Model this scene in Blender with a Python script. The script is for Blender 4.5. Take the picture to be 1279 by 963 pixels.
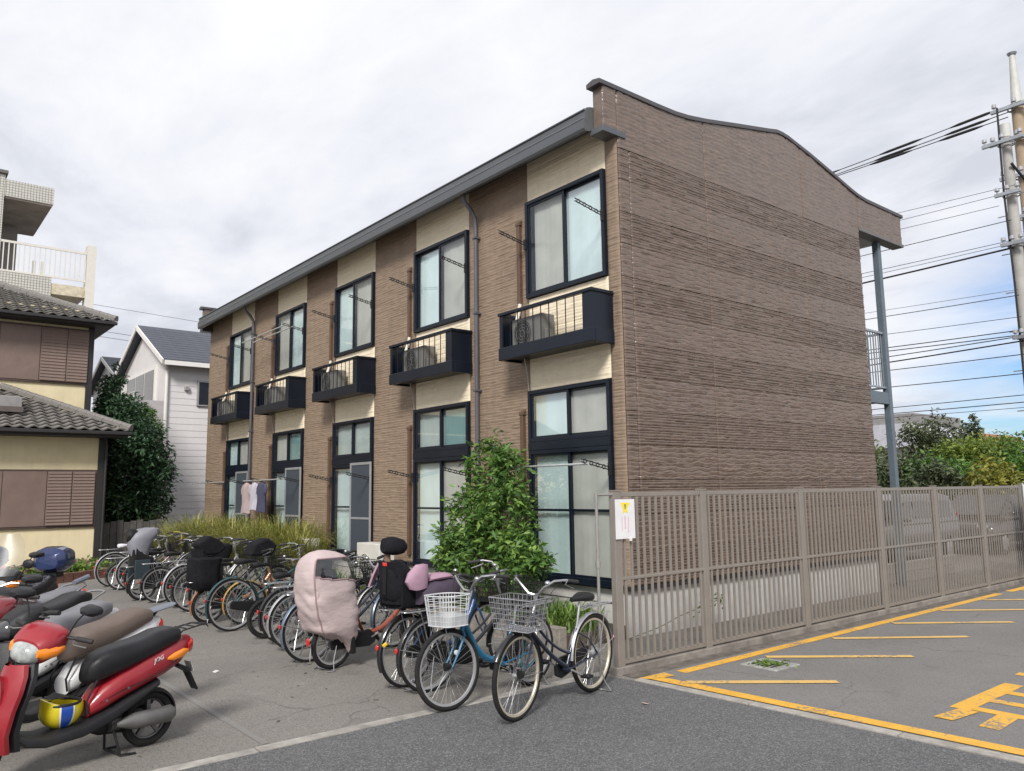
import bpy, math, random
import numpy as np
from mathutils import Vector, Matrix
PI = math.pi
R_ = math.radians
for o in list(bpy.data.objects):
    bpy.data.objects.remove(o, do_unlink=True)
SC = bpy.context.scene
COL = SC.collection

# ------------------------------------------------------------------ camera
cam_d = bpy.data.cameras.new('camera')
cam = bpy.data.objects.new('camera', cam_d)
COL.objects.link(cam)
cam_d.sensor_fit = 'HORIZONTAL'
cam_d.sensor_width = 36.0
cam_d.lens = 982.0 / 1279.0 * 36.0
cam_d.clip_start = 0.05
cam_d.clip_end = 3000
YAW, PITCH, ROLL = R_(39.218), R_(7.641), R_(-0.80)
_f = Vector((math.sin(YAW) * math.cos(PITCH), math.cos(YAW) * math.cos(PITCH), math.sin(PITCH)))
_r = Vector((math.cos(YAW), -math.sin(YAW), 0))
_u = _r.cross(_f)
_r2 = _r * math.cos(ROLL) + _u * math.sin(ROLL)
_u2 = -_r * math.sin(ROLL) + _u * math.cos(ROLL)
M = Matrix((_r2, _u2, -_f)).transposed().to_4x4()
M.translation = Vector((0, 0, 1.83))
cam.matrix_world = M
SC.camera = cam

# ------------------------------------------------------------------ sky
SUN_DIR = Vector((-0.56, -0.50, 0.62)).normalized()      # towards the sun
sun_el = math.asin(SUN_DIR.z)
sun_az = math.atan2(SUN_DIR.x, SUN_DIR.y)
world = bpy.data.worlds.new('World')
SC.world = world
world.use_nodes = True
nt = world.node_tree
for n in list(nt.nodes):
    nt.nodes.remove(n)
def WN(t, **kw):
    n = nt.nodes.new(t)
    for k, v in kw.items():
        setattr(n, k, v)
    return n
def WL(a, b):
    nt.links.new(a, b)
def wmath(op, a, b=None, clamp=False):
    n = WN('ShaderNodeMath', operation=op, use_clamp=clamp)
    for i, s in enumerate((a, b)):
        if s is None:
            continue
        if isinstance(s, (int, float)):
            n.inputs[i].default_value = s
        else:
            WL(s, n.inputs[i])
    return n.outputs[0]
out = WN('ShaderNodeOutputWorld')
bg = WN('ShaderNodeBackground')
bg.inputs['Strength'].default_value = 0.1
WL(bg.outputs[0], out.inputs[0])
sky = WN('ShaderNodeTexSky', sky_type='NISHITA')
sky.sun_disc = False
sky.sun_elevation = sun_el
sky.sun_rotation = sun_az
sky.air_density = 1.0
sky.dust_density = 1.0
tc = WN('ShaderNodeTexCoord')
sep = WN('ShaderNodeSeparateXYZ')
WL(tc.outputs['Generated'], sep.inputs[0])
zz = wmath('ADD', wmath('MAXIMUM', sep.outputs[2], 0.0), 0.16)
px_ = wmath('DIVIDE', sep.outputs[0], zz)
py_ = wmath('DIVIDE', sep.outputs[1], zz)
cmb = WN('ShaderNodeCombineXYZ')
WL(px_, cmb.inputs[0]); WL(py_, cmb.inputs[1])
def wnoise(scale, detail, rough, off, dist=0.0):
    mp = WN('ShaderNodeMapping')
    mp.inputs['Location'].default_value = off
    mp.inputs['Rotation'].default_value = (0, 0, 0.6)
    mp.inputs['Scale'].default_value = (1.0, 0.62, 1.0)
    WL(cmb.outputs[0], mp.inputs[0])
    n = WN('ShaderNodeTexNoise')
    n.inputs['Scale'].default_value = scale
    n.inputs['Detail'].default_value = detail
    n.inputs['Roughness'].default_value = rough
    n.inputs['Distortion'].default_value = dist
    WL(mp.outputs[0], n.inputs['Vector'])
    return n.outputs['Fac']
n_big = wnoise(0.95, 7.0, 0.58, (3.1, 1.7, 0), 0.5)
n_det = wnoise(3.4, 8.0, 0.6, (8.3, 4.2, 0), 0.3)
shade = wmath('ADD', wmath('MULTIPLY', n_big, 0.68), wmath('MULTIPLY', n_det, 0.32))
ramp = WN('ShaderNodeValToRGB')
cr = ramp.color_ramp
cr.elements[0].position = 0.38; cr.elements[0].color = (4.85, 5.05, 5.6, 1)
cr.elements[1].position = 0.60; cr.elements[1].color = (7.2, 7.25, 7.4, 1)
e = cr.elements.new(0.49); e.color = (6.2, 6.35, 6.8, 1)
WL(shade, ramp.inputs[0])
# the overcast opens low in the south-east, where blue shows through
gap_dir = Vector((0.985, 0.16, 0.085)).normalized()
dp = WN('ShaderNodeVectorMath', operation='DOT_PRODUCT')
WL(tc.outputs['Generated'], dp.inputs[0])
dp.inputs[1].default_value = gap_dir
mr = WN('ShaderNodeMapRange', interpolation_type='SMOOTHSTEP')
mr.inputs['From Min'].default_value = 0.955
mr.inputs['From Max'].default_value = 1.0
WL(dp.outputs['Value'], mr.inputs['Value'])
n_gap = wnoise(2.1, 6.0, 0.55, (1.2, 9.4, 0), 0.4)
opening = wmath('MULTIPLY', mr.outputs[0], wmath('ADD', 0.85, wmath('MULTIPLY', wmath('SUBTRACT', n_gap, 0.46), 3.0)), True)
mx = WN('ShaderNodeMix', data_type='RGBA')
WL(opening, mx.inputs['Factor'])
WL(ramp.outputs[0], mx.inputs['A'])
skm = WN('ShaderNodeMix', data_type='RGBA', blend_type='MULTIPLY')
skm.inputs['Factor'].default_value = 1.0
WL(sky.outputs[0], skm.inputs['A'])
skm.inputs['B'].default_value = (0.62, 0.80, 1.05, 1)
WL(skm.outputs['Result'], mx.inputs['B'])
WL(mx.outputs['Result'], bg.inputs['Color'])

# ------------------------------------------------------------------ sun (soft, through cloud)
sl = bpy.data.lights.new('sun', 'SUN')
sl.energy = 2.8
sl.angle = R_(14)
sl.color = (1.0, 0.965, 0.91)
so = bpy.data.objects.new('sun', sl)
COL.objects.link(so)
so.rotation_euler = SUN_DIR.to_track_quat('Z', 'Y').to_euler()

SC.view_settings.view_transform = 'Standard'
SC.view_settings.look = 'None'
SC.view_settings.exposure = 0.48
SC.view_settings.gamma = 1.0
SC.view_settings.use_curve_mapping = False
SC.render.engine = 'CYCLES'

# ------------------------------------------------------------------ helpers
class MB:
    """collects faces for ONE mesh object"""
    def __init__(s):
        s.v = []; s.f = []
    def add(s, vs, fs):
        b = len(s.v)
        s.v += [tuple(p) for p in vs]
        s.f += [tuple(i + b for i in q) for q in fs]
        return s
    def bx(s, x0, x1, y0, y1, z0, z1):
        vs = [(x0,y0,z0),(x1,y0,z0),(x1,y1,z0),(x0,y1,z0),(x0,y0,z1),(x1,y0,z1),(x1,y1,z1),(x0,y1,z1)]
        return s.add(vs, [(0,3,2,1),(4,5,6,7),(0,1,5,4),(1,2,6,5),(2,3,7,6),(3,0,4,7)])
    def bar(s, a, b, w, h, up=(0,0,1)):
        a = Vector(a); b = Vector(b); d = (b - a).normalized(); u = Vector(up)
        if abs(d.dot(u)) > 0.98: u = Vector((1,0,0))
        sd = d.cross(u).normalized(); u = sd.cross(d)
        vs = []
        for p in (a, b):
            for sx, sy in ((-1,-1),(1,-1),(1,1),(-1,1)):
                vs.append(p + sd * (sx * w / 2) + u * (sy * h / 2))
        return s.add(vs, [(0,1,2,3),(7,6,5,4),(0,4,5,1),(1,5,6,2),(2,6,7,3),(3,7,4,0)])
    def tube(s, pts, r, n=8, closed=False, caps=True):
        P = [Vector(p) for p in pts]; m = len(P)
        rs = r if isinstance(r, (list, tuple)) else [r] * m
        rings = []; prev = None
        for i, p in enumerate(P):
            if closed: t = P[(i + 1) % m] - P[i - 1]
            elif i == 0: t = P[1] - P[0]
            elif i == m - 1: t = P[-1] - P[-2]
            else: t = P[i + 1] - P[i - 1]
            if t.length < 1e-9: t = Vector((0,0,1))
            t.normalize()
            if prev is None:
                u = Vector((0,0,1)) if abs(t.z) < 0.9 else Vector((1,0,0))
                prev = t.cross(u).normalized()
            prev = (prev - t * prev.dot(t))
            if prev.length < 1e-6:
                prev = t.cross(Vector((0.3,0.5,0.8)))
            prev.normalize()
            q = t.cross(prev)
            rings.append([p + prev * (rs[i] * math.cos(2*PI*k/n)) + q * (rs[i] * math.sin(2*PI*k/n)) for k in range(n)])
        return s.loft(rings, caps and not closed, closed)
    def loft(s, rings, caps=True, closed=False):
        n = len(rings[0]); m = len(rings)
        vs = [p for rg in rings for p in rg]; fs = []
        for i in range(m if closed else m - 1):
            a = i * n; b = ((i + 1) % m) * n
            for k in range(n):
                k2 = (k + 1) % n
                fs.append((a + k, a + k2, b + k2, b + k))
        if caps:
            fs.append(tuple(range(n - 1, -1, -1)))
            fs.append(tuple((m - 1) * n + k for k in range(n)))
        return s.add(vs, fs)
    def sec(s, secs, n=14, caps=True):
        """loft along x: (x, yc, half width, z low, z high, exponent)"""
        rings = []
        for (x, yc, w, z0, z1, ex) in secs:
            rg = []
            for k in range(n):
                a = 2 * PI * k / n; c = math.cos(a); q = math.sin(a)
                rg.append((x, yc + w * math.copysign(abs(c) ** (2/ex), c), (z0+z1)/2 + (z1-z0)/2 * math.copysign(abs(q) ** (2/ex), q)))
            rings.append(rg)
        return s.loft(rings, caps)
    def ell(s, c, r, nu=14, nv=8, v0=0.0, v1=1.0):
        rings = []
        for j in range(nv + 1):
            t = PI * (v0 + (v1 - v0) * j / nv) - PI/2
            cr_ = max(math.cos(t), 1e-3)
            rings.append([(c[0]+r[0]*cr_*math.cos(2*PI*k/nu), c[1]+r[1]*cr_*math.sin(2*PI*k/nu), c[2]+r[2]*math.sin(t)) for k in range(nu)])
        return s.loft(rings, True)
    def prism(s, poly, fn, a, b):
        """poly: 2-D outline; fn(u, v, w) -> xyz; w from a to b"""
        n = len(poly)
        vs = [fn(u, v, a) for u, v in poly] + [fn(u, v, b) for u, v in poly]
        fs = [tuple(range(n - 1, -1, -1)), tuple(range(n, 2*n))]
        fs += [(k, (k+1) % n, (k+1) % n + n, k + n) for k in range(n)]
        return s.add(vs, fs)
    def ring(s, c, R, r, nu=32, n=8, axis='y', a0=0.0, a1=2*PI, sq=1.0):
        full = abs(a1 - a0 - 2*PI) < 1e-6
        m = nu if full else nu + 1
        pts = []
        for k in range(m):
            a = a0 + (a1 - a0) * k / nu
            if axis == 'y': pts.append((c[0] + R*math.cos(a), c[1], c[2] + R*math.sin(a)))
            elif axis == 'z': pts.append((c[0] + R*math.cos(a), c[1] + R*math.sin(a)*sq, c[2]))
            else: pts.append((c[0], c[1] + R*math.cos(a), c[2] + R*math.sin(a)))
        return s.tube(pts, r, n, closed=full)
    def mesh(s, name, mat, smooth=False):
        me = bpy.data.meshes.new(name)
        me.from_pydata(s.v, [], s.f)
        if smooth:
            me.shade_smooth()
            try: me.set_sharp_from_angle(angle=R_(38))
            except Exception: pass
        if mat: me.materials.append(mat)
        me.validate()
        return me
    def build(s, name, mat, parent=None, smooth=False, W=False, bevel=0.0, kind=None):
        if W and parent is not None:
            L = root_loc(parent)
            s.v = [(p[0]-L[0], p[1]-L[1], p[2]-L[2]) for p in s.v]
        me = s.mesh(name, mat, smooth)
        import bmesh
        bm = bmesh.new(); bm.from_mesh(me); bmesh.ops.recalc_face_normals(bm, faces=bm.faces); bm.to_mesh(me); bm.free()
        return link(name, me, parent, bevel, kind)
def root_loc(o):
    L = Vector(o.location)
    while o.parent is not None:
        o = o.parent; L = L + Vector(o.location)
    return L
def link(name, me, parent=None, bevel=0.0, kind=None):
    o = bpy.data.objects.new(name, me)
    COL.objects.link(o)
    o.parent = parent
    if bevel:
        b = o.modifiers.new('bevel', 'BEVEL'); b.width = bevel; b.segments = 2; b.limit_method = 'ANGLE'
    if kind: o['kind'] = kind
    return o
def tag(o, label, cat, group=None):
    o['label'] = label; o['category'] = cat
    if group: o['group'] = group
    return o
def thing(name, label, cat, loc=(0,0,0), rz=0.0, group=None, rx=0.0):
    o = bpy.data.objects.new(name, None)
    COL.objects.link(o)
    o.empty_display_size = 0.2
    o.location = loc; o.rotation_euler = (rx, 0, rz)
    return tag(o, label, cat, group)
def struct(o):
    o['kind'] = 'structure'; return o
def copy_tree(o, parent=None):
    c = o.copy(); COL.objects.link(c); c.parent = parent
    for ch in [x for x in o.children]:
        copy_tree(ch, c)
    return c
def fromarr(name, V, F, mat, smooth=True, attr=None):
    me = bpy.data.meshes.new(name)
    V = np.asarray(V, np.float32); F = np.asarray(F, np.int32)
    me.vertices.add(len(V)); me.vertices.foreach_set('co', V.ravel())
    k = F.shape[1]
    me.loops.add(F.size); me.loops.foreach_set('vertex_index', F.ravel())
    me.polygons.add(len(F))
    me.polygons.foreach_set('loop_start', np.arange(0, F.size, k, dtype=np.int32))
    me.polygons.foreach_set('loop_total', np.full(len(F), k, np.int32))
    if attr is not None:
        a = me.attributes.new('tone', 'FLOAT', 'POINT'); a.data.foreach_set('value', np.asarray(attr, np.float32))
    me.update(calc_edges=True)
    if smooth: me.shade_smooth()
    if mat: me.materials.append(mat)
    return me

# ------------------------------------------------------------------ materials
MATS = {}
def pm(name, col, rough=0.5, metal=0.0, var=0.12, scale=6.0, bump=0.0, bscale=60.0, coat=0.0, col2=None, stretch=(1,1,1), spec=0.5, detail=6.0, dirt=0.0, dirt_col=(0.06,0.05,0.04), dscale=2.2, rvar=0.1, streak=0.0):
    if name in MATS: return MATS[name]
    m = bpy.data.materials.new(name); m.use_nodes = True
    t = m.node_tree; N = t.nodes; L = t.links
    b = N['Principled BSDF']
    b.inputs['Roughness'].default_value = rough
    b.inputs['Metallic'].default_value = metal
    b.inputs['Specular IOR Level'].default_value = spec
    b.inputs['Coat Weight'].default_value = coat
    b.inputs['Coat Roughness'].default_value = 0.08
    tc = N.new('ShaderNodeTexCoord'); mp = N.new('ShaderNodeMapping')
    mp.inputs['Scale'].default_value = stretch
    L.new(tc.outputs['Object'], mp.inputs[0])
    ns = N.new('ShaderNodeTexNoise'); ns.inputs['Scale'].default_value = scale; ns.inputs['Detail'].default_value = detail; ns.inputs['Roughness'].default_value = 0.62
    L.new(mp.outputs[0], ns.inputs['Vector'])
    rp = N.new('ShaderNodeValToRGB')
    c2 = col2 or tuple(min(1.0, c * (1 + var)) for c in col)
    c1 = col if col2 else tuple(c * (1 - var) for c in col)
    rp.color_ramp.elements[0].position = 0.32; rp.color_ramp.elements[0].color = (*c1, 1)
    rp.color_ramp.elements[1].position = 0.68; rp.color_ramp.elements[1].color = (*c2, 1)
    L.new(ns.outputs['Fac'], rp.inputs[0])
    colo = rp.outputs[0]
    if dirt > 0:
        dn = N.new('ShaderNodeTexNoise'); dn.inputs['Scale'].default_value = dscale; dn.inputs['Detail'].default_value = 8; dn.inputs['Roughness'].default_value = 0.7
        L.new(tc.outputs['Object'], dn.inputs['Vector'])
        dr = N.new('ShaderNodeMapRange'); dr.inputs['From Min'].default_value = 0.48; dr.inputs['From Max'].default_value = 0.72; dr.inputs['To Max'].default_value = dirt
        L.new(dn.outputs['Fac'], dr.inputs['Value'])
        mx = N.new('ShaderNodeMix'); mx.data_type = 'RGBA'
        L.new(dr.outputs[0], mx.inputs['Factor']); L.new(colo, mx.inputs['A']); mx.inputs['B'].default_value = (*dirt_col, 1)
        colo = mx.outputs['Result']
    if streak > 0:
        sm = N.new('ShaderNodeMapping'); sm.inputs['Scale'].default_value = (5.0, 5.0, 0.22); L.new(tc.outputs['Object'], sm.inputs[0])
        sn = N.new('ShaderNodeTexNoise'); sn.inputs['Scale'].default_value = 1.6; sn.inputs['Detail'].default_value = 7; sn.inputs['Roughness'].default_value = 0.7; L.new(sm.outputs[0], sn.inputs['Vector'])
        sr = N.new('ShaderNodeMapRange'); sr.inputs['From Min'].default_value = 0.46; sr.inputs['From Max'].default_value = 0.75; sr.inputs['To Max'].default_value = streak; L.new(sn.outputs['Fac'], sr.inputs['Value'])
        sx = N.new('ShaderNodeMix'); sx.data_type = 'RGBA'; L.new(sr.outputs[0], sx.inputs['Factor']); L.new(colo, sx.inputs['A']); sx.inputs['B'].default_value = (*[c*0.45 for c in col], 1)
        colo = sx.outputs['Result']
    L.new(colo, b.inputs['Base Color'])
    if rvar:
        rr = N.new('ShaderNodeMapRange'); rr.inputs['To Min'].default_value = max(0.02, rough - rvar); rr.inputs['To Max'].default_value = min(1, rough + rvar)
        L.new(ns.outputs['Fac'], rr.inputs['Value']); L.new(rr.outputs[0], b.inputs['Roughness'])
    if bump:
        bn = N.new('ShaderNodeTexNoise'); bn.inputs['Scale'].default_value = bscale; bn.inputs['Detail'].default_value = 4
        L.new(mp.outputs[0], bn.inputs['Vector'])
        bp = N.new('ShaderNodeBump'); bp.inputs['Strength'].default_value = bump; bp.inputs['Distance'].default_value = 0.01
        L.new(bn.outputs['Fac'], bp.inputs['Height']); L.new(bp.outputs[0], b.inputs['Normal'])
    MATS[name] = m
    return m
def glassmat(name, tint=(0.8,0.88,0.88), trans=0.6, rough=0.03, gcol=(0.5,0.55,0.56)):
    """thin pane: part mirror, part see-through"""
    if name in MATS: return MATS[name]
    m = bpy.data.materials.new(name); m.use_nodes = True
    t = m.node_tree; N = t.nodes; L = t.links
    N.remove(N['Principled BSDF'])
    tr = N.new('ShaderNodeBsdfTransparent'); tr.inputs[0].default_value = (*tint, 1)
    gl = N.new('ShaderNodeBsdfGlossy'); gl.inputs['Roughness'].default_value = rough; gl.inputs[0].default_value = (0.95,0.97,1,1)
    lw = N.new('ShaderNodeLayerWeight'); lw.inputs['Blend'].default_value = 0.5
    fr = N.new('ShaderNodeMath'); fr.operation = 'POWER'; L.new(lw.outputs['Facing'], fr.inputs[0]); fr.inputs[1].default_value = 4.0
    mr = N.new('ShaderNodeMapRange'); mr.inputs['To Min'].default_value = 1 - trans; mr.inputs['To Max'].default_value = 1.0
    L.new(fr.outputs[0], mr.inputs['Value'])
    mx = N.new('ShaderNodeMixShader')
    L.new(mr.outputs[0], mx.inputs[0]); L.new(tr.outputs[0], mx.inputs[1]); L.new(gl.outputs[0], mx.inputs[2])
    L.new(mx.outputs[0], N['Material Output'].inputs[0])
    MATS[name] = m
    return m
def leafmat(name, dark, mid, light, trans=0.25, rough=0.45):
    if name in MATS: return MATS[name]
    m = bpy.data.materials.new(name); m.use_nodes = True
    t = m.node_tree; N = t.nodes; L = t.links
    b = N['Principled BSDF']; b.inputs['Roughness'].default_value = rough
    at = N.new('ShaderNodeAttribute'); at.attribute_name = 'tone'
    rp = N.new('ShaderNodeValToRGB'); r = rp.color_ramp
    r.elements[0].color = (*dark, 1); r.elements[0].position = 0.05
    r.elements[1].color = (*light, 1); r.elements[1].position = 0.95
    e = r.elements.new(0.5); e.color = (*mid, 1)
    L.new(at.outputs['Fac'], rp.inputs[0]); L.new(rp.outputs[0], b.inputs['Base Color'])
    tl = N.new('ShaderNodeBsdfTranslucent'); L.new(rp.outputs[0], tl.inputs[0])
    mx = N.new('ShaderNodeMixShader'); mx.inputs[0].default_value = trans
    L.new(b.outputs[0], mx.inputs[1]); L.new(tl.outputs[0], mx.inputs[2]); L.new(mx.outputs[0], N['Material Output'].inputs[0])
    MATS[name] = m
    return m
def asphalt(name, c1, c2, speck, scale=1.0, patch=0.5, rough=0.85, grain=95, crack=0.0, spk=0.75):
    if name in MATS: return MATS[name]
    m = bpy.data.materials.new(name); m.use_nodes = True
    t = m.node_tree; N = t.nodes; L = t.links
    b = N['Principled BSDF']; b.inputs['Roughness'].default_value = rough; b.inputs['Specular IOR Level'].default_value = 0.35
    tc = N.new('ShaderNodeTexCoord')
    def noise(sc, det=6, ro=0.6, st=None):
        n = N.new('ShaderNodeTexNoise'); n.inputs['Scale'].default_value = sc; n.inputs['Detail'].default_value = det; n.inputs['Roughness'].default_value = ro
        if st:
            mp = N.new('ShaderNodeMapping'); mp.inputs['Scale'].default_value = st; L.new(tc.outputs['Object'], mp.inputs[0]); L.new(mp.outputs[0], n.inputs['Vector'])
        else: L.new(tc.outputs['Object'], n.inputs['Vector'])
        return n.outputs['Fac']
    def mixc(f, a, c):
        x = N.new('ShaderNodeMix'); x.data_type = 'RGBA'
        if isinstance(f, float): x.inputs['Factor'].default_value = f
        else: L.new(f, x.inputs['Factor'])
        for k, s in (('A', a), ('B', c)):
            if isinstance(s, tuple): x.inputs[k].default_value = (*s, 1)
            else: L.new(s, x.inputs[k])
        return x.outputs['Result']
    def rng(s, a, b_, lo=0.0, hi=1.0):
        x = N.new('ShaderNodeMapRange'); x.inputs['From Min'].default_value = a; x.inputs['From Max'].default_value = b_; x.inputs['To Min'].default_value = lo; x.inputs['To Max'].default_value = hi
        L.new(s, x.inputs['Value']); return x.outputs[0]
    big = noise(0.55 * scale, 8, 0.65)
    base = mixc(rng(big, 0.3, 0.7), c1, c2)
    vor = N.new('ShaderNodeTexVoronoi'); vor.inputs['Scale'].default_value = grain; L.new(tc.outputs['Object'], vor.inputs['Vector'])
    sepc = N.new('ShaderNodeSeparateColor'); L.new(vor.outputs['Color'], sepc.inputs[0])
    base = mixc(rng(sepc.outputs[0], 0.55, 1.0, 0.0, spk), base, speck)
    base = mixc(rng(sepc.outputs[1], 0.7, 1.0, 0.0, 0.6), base, tuple(c * 0.35 for c in c1))
    st = noise(1.6 * scale, 9, 0.72)
    base = mixc(rng(st, 0.56, 0.75, 0.0, patch), base, tuple(c * 0.45 for c in c1))
    lt = noise(2.7 * scale, 9, 0.75, (1.0, 0.6, 1.0))
    base = mixc(rng(lt, 0.6, 0.8, 0.0, patch * 0.6), base, tuple(min(1, c * 1.7) for c in c2))
    tr = noise(0.9, 5, 0.5, (0.12, 1.0, 1.0))
    base = mixc(rng(tr, 0.52, 0.72, 0.0, 0.28), base, tuple(c * 0.6 for c in c1))
    if crack:
        wv = N.new('ShaderNodeTexNoise'); wv.inputs['Scale'].default_value = 2.5; wv.inputs['Detail'].default_value = 6; L.new(tc.outputs['Object'], wv.inputs['Vector'])
        va = N.new('ShaderNodeVectorMath'); va.operation = 'MULTIPLY_ADD'; L.new(wv.outputs['Color'], va.inputs[0]); va.inputs[1].default_value = (0.45, 0.45, 0.0); L.new(tc.outputs['Object'], va.inputs[2])
        cv = N.new('ShaderNodeTexVoronoi'); cv.feature = 'DISTANCE_TO_EDGE'; cv.inputs['Scale'].default_value = 0.42; L.new(va.outputs[0], cv.inputs['Vector'])
        cm = rng(cv.outputs['Distance'], 0.0, 0.0045, 1.0, 0.0)
        mk = rng(noise(0.35, 3, 0.5), 0.46, 0.56, 0.0, crack)
        mu = N.new('ShaderNodeMath'); mu.operation = 'MULTIPLY'; L.new(cm, mu.inputs[0]); L.new(mk, mu.inputs[1])
        base = mixc(mu.outputs[0], base, (0.03, 0.028, 0.026))
    L.new(base, b.inputs['Base Color'])
    bp = N.new('ShaderNodeBump'); bp.inputs['Strength'].default_value = 0.5; bp.inputs['Distance'].default_value = 0.006
    L.new(vor.outputs['Distance'], bp.inputs['Height']); L.new(bp.outputs[0], b.inputs['Normal'])
    MATS[name] = m
    return m

# ---- smooth random tables for stone and siding relief
_rs = np.random.RandomState(7)
_T = _rs.rand(256, 256)
def vn(u, v, s=0):
    u = np.asarray(u, float) + s * 17.31; v = np.asarray(v, float) + s * 7.77
    i = np.floor(u).astype(int); j = np.floor(v).astype(int)
    a = u - i; b = v - j
    a = a*a*(3-2*a); b = b*b*(3-2*b)
    g = lambda p, q: _T[p % 256, q % 256]
    return (g(i,j)*(1-a)+g(i+1,j)*a)*(1-b) + (g(i,j+1)*(1-a)+g(i+1,j+1)*a)*b
def hsh(i, j):
    return _T[np.asarray(i, int) % 256, np.asarray(j, int) % 256]
# ================================================================== GROUND
A_OLD = asphalt('asphalt_old', (0.172,0.160,0.146), (0.225,0.209,0.191), (0.34,0.32,0.29), 0.8, 0.75, grain=130, crack=0.45, spk=0.5)
A_ROAD = asphalt('asphalt_road', (0.080,0.079,0.082), (0.112,0.110,0.113), (0.30,0.295,0.295), 0.75, 0.35, grain=118, crack=0.3, spk=0.6)
A_LOT = asphalt('asphalt_lot', (0.160,0.154,0.148), (0.200,0.192,0.184), (0.27,0.26,0.25), 1.3, 0.40, grain=150, crack=0.35, spk=0.5)
M_CONC = pm('concrete_edge', (0.34,0.32,0.29), 0.85, var=0.2, scale=9, bump=0.4, bscale=120, dirt=0.6, dirt_col=(0.12,0.11,0.10))
M_SOIL = pm('soil', (0.075,0.058,0.042), 0.95, var=0.4, scale=14, bump=1.0, bscale=45)
M_GRAVEL = pm('gravel', (0.20,0.185,0.165), 0.9, var=0.35, scale=60, bump=1.0, bscale=90, dirt=0.5)
def paintmat(name, col, under, wear=0.5):
    m = pm(name, col, 0.7, var=0.1, scale=5, bump=0.25, bscale=150)
    t = m.node_tree; N = t.nodes; L = t.links; b = N['Principled BSDF']
    src = b.inputs['Base Color'].links[0].from_socket
    tc = N.new('ShaderNodeTexCoord')
    n1 = N.new('ShaderNodeTexNoise'); n1.inputs['Scale'].default_value = 26; n1.inputs['Detail'].default_value = 10; n1.inputs['Roughness'].default_value = 0.75
    n2 = N.new('ShaderNodeTexNoise'); n2.inputs['Scale'].default_value = 1.7; n2.inputs['Detail'].default_value = 4
    L.new(tc.outputs['Object'], n1.inputs['Vector']); L.new(tc.outputs['Object'], n2.inputs['Vector'])
    ad = N.new('ShaderNodeMath'); ad.operation = 'ADD'; L.new(n1.outputs['Fac'], ad.inputs[0])
    ml = N.new('ShaderNodeMath'); ml.operation = 'MULTIPLY'; L.new(n2.outputs['Fac'], ml.inputs[0]); ml.inputs[1].default_value = 0.5
    L.new(ml.outputs[0], ad.inputs[1])
    mr = N.new('ShaderNodeMapRange'); mr.inputs['From Min'].default_value = 1.02 - wear*0.3; mr.inputs['From Max'].default_value = 1.06 - wear*0.3; mr.inputs['To Max'].default_value = 0.85
    L.new(ad.outputs[0], mr.inputs['Value'])
    mx = N.new('ShaderNodeMix'); mx.data_type = 'RGBA'; L.new(mr.outputs[0], mx.inputs['Factor']); L.new(src, mx.inputs['A']); mx.inputs['B'].default_value = (*under, 1)
    L.new(mx.outputs['Result'], b.inputs['Base Color'])
    return m
M_YEL = paintmat('yellow_paint', (0.66,0.36,0.045), (0.17,0.16,0.15), 0.70)
M_YELW = paintmat('yellow_paint_pale', (0.62,0.40,0.13), (0.17,0.16,0.15), 0.72)
M_WHT = paintmat('white_paint_worn', (0.40,0.39,0.37), (0.17,0.16,0.15), 1.45)
def sheet(name, pts, z, mat):
    o = MB().add([(x, y, z) for x, y in pts], [tuple(range(len(pts)))]).build(name, mat)
    return struct(o)
sheet('ground', [(-400,-400),(600,-400),(600,600),(-400,600)], 0.0, A_OLD)
sheet('bicycle_yard', [(-14,5.80),(6.3,5.80),(6.3,24.5),(-14,24.5)], 0.004, A_OLD)
sheet('road', [(-25,-25),(7.4,-25),(5.86,5.42),(5.80,5.76),(-25,5.76)], 0.004, A_ROAD)
sheet('parking_lot', [(6.16,5.45),(7.9,-25),(60,-25),(60,5.45)], 0.004, A_LOT)
sheet('fence_verge', [(5.95,5.45),(30,5.45),(30,5.62),(5.95,5.62)], 0.005, pm('dirty_verge', (0.12,0.105,0.09), 0.95, var=0.4, scale=7, bump=0.6, bscale=80))
sheet('side_passage', [(6.3,5.71),(30,5.71),(30,6.86),(6.3,6.86)], 0.006, M_GRAVEL)
# flush concrete edging, laid in lengths
def edging(p0, p1, w, name):
    a = Vector((*p0, 0)); b = Vector((*p1, 0)); d = (b - a); n = max(1, round(d.length / 1.2)); d.normalize(); s = Vector((-d.y, d.x, 0)) * w / 2
    root = MB()
    par = None
    for k in range(n):
        q0 = a + (b - a) * (k / n) + d * 0.006; q1 = a + (b - a) * ((k + 1) / n) - d * 0.006
        m_ = MB(); vs = [q0 - s, q1 - s, q1 + s, q0 + s]
        z1 = 0.012 + random.uniform(-0.002, 0.002)
        m_.add([(v.x, v.y, -0.05) for v in vs] + [(v.x, v.y, z1) for v in vs], [(0,3,2,1),(4,5,6,7),(0,1,5,4),(1,2,6,5),(2,3,7,6),(3,0,4,7)])
        o = m_.build(name, M_CONC, par, bevel=0.004)
        if par is None:
            par = struct(o)
random.seed(3)
edging((-9.5, 5.80), (5.86, 5.80), 0.11, 'kerb_edging')
edging((5.92, 5.40), (6.42, -3.2), 0.10, 'kerb_edging')
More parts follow.
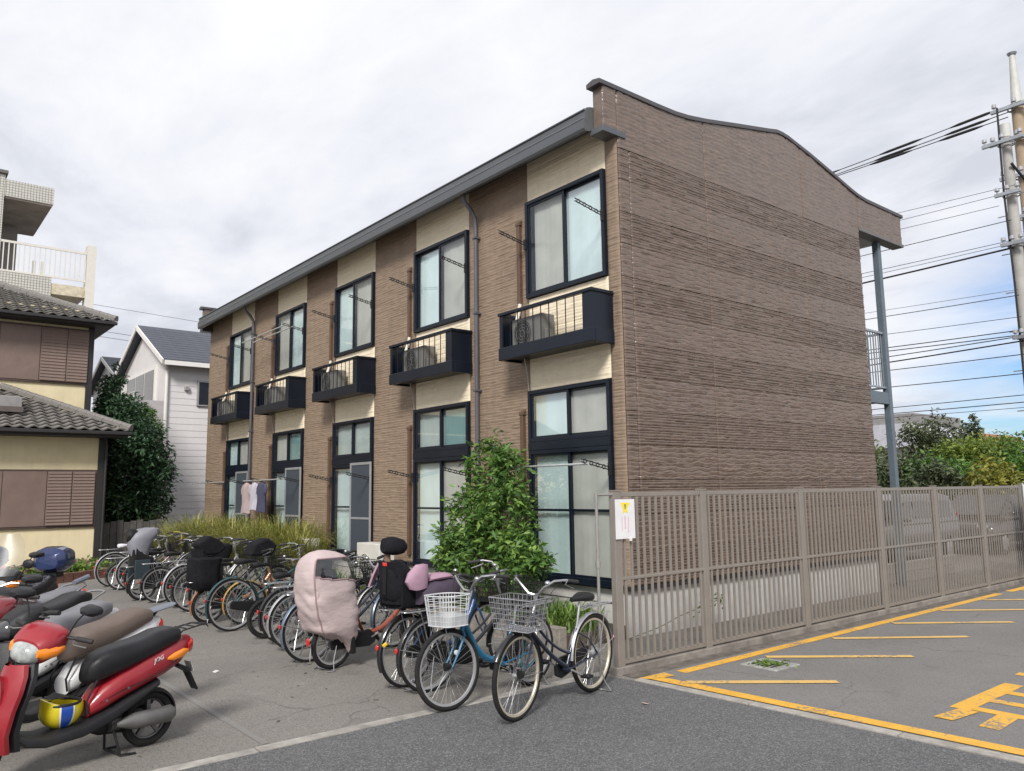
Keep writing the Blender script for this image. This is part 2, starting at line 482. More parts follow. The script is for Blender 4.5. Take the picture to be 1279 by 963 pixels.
# painted markings
def mark(name, pts, mat, z=0.0075):
    return sheet(name, pts, z, mat)
def line(p0, p1, w, mat, name='painted_line', z=0.0075):
    a = Vector(p0); b = Vector(p1); d = (b - a).normalized(); s = Vector((-d.y, d.x)) * w / 2
    return mark(name, [tuple(a - s), tuple(b - s), tuple(b + s), tuple(a + s)], mat, z)
line((6.09, 5.36), (6.60, -3.2), 0.15, M_YEL)
mark('painted_line', [(5.93,5.41),(6.02,5.30),(6.30,5.24),(6.32,5.40)], M_YEL, 0.0105)
line((6.47, 5.31), (9.2, 5.33), 0.13, M_YEL)
line((9.2, 5.33), (14.9, 5.37), 0.13, M_YEL)
line((15.3, 5.37), (22.0, 5.42), 0.13, M_YEL)
for a, b in [((6.17,5.00),(7.22,4.06)), ((7.70,5.14),(8.86,4.10)), ((9.20,5.20),(10.46,4.16)), ((10.76,5.21),(11.97,4.18)), ((12.33,5.26),(13.5,4.25)), ((13.9,5.26),(15.05,4.25)), ((15.6,5.28),(16.7,4.25))]:
    line(a, b, 0.11, M_YELW, z=0.0105)
line((2.42, 5.90), (2.40, 10.6), 0.055, M_WHT, z=0.0075)
# painted road character, strokes laid along the lot's own axes
def rect(x0, x1, y0, y1, z=0.0075):
    mark('painted_character_stroke', [(x0,y0),(x1,y0),(x1,y1),(x0,y1)], M_YEL, z)
rect(7.10, 8.30, 2.86, 3.02)
for x in (7.13, 7.50, 7.88):
    rect(x, x + 0.125, 1.72, 2.859)
rect(7.10, 8.30, 1.57, 1.719)
mark('painted_character_stroke', [(6.70,2.83),(7.10,2.79),(7.10,2.94),(6.70,2.98)], M_YEL, 0.0105)
mark('painted_character_stroke', [(6.70,2.50),(7.129,2.52),(7.129,2.67),(6.70,2.65)], M_YEL, 0.0075)
mark('painted_character_stroke', [(6.70,2.05),(7.129,2.05),(7.129,2.20),(6.70,2.20)], M_YEL, 0.0075)
rect(8.72, 8.86, 2.2, 3.08)
# drain cover with weeds
dr = thing('drain_cover', 'square concrete drain cover with green weeds inside the yellow hatching', 'drain cover', (7.40, 4.90, 0.004))
MB().bx(-0.22,0.22,-0.215,0.215,-0.02,0.012).build('slab', pm('drain_concrete', (0.30,0.30,0.28), 0.85, var=0.25, scale=12, bump=0.4, dirt=0.5), dr, bevel=0.006)
for k in range(5):
    MB().bx(-0.15, 0.15, -0.12 + k*0.055, -0.095 + k*0.055, 0.0125, 0.0165).build('slot', pm('slot_dark', (0.02,0.02,0.018), 0.9), dr)
# kerb under the fence
kb = MB()
kb.bx(5.88, 24.0, 5.62, 5.72, -0.05, 0.075)
struct(kb.build('fence_kerb', pm('kerb_concrete', (0.23,0.205,0.18), 0.9, var=0.25, scale=6, bump=0.5, bscale=90, dirt=0.7), bevel=0.008))
# planting bed before the flats, with a low kerb of concrete blocks
bed = struct(MB().bx(6.42, 7.40, 6.9, 22.6, -0.05, 0.16).build('planting_bed', M_SOIL))
M_BLK = pm('kerb_block', (0.24,0.215,0.185), 0.9, var=0.25, scale=11, bump=0.6, bscale=70, dirt=0.5)
bk = MB().bx(-0.06, 0.06, 0.005, 0.385, -0.05, 0.26).mesh('kerb_block', M_BLK)
for k in range(40):
    o = link('kerb_block', bk, bed, 0.008); o.location = (6.36 + random.uniform(-.006,.006), 6.92 + k*0.39, random.uniform(-.008,.008))
# garden strip and brick edge before the cream house
gb = struct(MB().prism([(-6,14.6),(2.63,19.15),(4.35,20.15),(4.9,23.5),(-6,23.5)], lambda u,v,w: (u,v,w), -0.05, 0.13).build('flower_bed', M_SOIL))
M_RBR = pm('red_brick', (0.16,0.075,0.055), 0.9, var=0.3, scale=9, bump=0.5, bscale=60, dirt=0.5, dirt_col=(0.10,0.09,0.07))
def brick_edge(p0, p1):
    a = Vector((*p0, 0)); b = Vector((*p1, 0)); n = round((b-a).length / 0.225); ang = math.atan2(b.y-a.y, b.x-a.x)
    me = MB().bx(0.004, 0.214, -0.055, 0.055, -0.05, 0.20).mesh('brick', M_RBR)
    for k in range(n):
        p = a + (b - a) * (k / n)
        o = link('brick', me, gb, 0.006); o.location = (p.x, p.y, random.uniform(-.01,.01)); o.rotation_euler = (0, 0, ang + random.uniform(-.03,.03))
brick_edge((-1.5,16.97), (2.63,19.13)); brick_edge((2.63,19.13), (4.37,20.15)); brick_edge((4.37,20.2), (4.93,23.4))
# ================================================================== APARTMENT BUILDING
BX, BY = 7.47, 6.85
BAY0, BAYP, BAYW, NB = 7.08, 3.14, 1.64, 5
BYE = 23.05
ROW0, ROWH = 0.6275, 0.4425
apt = thing('apartment_building', 'two-storey brown and cream sided apartment block with dark balconies', 'building', (BX, BY, 0))
M_BRN = pm('siding_brown', (0.140,0.094,0.068), 0.29, var=0.22, scale=5, bump=0.12, bscale=220, col2=None, spec=0.95, stretch=(1,1,3), dirt=0.22, dirt_col=(0.11,0.085,0.07), dscale=0.8, streak=0.35)
M_BRN2 = pm('siding_tan_brown', (0.262,0.192,0.138), 0.55, var=0.14, scale=5, bump=0.25, bscale=220, spec=0.4, stretch=(1,1,3), dirt=0.2, dirt_col=(0.11,0.085,0.065), dscale=0.8, streak=0.25)
M_CRM = pm('siding_cream', (0.78,0.68,0.51), 0.6, var=0.06, scale=6, bump=0.2, bscale=220, stretch=(1,1,3), dirt=0.10, dirt_col=(0.48,0.40,0.30), dscale=1.2, streak=0.14)
M_NAVY = pm('navy_metal', (0.006,0.0095,0.018), 0.34, metal=0.0, var=0.15, scale=3, spec=0.3, dirt=0.08, dirt_col=(0.03,0.033,0.04))
M_ROOF = pm('roof_metal', (0.105,0.112,0.122), 0.42, metal=0.35, var=0.1, scale=2, stretch=(4,0.3,1), dirt=0.2, dirt_col=(0.16,0.17,0.18))
M_SOFF = pm('soffit_dark', (0.035,0.040,0.048), 0.6, var=0.1)
M_COPE = pm('coping_metal', (0.085,0.080,0.085), 0.45, metal=0.3, var=0.1)
M_CORE = pm('wall_core', (0.10,0.085,0.075), 0.9)
M_FND = pm('foundation_render', (0.56,0.55,0.53), 0.9, var=0.1, scale=3, bump=0.3, bscale=120, dirt=0.4, dirt_col=(0.30,0.28,0.25), dscale=1.4)
M_FLASH = pm('flashing_dark', (0.03,0.028,0.032), 0.45)
GP = [(7.20,7.25),(7.6,7.255),(8.3,7.26),(8.7,7.27),(9.0,7.30),(9.42,7.37),(10.25,7.54),(11.1,7.71),(11.35,7.765),(11.52,7.77),(11.7,7.755),(12.38,7.63),(13.17,7.455),(13.72,7.325),(14.0,7.27),(14.3,7.24),(14.94,7.235),(15.70,7.23)]
def gtop(x):
    return np.interp(x, [p[0] for p in GP], [p[1] for p in GP]) - 0.05
# relief of the moulded siding, as height over the wall face
def courses(u, z, h, lmin, lmax, w, amp, groove, sd):
    """stacked split-stone courses: every stone leans out to its upper edge"""
    t = z / h + w; r = np.floor(t); sw = t - r
    L = lmin + (lmax - lmin) * hsh(r + sd, r*3 + 5)
    f = u / L + hsh(r, r*5 + 9) * 7 + 0.25*vn(u*9, r*3.1, 6)
    sg = np.floor(f); fe = np.minimum(f - sg, 1 - (f - sg)) * L
    st = hsh(sg*3 + r*7, r*13 + sg + sd)
    d = amp * (0.25 + st) * (0.35 + 0.65*sw) + 0.35*amp*(vn(u*18, z*60, sd) - .4)
    d -= groove * np.clip(1 - sw / 0.22, 0, 1)
    d -= 0.6*groove * np.clip(1 - fe / 0.012, 0, 1)
    return d
def relief(u, z, kind, sd):
    z = z - ROW0
    if kind == 'lined':
        return courses(u, z, 0.03688, 0.10, 0.30, 0.10*vn(u*3, z*20, 4), 0.012, 0.016, 2)
    if kind == 'rough':
        w = 0.55*vn(u*5, z*10, 2) + 0.25*vn(u*13, z*24, 3)
        return courses(u, z, 0.0632, 0.12, 0.42, w, 0.0115, 0.0055, 3) + 0.004*vn(u*7, z*16, 5)
    return courses(u, z, 0.0442, 0.15, 0.45, 0.25*vn(u*3, z*12, 4), 0.009, 0.007, 4)
def siding(plane, u0, u1, z0, z1, kind, mat, cu, cz, ztop=None, name='siding_panel'):
    nu = max(2, int((u1 - u0) / cu)); nz = max(3, int((z1 - z0) / cz))
    U, T = np.meshgrid(np.linspace(u0 + 0.0015, u1 - 0.0015, nu + 1), np.linspace(0, 1, nz + 1))
    zt = z1 if ztop is None else ztop(U)
    Z = z0 + T * (zt - z0)
    D = relief(U, Z, kind, int(u0*10) % 37 if kind != 'lined' else 3) + 0.012
    if plane == 'gable' and kind == 'lined': D[-1, :] -= 0.012; D[-2, :] -= 0.006
    D[:, 0] = D[:, -1] = 0.002
    if plane == 'gable': V = np.stack([U - BX, BY - D - BY, Z], -1)
    else: V = np.stack([BX - D - BX, U - BY, Z], -1)
    V = V.reshape(-1, 3)
    I = np.arange((nz+1)*(nu+1)).reshape(nz+1, nu+1)
    F = np.stack([I[:-1,:-1], I[:-1,1:], I[1:,1:], I[1:,:-1]], -1).reshape(-1, 4)
    if plane != 'gable': F = F[:, ::-1]
    me = fromarr(name, V, F, mat, True)
    return link(name, me, apt)
# solid body behind the cladding
core = MB()
core.prism([(7.60,0.61),(13.95,0.61),(13.95,6.75),(15.2,6.75),(15.2,7.0),(14.0,7.02),(11.45,7.55),(7.60,6.9)], lambda u,v,w: (u,w,v), BY + 0.012, BYE - 0.012)
core.build('wall_core', M_CORE, apt, W=True)
# foundation
fd = MB().bx(7.48, 13.94, 6.872, BYE - 0.02, -0.1, 0.60)
fd.build('foundation', M_FND, apt, W=True)
fl = MB()
fl.bx(7.43, 13.99, 6.815, 6.875, 0.575, 0.625)
fl.bx(7.43, 7.485, 6.876, BYE, 0.575, 0.625)
fl.build('base_flashing', M_FLASH, apt, W=True)
# gable end
xs = [7.685, 9.35, 12.03, 13.95]
for i in range(13):
    z0 = ROW0 + i*ROWH
    for a, b in zip(xs[:-1], xs[1:]):
        siding('gable', a, b, z0, z0 + ROWH, 'lined' if i % 2 == 0 else 'rough', M_BRN, 0.020, 0.0066)
    siding('gable', 7.47, 7.685, z0, z0 + ROWH, 'lined' if i % 2 == 0 else 'rough', M_BRN, 0.022, 0.0085, name='corner_siding')
zt0 = ROW0 + 13*ROWH
for a, b in [(7.20,7.47),(7.47,9.35),(9.35,12.03),(12.03,13.95),(13.95,15.70)]:
    siding('gable', a, b, 6.60 if (a < 7.4 or a > 13.9) else zt0, 7.2, 'rough', M_BRN, 0.022, 0.011, ztop=gtop)
siding('gable', 7.47, 13.95, 6.3795, 6.40, 'rough', M_BRN, 0.05, 0.006, name='siding_strip')
# parapet body + coping
def parapet(y0, y1, nm):
    pp = MB()
    poly = [(x, float(gtop(x)) - 0.004) for x, _ in GP]
    poly = [(7.206, 6.60)] + [(7.206, poly[0][1])] + poly[1:-1] + [(15.694, poly[-1][1]), (15.694, 6.60)]
    pp.prism(poly, lambda u,v,w: (u,w,v), y0, y1)
    pp.build('parapet', M_BRN, apt, W=True)
    cp = MB(); rings = []
    ext = [(7.12, GP[0][1])] + GP[1:-1] + [(15.77, GP[-1][1])]
    for x, z in ext:
        rings.append([(x, y0 - 0.045, z - 0.075), (x, y0 - 0.045, z - 0.01), (x, (y0+y1)/2, z + 0.02), (x, y1 + 0.04, z - 0.01), (x, y1 + 0.04, z - 0.075)])
    cp.loft(rings)
    cp.build('coping', M_COPE, apt, W=True, bevel=0.006)
    cb = MB().bx(7.16, 7.60, y0 - 0.045, y1 + 0.03, 6.52, 6.605)
    cb.build('corbel', M_ROOF, apt, W=True, bevel=0.006)
    cb = MB().bx(13.97, 15.74, y0 - 0.03, y1 + 0.03, 6.545, 6.605)
    cb.build('corbel', pm('corbel_grey', (0.14,0.13,0.13), 0.5), apt, W=True, bevel=0.006)
parapet(BY + 0.004, BY + 0.17, 'near')
parapet(BYE - 0.17, BYE, 'far')
# roof and box gutter
rf = MB()
pr = [(7.47,6.79),(7.12,6.57),(7.05,6.565),(7.03,6.60),(7.03,6.73),(7.055,6.735),(7.06,6.86),(7.09,6.90),(7.16,6.925),(11.45,7.62),(15.6,6.98),(15.6,6.75),(13.95,6.75),(11.45,7.2)]
rf.prism(pr, lambda u,v,w: (u,w,v), BY + 0.175, BYE - 0.175)
rf.build('roof', M_ROOF, apt, W=True)
sf = MB(); sf.add([(7.465,7.03,6.786),(7.465,22.87,6.786),(7.118,22.87,6.564),(7.118,7.03,6.564)], [(0,1,2,3)])
sf.build('soffit', M_SOFF, apt, W=True)
gt = MB()
gt.tube([(7.035,7.03,6.735),(7.035,22.87,6.735)], 0.014, 6)
gt.tube([(7.05,7.03,6.865),(7.05,22.87,6.865)], 0.012, 6)
gt.build('gutter_bead', pm('gutter_grey', (0.16,0.175,0.195), 0.4, metal=0.3), apt, W=True)
# facade columns
cols = [(6.853, 7.08)] + [(BAY0 + BAYW + i*BAYP, BAY0 + (i+1)*BAYP) for i in range(4)] + [(BAY0 + BAYW + 4*BAYP, 23.04)]
for a, b in cols:
    for i in range(14):
        z0 = ROW0 + i*ROWH; z1 = min(z0 + ROWH, 6.782)
        siding('front', a, b, z0, z1, 'facade', M_BRN2, 0.03, 0.0095)
# cream cladding in the window bays
for i in range(NB):
    a = BAY0 + i*BAYP; b = a + BAYW
    for z0, z1 in ((3.285,3.72),(3.72,4.16),(4.16,4.655),(6.155,6.47),(6.47,6.782)):
        siding('front', a, b, z0, z1, 'facade', M_CRM, 0.03, 0.0125)
    MB().bx(7.462, 7.60, a, b, 0.40, 0.60).build('bay_base', M_FND, apt, W=True)
# ---------------------------------------------------------------- windows
M_CUR = pm('curtain_white', (0.66,0.72,0.72), 0.9, var=0.10, scale=1.1)
M_CURG = pm('curtain_grey', (0.54,0.55,0.53), 0.9, var=0.10, scale=2)
M_CURT = pm('curtain_teal', (0.24,0.36,0.36), 0.9, var=0.1, scale=2)
M_GLS = glassmat('window_glass', (0.90,0.97,0.97), 0.80, 0.03)
M_GLF = glassmat('window_screen_pane', (0.84,0.85,0.83), 0.93, 0.18)
def curtain(par, y0, y1, z0, z1, x, mat):
    n = 28; rings = []
    ph = random.uniform(0, 6)
    for k in range(n + 1):
        y = y0 + (y1 - y0) * k / n
        rings.append((x + 0.0012*math.sin(k*1.55 + ph) + 0.003*math.sin(k*0.5 + ph*2), y))
    m_ = MB(); vs = [(p[0], p[1], z0) for p in rings] + [(p[0], p[1], z1) for p in rings]
    m_.add(vs, [(k, k+1, k+2+n, k+1+n) for k in range(n)])
    return m_.build('curtain', mat, par, smooth=True, W=True)
def frame(par, name, y0, y1, z0, z1, t, x0, x1, mat=None, mids=()):
    m_ = MB()
    m_.bx(x0, x1, y0, y0 + t, z0, z1); m_.bx(x0, x1, y1 - t, y1, z0, z1)
    m_.bx(x0, x1, y0 + t, y1 - t, z0, z0 + t); m_.bx(x0, x1, y0 + t, y1 - t, z1 - t, z1)
    for zm in mids: m_.bx(x0 + 0.003, x1 - 0.003, y0 + t, y1 - t, zm - t*0.4, zm + t*0.4)
    return m_.build(name, mat or M_NAVY, par, W=True, bevel=0.004)
def window(y0, y1, z0, z1, left_mat, right_mat, left_pane, right_pane, frontleft=True, mids=(), nm='window'):
    """sliding window: two sashes in a frame; 'right' = nearer the gable (smaller y)"""
    w = frame(apt, nm, y0, y1, z0, z1, 0.055, 7.405, 7.56)
    ym = (y0 + y1) / 2
    for side, ya, yb, front in (('r', y0 + 0.045, ym + 0.03, not frontleft), ('l', ym - 0.03, y1 - 0.045, frontleft)):
        xf = 7.425 if front else 7.462
        frame(w, 'sash', ya, yb, z0 + 0.045, z1 - 0.045, 0.042, xf, xf + 0.032, mids=mids)
        g = MB().add([(xf + 0.014, ya + 0.03, z0 + 0.075), (xf + 0.014, yb - 0.03, z0 + 0.075), (xf + 0.014, yb - 0.03, z1 - 0.075), (xf + 0.014, ya + 0.03, z1 - 0.075)], [(0,1,2,3)])
        g.build('pane', left_pane if side == 'l' else right_pane, w, W=True)
        cg = random.choice((0.01, 0.01, 0.01, 0.05)) if nm != 'transom_window' else 0.01
        curtain(w, ya + 0.01 + (cg if side == 'r' else 0), yb - 0.01 - (cg if side == 'l' else 0), z0 + 0.06, z1 - 0.06, 7.515, left_mat if side == 'l' else right_mat)
    return w
random.seed(11)
for i in range(NB):
    a = BAY0 + i*BAYP; b = a + BAYW
    fr = i in (0, 3)
    window(a, b, 4.665, 6.15, M_CURG if fr else M_CUR, M_CUR if fr else M_CURG, M_GLF if fr else M_GLS, M_GLS if fr else M_GLF, frontleft=False if not fr else True)
    rt = M_CURT if i in (1, 3) else M_CURG
    window(a, b, 2.52, 3.275, M_CUR if i in (0, 4) else M_CURG, rt, M_GLF if i == 3 else M_GLS, M_GLF if i in (0, 4) else M_GLS, nm='transom_window')
    window(a, b, 0.62, 2.40, M_CUR, M_CURG, M_GLS, M_GLF, mids=(1.56,), nm='patio_door')
    MB().bx(7.40, 7.57, a, b, 2.402, 2.518).build('transom_bar', M_NAVY, apt, W=True, bevel=0.004)
    MB().bx(7.36, 7.57, a - 0.02, b + 0.02, 0.60, 0.622).build('door_sill', M_NAVY, apt, W=True)
    # pipe covers beside the windows
    for (za, zb, yy) in ((4.62, 5.83, b + 0.16), (0.75, 2.93, b + 0.14)):
        dct = MB()
        dct.bx(7.395, 7.462, yy - 0.035, yy + 0.035, za, zb)
        dct.loft([[(7.39, yy - .05, zb), (7.462, yy - .05, zb), (7.462, yy + .05, zb), (7.39, yy + .05, zb)],
                  [(7.39, yy - .05, zb + .05), (7.462, yy - .05, zb + .10), (7.462, yy + .05, zb + .10), (7.39, yy + .05, zb + .05)]])
        dct.build('pipe_cover', pm('duct_brown', (0.105,0.062,0.040), 0.5, var=0.12), apt, W=True, bevel=0.008)
    MB().tube([(7.43, b + .16, 4.64), (7.40, b + .155, 4.50), (7.33, b + .12, 4.36), (7.28, b + .05, 4.30)], 0.028, 8).build('refrigerant_pipe', pm('pipe_wrap', (0.62,0.58,0.50), 0.7), apt, smooth=True, W=True)
    # drying-pole brackets
    for yy in (a + 0.015, b - 0.015):
        for zz, fold in ((5.50, False), (2.10, True)):
            br = MB()
            br.bx(7.375, 7.412, yy - 0.018, yy + 0.018, zz - 0.09, zz + 0.07)
            e = Vector((7.395, yy, zz)); q = Vector((6.90, yy + 0.01, zz + 0.10))
            for o2 in (0.018, -0.018):
                br.tube([e + Vector((0,0,o2)), q + Vector((0,0,o2))], 0.008, 5)
            for k in range(1, 5):
                br.ring(tuple(e.lerp(q, k/4.6)), 0.026, 0.007, 10, 5, 'y')
            if not (fold and yy < a + 0.1 and i == 0 and False):
                br.build('pole_bracket', pm('bracket_dark', (0.04,0.04,0.045), 0.4, metal=0.6), apt, W=True)
# screen doors on three ground-floor bays
M_SCR = pm('screen_mesh', (0.040,0.052,0.066), 0.75, var=0.08, scale=40)
M_ALU = pm('aluminium_grey', (0.40,0.41,0.43), 0.4, metal=0.5, var=0.06)
for i in (2, 3, 4):
    a = BAY0 + i*BAYP
    sd = frame(apt, 'screen_door', a - 0.05, a + 0.78, 0.66, 2.42, 0.05, 7.372, 7.398, M_ALU, mids=(1.35,))
    MB().bx(7.383, 7.387, a, a + 0.73, 0.70, 2.38).build('mesh', M_SCR, sd, W=True)
# ---------------------------------------------------------------- balconies
M_ACD = pm('ac_dark', (0.055,0.055,0.058), 0.6)
M_ACW = pm('ac_cream', (0.58,0.56,0.51), 0.5, var=0.06, dirt=0.2, dirt_col=(0.35,0.32,0.28))
BD = 0.43
def balcony(i):
    y0 = BAY0 + i*BAYP - 0.09; y1 = y0 + 1.91
    xf = 7.47 - BD
    bname = ('nearest the gable corner', 'second from the gable corner', 'in the middle of the row', 'second from the far end', 'at the far end beside the white house')[i]
    fl_ = MB().bx(xf, 7.44, y0, y1, 3.745, 3.80)
    bal = fl_.build('balcony', M_NAVY, apt, W=True, bevel=0.006)
    sk = MB().bx(xf - 0.014, xf + 0.05, y0 - 0.014, y1 + 0.014, 3.715, 3.90)
    sk.bx(xf + 0.051, 7.44, y0 - 0.014, y0 + 0.03, 3.715, 3.90); sk.bx(xf + 0.051, 7.44, y1 - 0.03, y1 + 0.014, 3.715, 3.90)
    sk.build('skirt', M_NAVY, bal, W=True, bevel=0.008)
    tr = MB().bx(xf - 0.02, xf + 0.05, y0 - 0.02, y1 + 0.02, 4.375, 4.42)
    tr.bx(xf + 0.051, 7.44, y0 - 0.02, y0 + 0.03, 4.375, 4.42); tr.bx(xf + 0.051, 7.44, y1 - 0.03, y1 + 0.02, 4.375, 4.42)
    tr.build('top_rail', M_NAVY, bal, W=True, bevel=0.006)
    for ya, yb in ((y0, y0 + 0.02), (y1 - 0.02, y1)):
        MB().bx(xf + 0.03, 7.44, ya, yb, 3.901, 4.374).build('side_panel', M_NAVY, bal, W=True)
    # wide corner boards and thin balusters
    MB().bx(xf, xf + 0.03, y0, y0 + 0.17, 3.901, 4.374).build('corner_board', M_NAVY, bal, W=True)
    MB().bx(xf, xf + 0.03, y1 - 0.07, y1, 3.901, 4.374).build('corner_board', M_NAVY, bal, W=True)
    n = 9
    me = MB().bx(-0.005, 0.005, -0.005, 0.005, 0, 0.473).mesh('baluster', M_NAVY)
    for k in range(n):
        o = link('baluster', me, bal)
        yy = y0 + 0.17 + (y1 - 0.07 - y0 - 0.17) * (k + 1) / (n + 1)
        L = Vector((xf + 0.015, yy, 3.901)) - root_loc(bal); o.location = L
    return bal, y0, y1, xf
def ac_unit(label, loc, rz, mat, w=0.66, h=0.50, dp=0.24, group=None):
    t = thing('air_conditioner_unit', label, 'air conditioner', loc, rz, group)
    MB().bx(-w/2, w/2, -dp/2, dp/2, 0.03, h).build('casing', mat, t, bevel=0.012)
    g = MB()
    for rr in (0.05, 0.09, 0.13, 0.17, 0.195): g.ring((-0.09, -dp/2 - 0.008, h*0.53), rr, 0.004, 28, 5, 'y')
    for k in range(8):
        a = k*PI/4; g.bar((-0.09 + 0.04*math.cos(a), -dp/2 - 0.008, h*0.53 + 0.04*math.sin(a)), (-0.09 + 0.2*math.cos(a), -dp/2 - 0.008, h*0.53 + 0.2*math.sin(a)), 0.006, 0.004)
    g.build('fan_grille', mat, t)
    f = MB().tube([(-0.09, -dp/2 - 0.001, h*0.53), (-0.09, -dp/2 - 0.003, h*0.53)], 0.19, 28)
    f.build('fan_opening', pm('fan_dark', (0.02,0.02,0.022), 0.6), t)
    MB().bx(w/2 + 0.001, w/2 + 0.035, -dp/2 + 0.04, dp/2 - 0.03, 0.10, h*0.55).build('pipe_box', mat, t, bevel=0.01)
    for s in (-1, 1): MB().bx(s*w*0.32 - 0.05, s*w*0.32 + 0.05, -dp/2 - 0.02, dp/2 + 0.02, 0, 0.029).build('foot', pm('foot_grey', (0.16,0.16,0.16), 0.7), t)
    return t
where = ('nearest the gable', 'second from the gable', 'in the middle of the row', 'second from the far end', 'at the far end')
for i in range(NB):
    bal, y0, y1, xf = balcony(i)
    ac_unit('air conditioner unit standing inside the balcony ' + where[i], (7.26, y1 - 0.50 - (0.12 if i % 2 else 0), 3.802), -PI/2, pm('ac_grey', (0.14,0.137,0.13), 0.55, var=0.08), group='air conditioners on the balconies')
    MB().tube([(7.30, y1 - 0.25, 3.74), (7.38, y1 - 0.22, 3.50), (7.42, y1 - 0.20, 3.28)], 0.010, 6).build('drain_hose', pm('hose_grey', (0.35,0.33,0.30), 0.6), apt, smooth=True, W=True)
# downpipes
M_DP = pm('downpipe', (0.085,0.085,0.10), 0.45, var=0.08)
for yy in (9.93, 19.50):
    d = MB()
    d.tube([(7.14, yy, 6.60), (7.15, yy, 6.50), (7.30, yy, 6.36), (7.375, yy, 6.24), (7.385, yy, 6.0), (7.385, yy, 0.05)], 0.036, 10)
    dp_ = d.build('downpipe', M_DP, apt, smooth=True, W=True)
    for k in range(5): 
        MB().bx(7.34, 7.46, yy - 0.045, yy + 0.045, 0.9 + k*1.25, 0.93 + k*1.25).build('clip', M_DP, dp_, W=True)
# ---------------------------------------------------------------- access gallery behind the gable's right end
M_STL = pm('gallery_steel', (0.105,0.135,0.165), 0.45, var=0.1, dirt=0.15, dirt_col=(0.2,0.2,0.2))
M_RAILG = pm('gallery_rail', (0.30,0.34,0.38), 0.4, metal=0.4, var=0.06)
MB().bx(14.90, 15.02, 6.95, 7.07, 0, 6.54).build('gallery_post', M_STL, apt, W=True, bevel=0.006)
MB().bx(14.90, 15.02, 22.8, 22.92, 0, 6.54).build('gallery_post', M_STL, apt, W=True, bevel=0.006)
MB().bx(13.96, 14.99, 7.08, 22.79, 3.40, 3.56).build('gallery_floor', M_STL, apt, W=True)
MB().bx(13.96, 14.895, 6.96, 7.075, 3.36, 3.58).build('gallery_beam', M_STL, apt, W=True)
gr = MB(); gr.bx(13.97, 14.895, 6.98, 7.03, 4.71, 4.75); gr.bx(13.97, 14.895, 6.99, 7.02, 3.66, 3.69); gr.bx(14.93, 14.97, 7.08, 22.79, 4.71, 4.75); gr.bx(14.94, 14.96, 7.08, 22.79, 3.66, 3.69)
gr = gr.build('gallery_railing', M_RAILG, apt, W=True)
me = MB().bx(-0.008, 0.008, -0.008, 0.008, 0, 1.02).mesh('baluster', M_RAILG)
for k in range(9):
    o = link('baluster', me, gr); o.location = Vector((14.03 + k*0.10, 7.005, 3.69)) - root_loc(gr)
for k in range(30):
    o = link('baluster', me, gr); o.location = Vector((14.95, 7.2 + k*0.12, 3.69)) - root_loc(gr)
MB().bx(13.96, 15.6, 7.03, 22.87, 6.70, 6.742).build('gallery_soffit', pm('soffit_light', (0.42,0.41,0.42), 0.7), apt, W=True)
# ================================================================== FENCE
M_FEN = pm('fence_taupe', (0.258,0.230,0.202), 0.42, metal=0.25, var=0.08, scale=4, dirt=0.25, dirt_col=(0.20,0.17,0.15), dscale=3)
FY = 5.67
fen = thing('slat_fence', 'taupe metal slat fence along the yellow-hatched parking lot', 'fence', (5.96, FY, 0))
pxs = [5.97, 7.39, 9.43, 11.53, 13.40, 15.25, 17.15, 19.05, 20.95]
post = MB().bx(-0.05, 0.05, -0.035, 0.035, 0.0, 1.81).mesh('post', M_FEN)
cap = MB().bx(-0.054, 0.054, -0.039, 0.039, 1.811, 1.825).mesh('post_cap', M_FEN)
for x in pxs:
    o = link('post', post, fen, 0.006); o.location = (x - 5.96, 0.0, 0.0)
    c = link('post_cap', cap, o)
for a, b in zip(pxs[:-1], pxs[1:]):
    for z0, z1, dy in ((1.755, 1.80, 0.022), (0.915, 0.945, 0.034), (0.095, 0.135, 0.022)):
        MB().bx(a + 0.051, b - 0.051, FY - dy, FY + dy, z0, z1).build('rail', M_FEN, fen, W=True, bevel=0.004)
slat = MB().bx(-0.0145, 0.0145, -0.008, 0.008, 0.136, 1.754).mesh('slat', M_FEN)
ns = 0
for a, b in zip(pxs[:-1], pxs[1:]):
    n = round((b - a - 0.1) / 0.100)
    for k in range(n):
        x = a + 0.05 + (b - a - 0.1) * (k + 0.5) / n
        # slats stand in front of the thin middle rail
        o = link('slat', slat, fen); o.location = (x - 5.96 + random.uniform(-.002,.002), -0.0205, 0); o.rotation_euler = (0, random.uniform(-.0022,.0022), random.uniform(-.06,.06)); ns += 1
gp = MB().tube([(5.70, FY, 0.0), (5.70, FY, 1.80)], 0.016, 10)
gp.tube([(5.70, FY, 1.78), (5.92, FY, 1.78)], 0.014, 8); gp.tube([(5.70, FY, 1.06), (5.70, FY, 1.12)], 0.026, 10)
gp.build('end_pole', pm('galvanised', (0.42,0.41,0.39), 0.4, metal=0.7, var=0.1), fen, W=True, smooth=True)
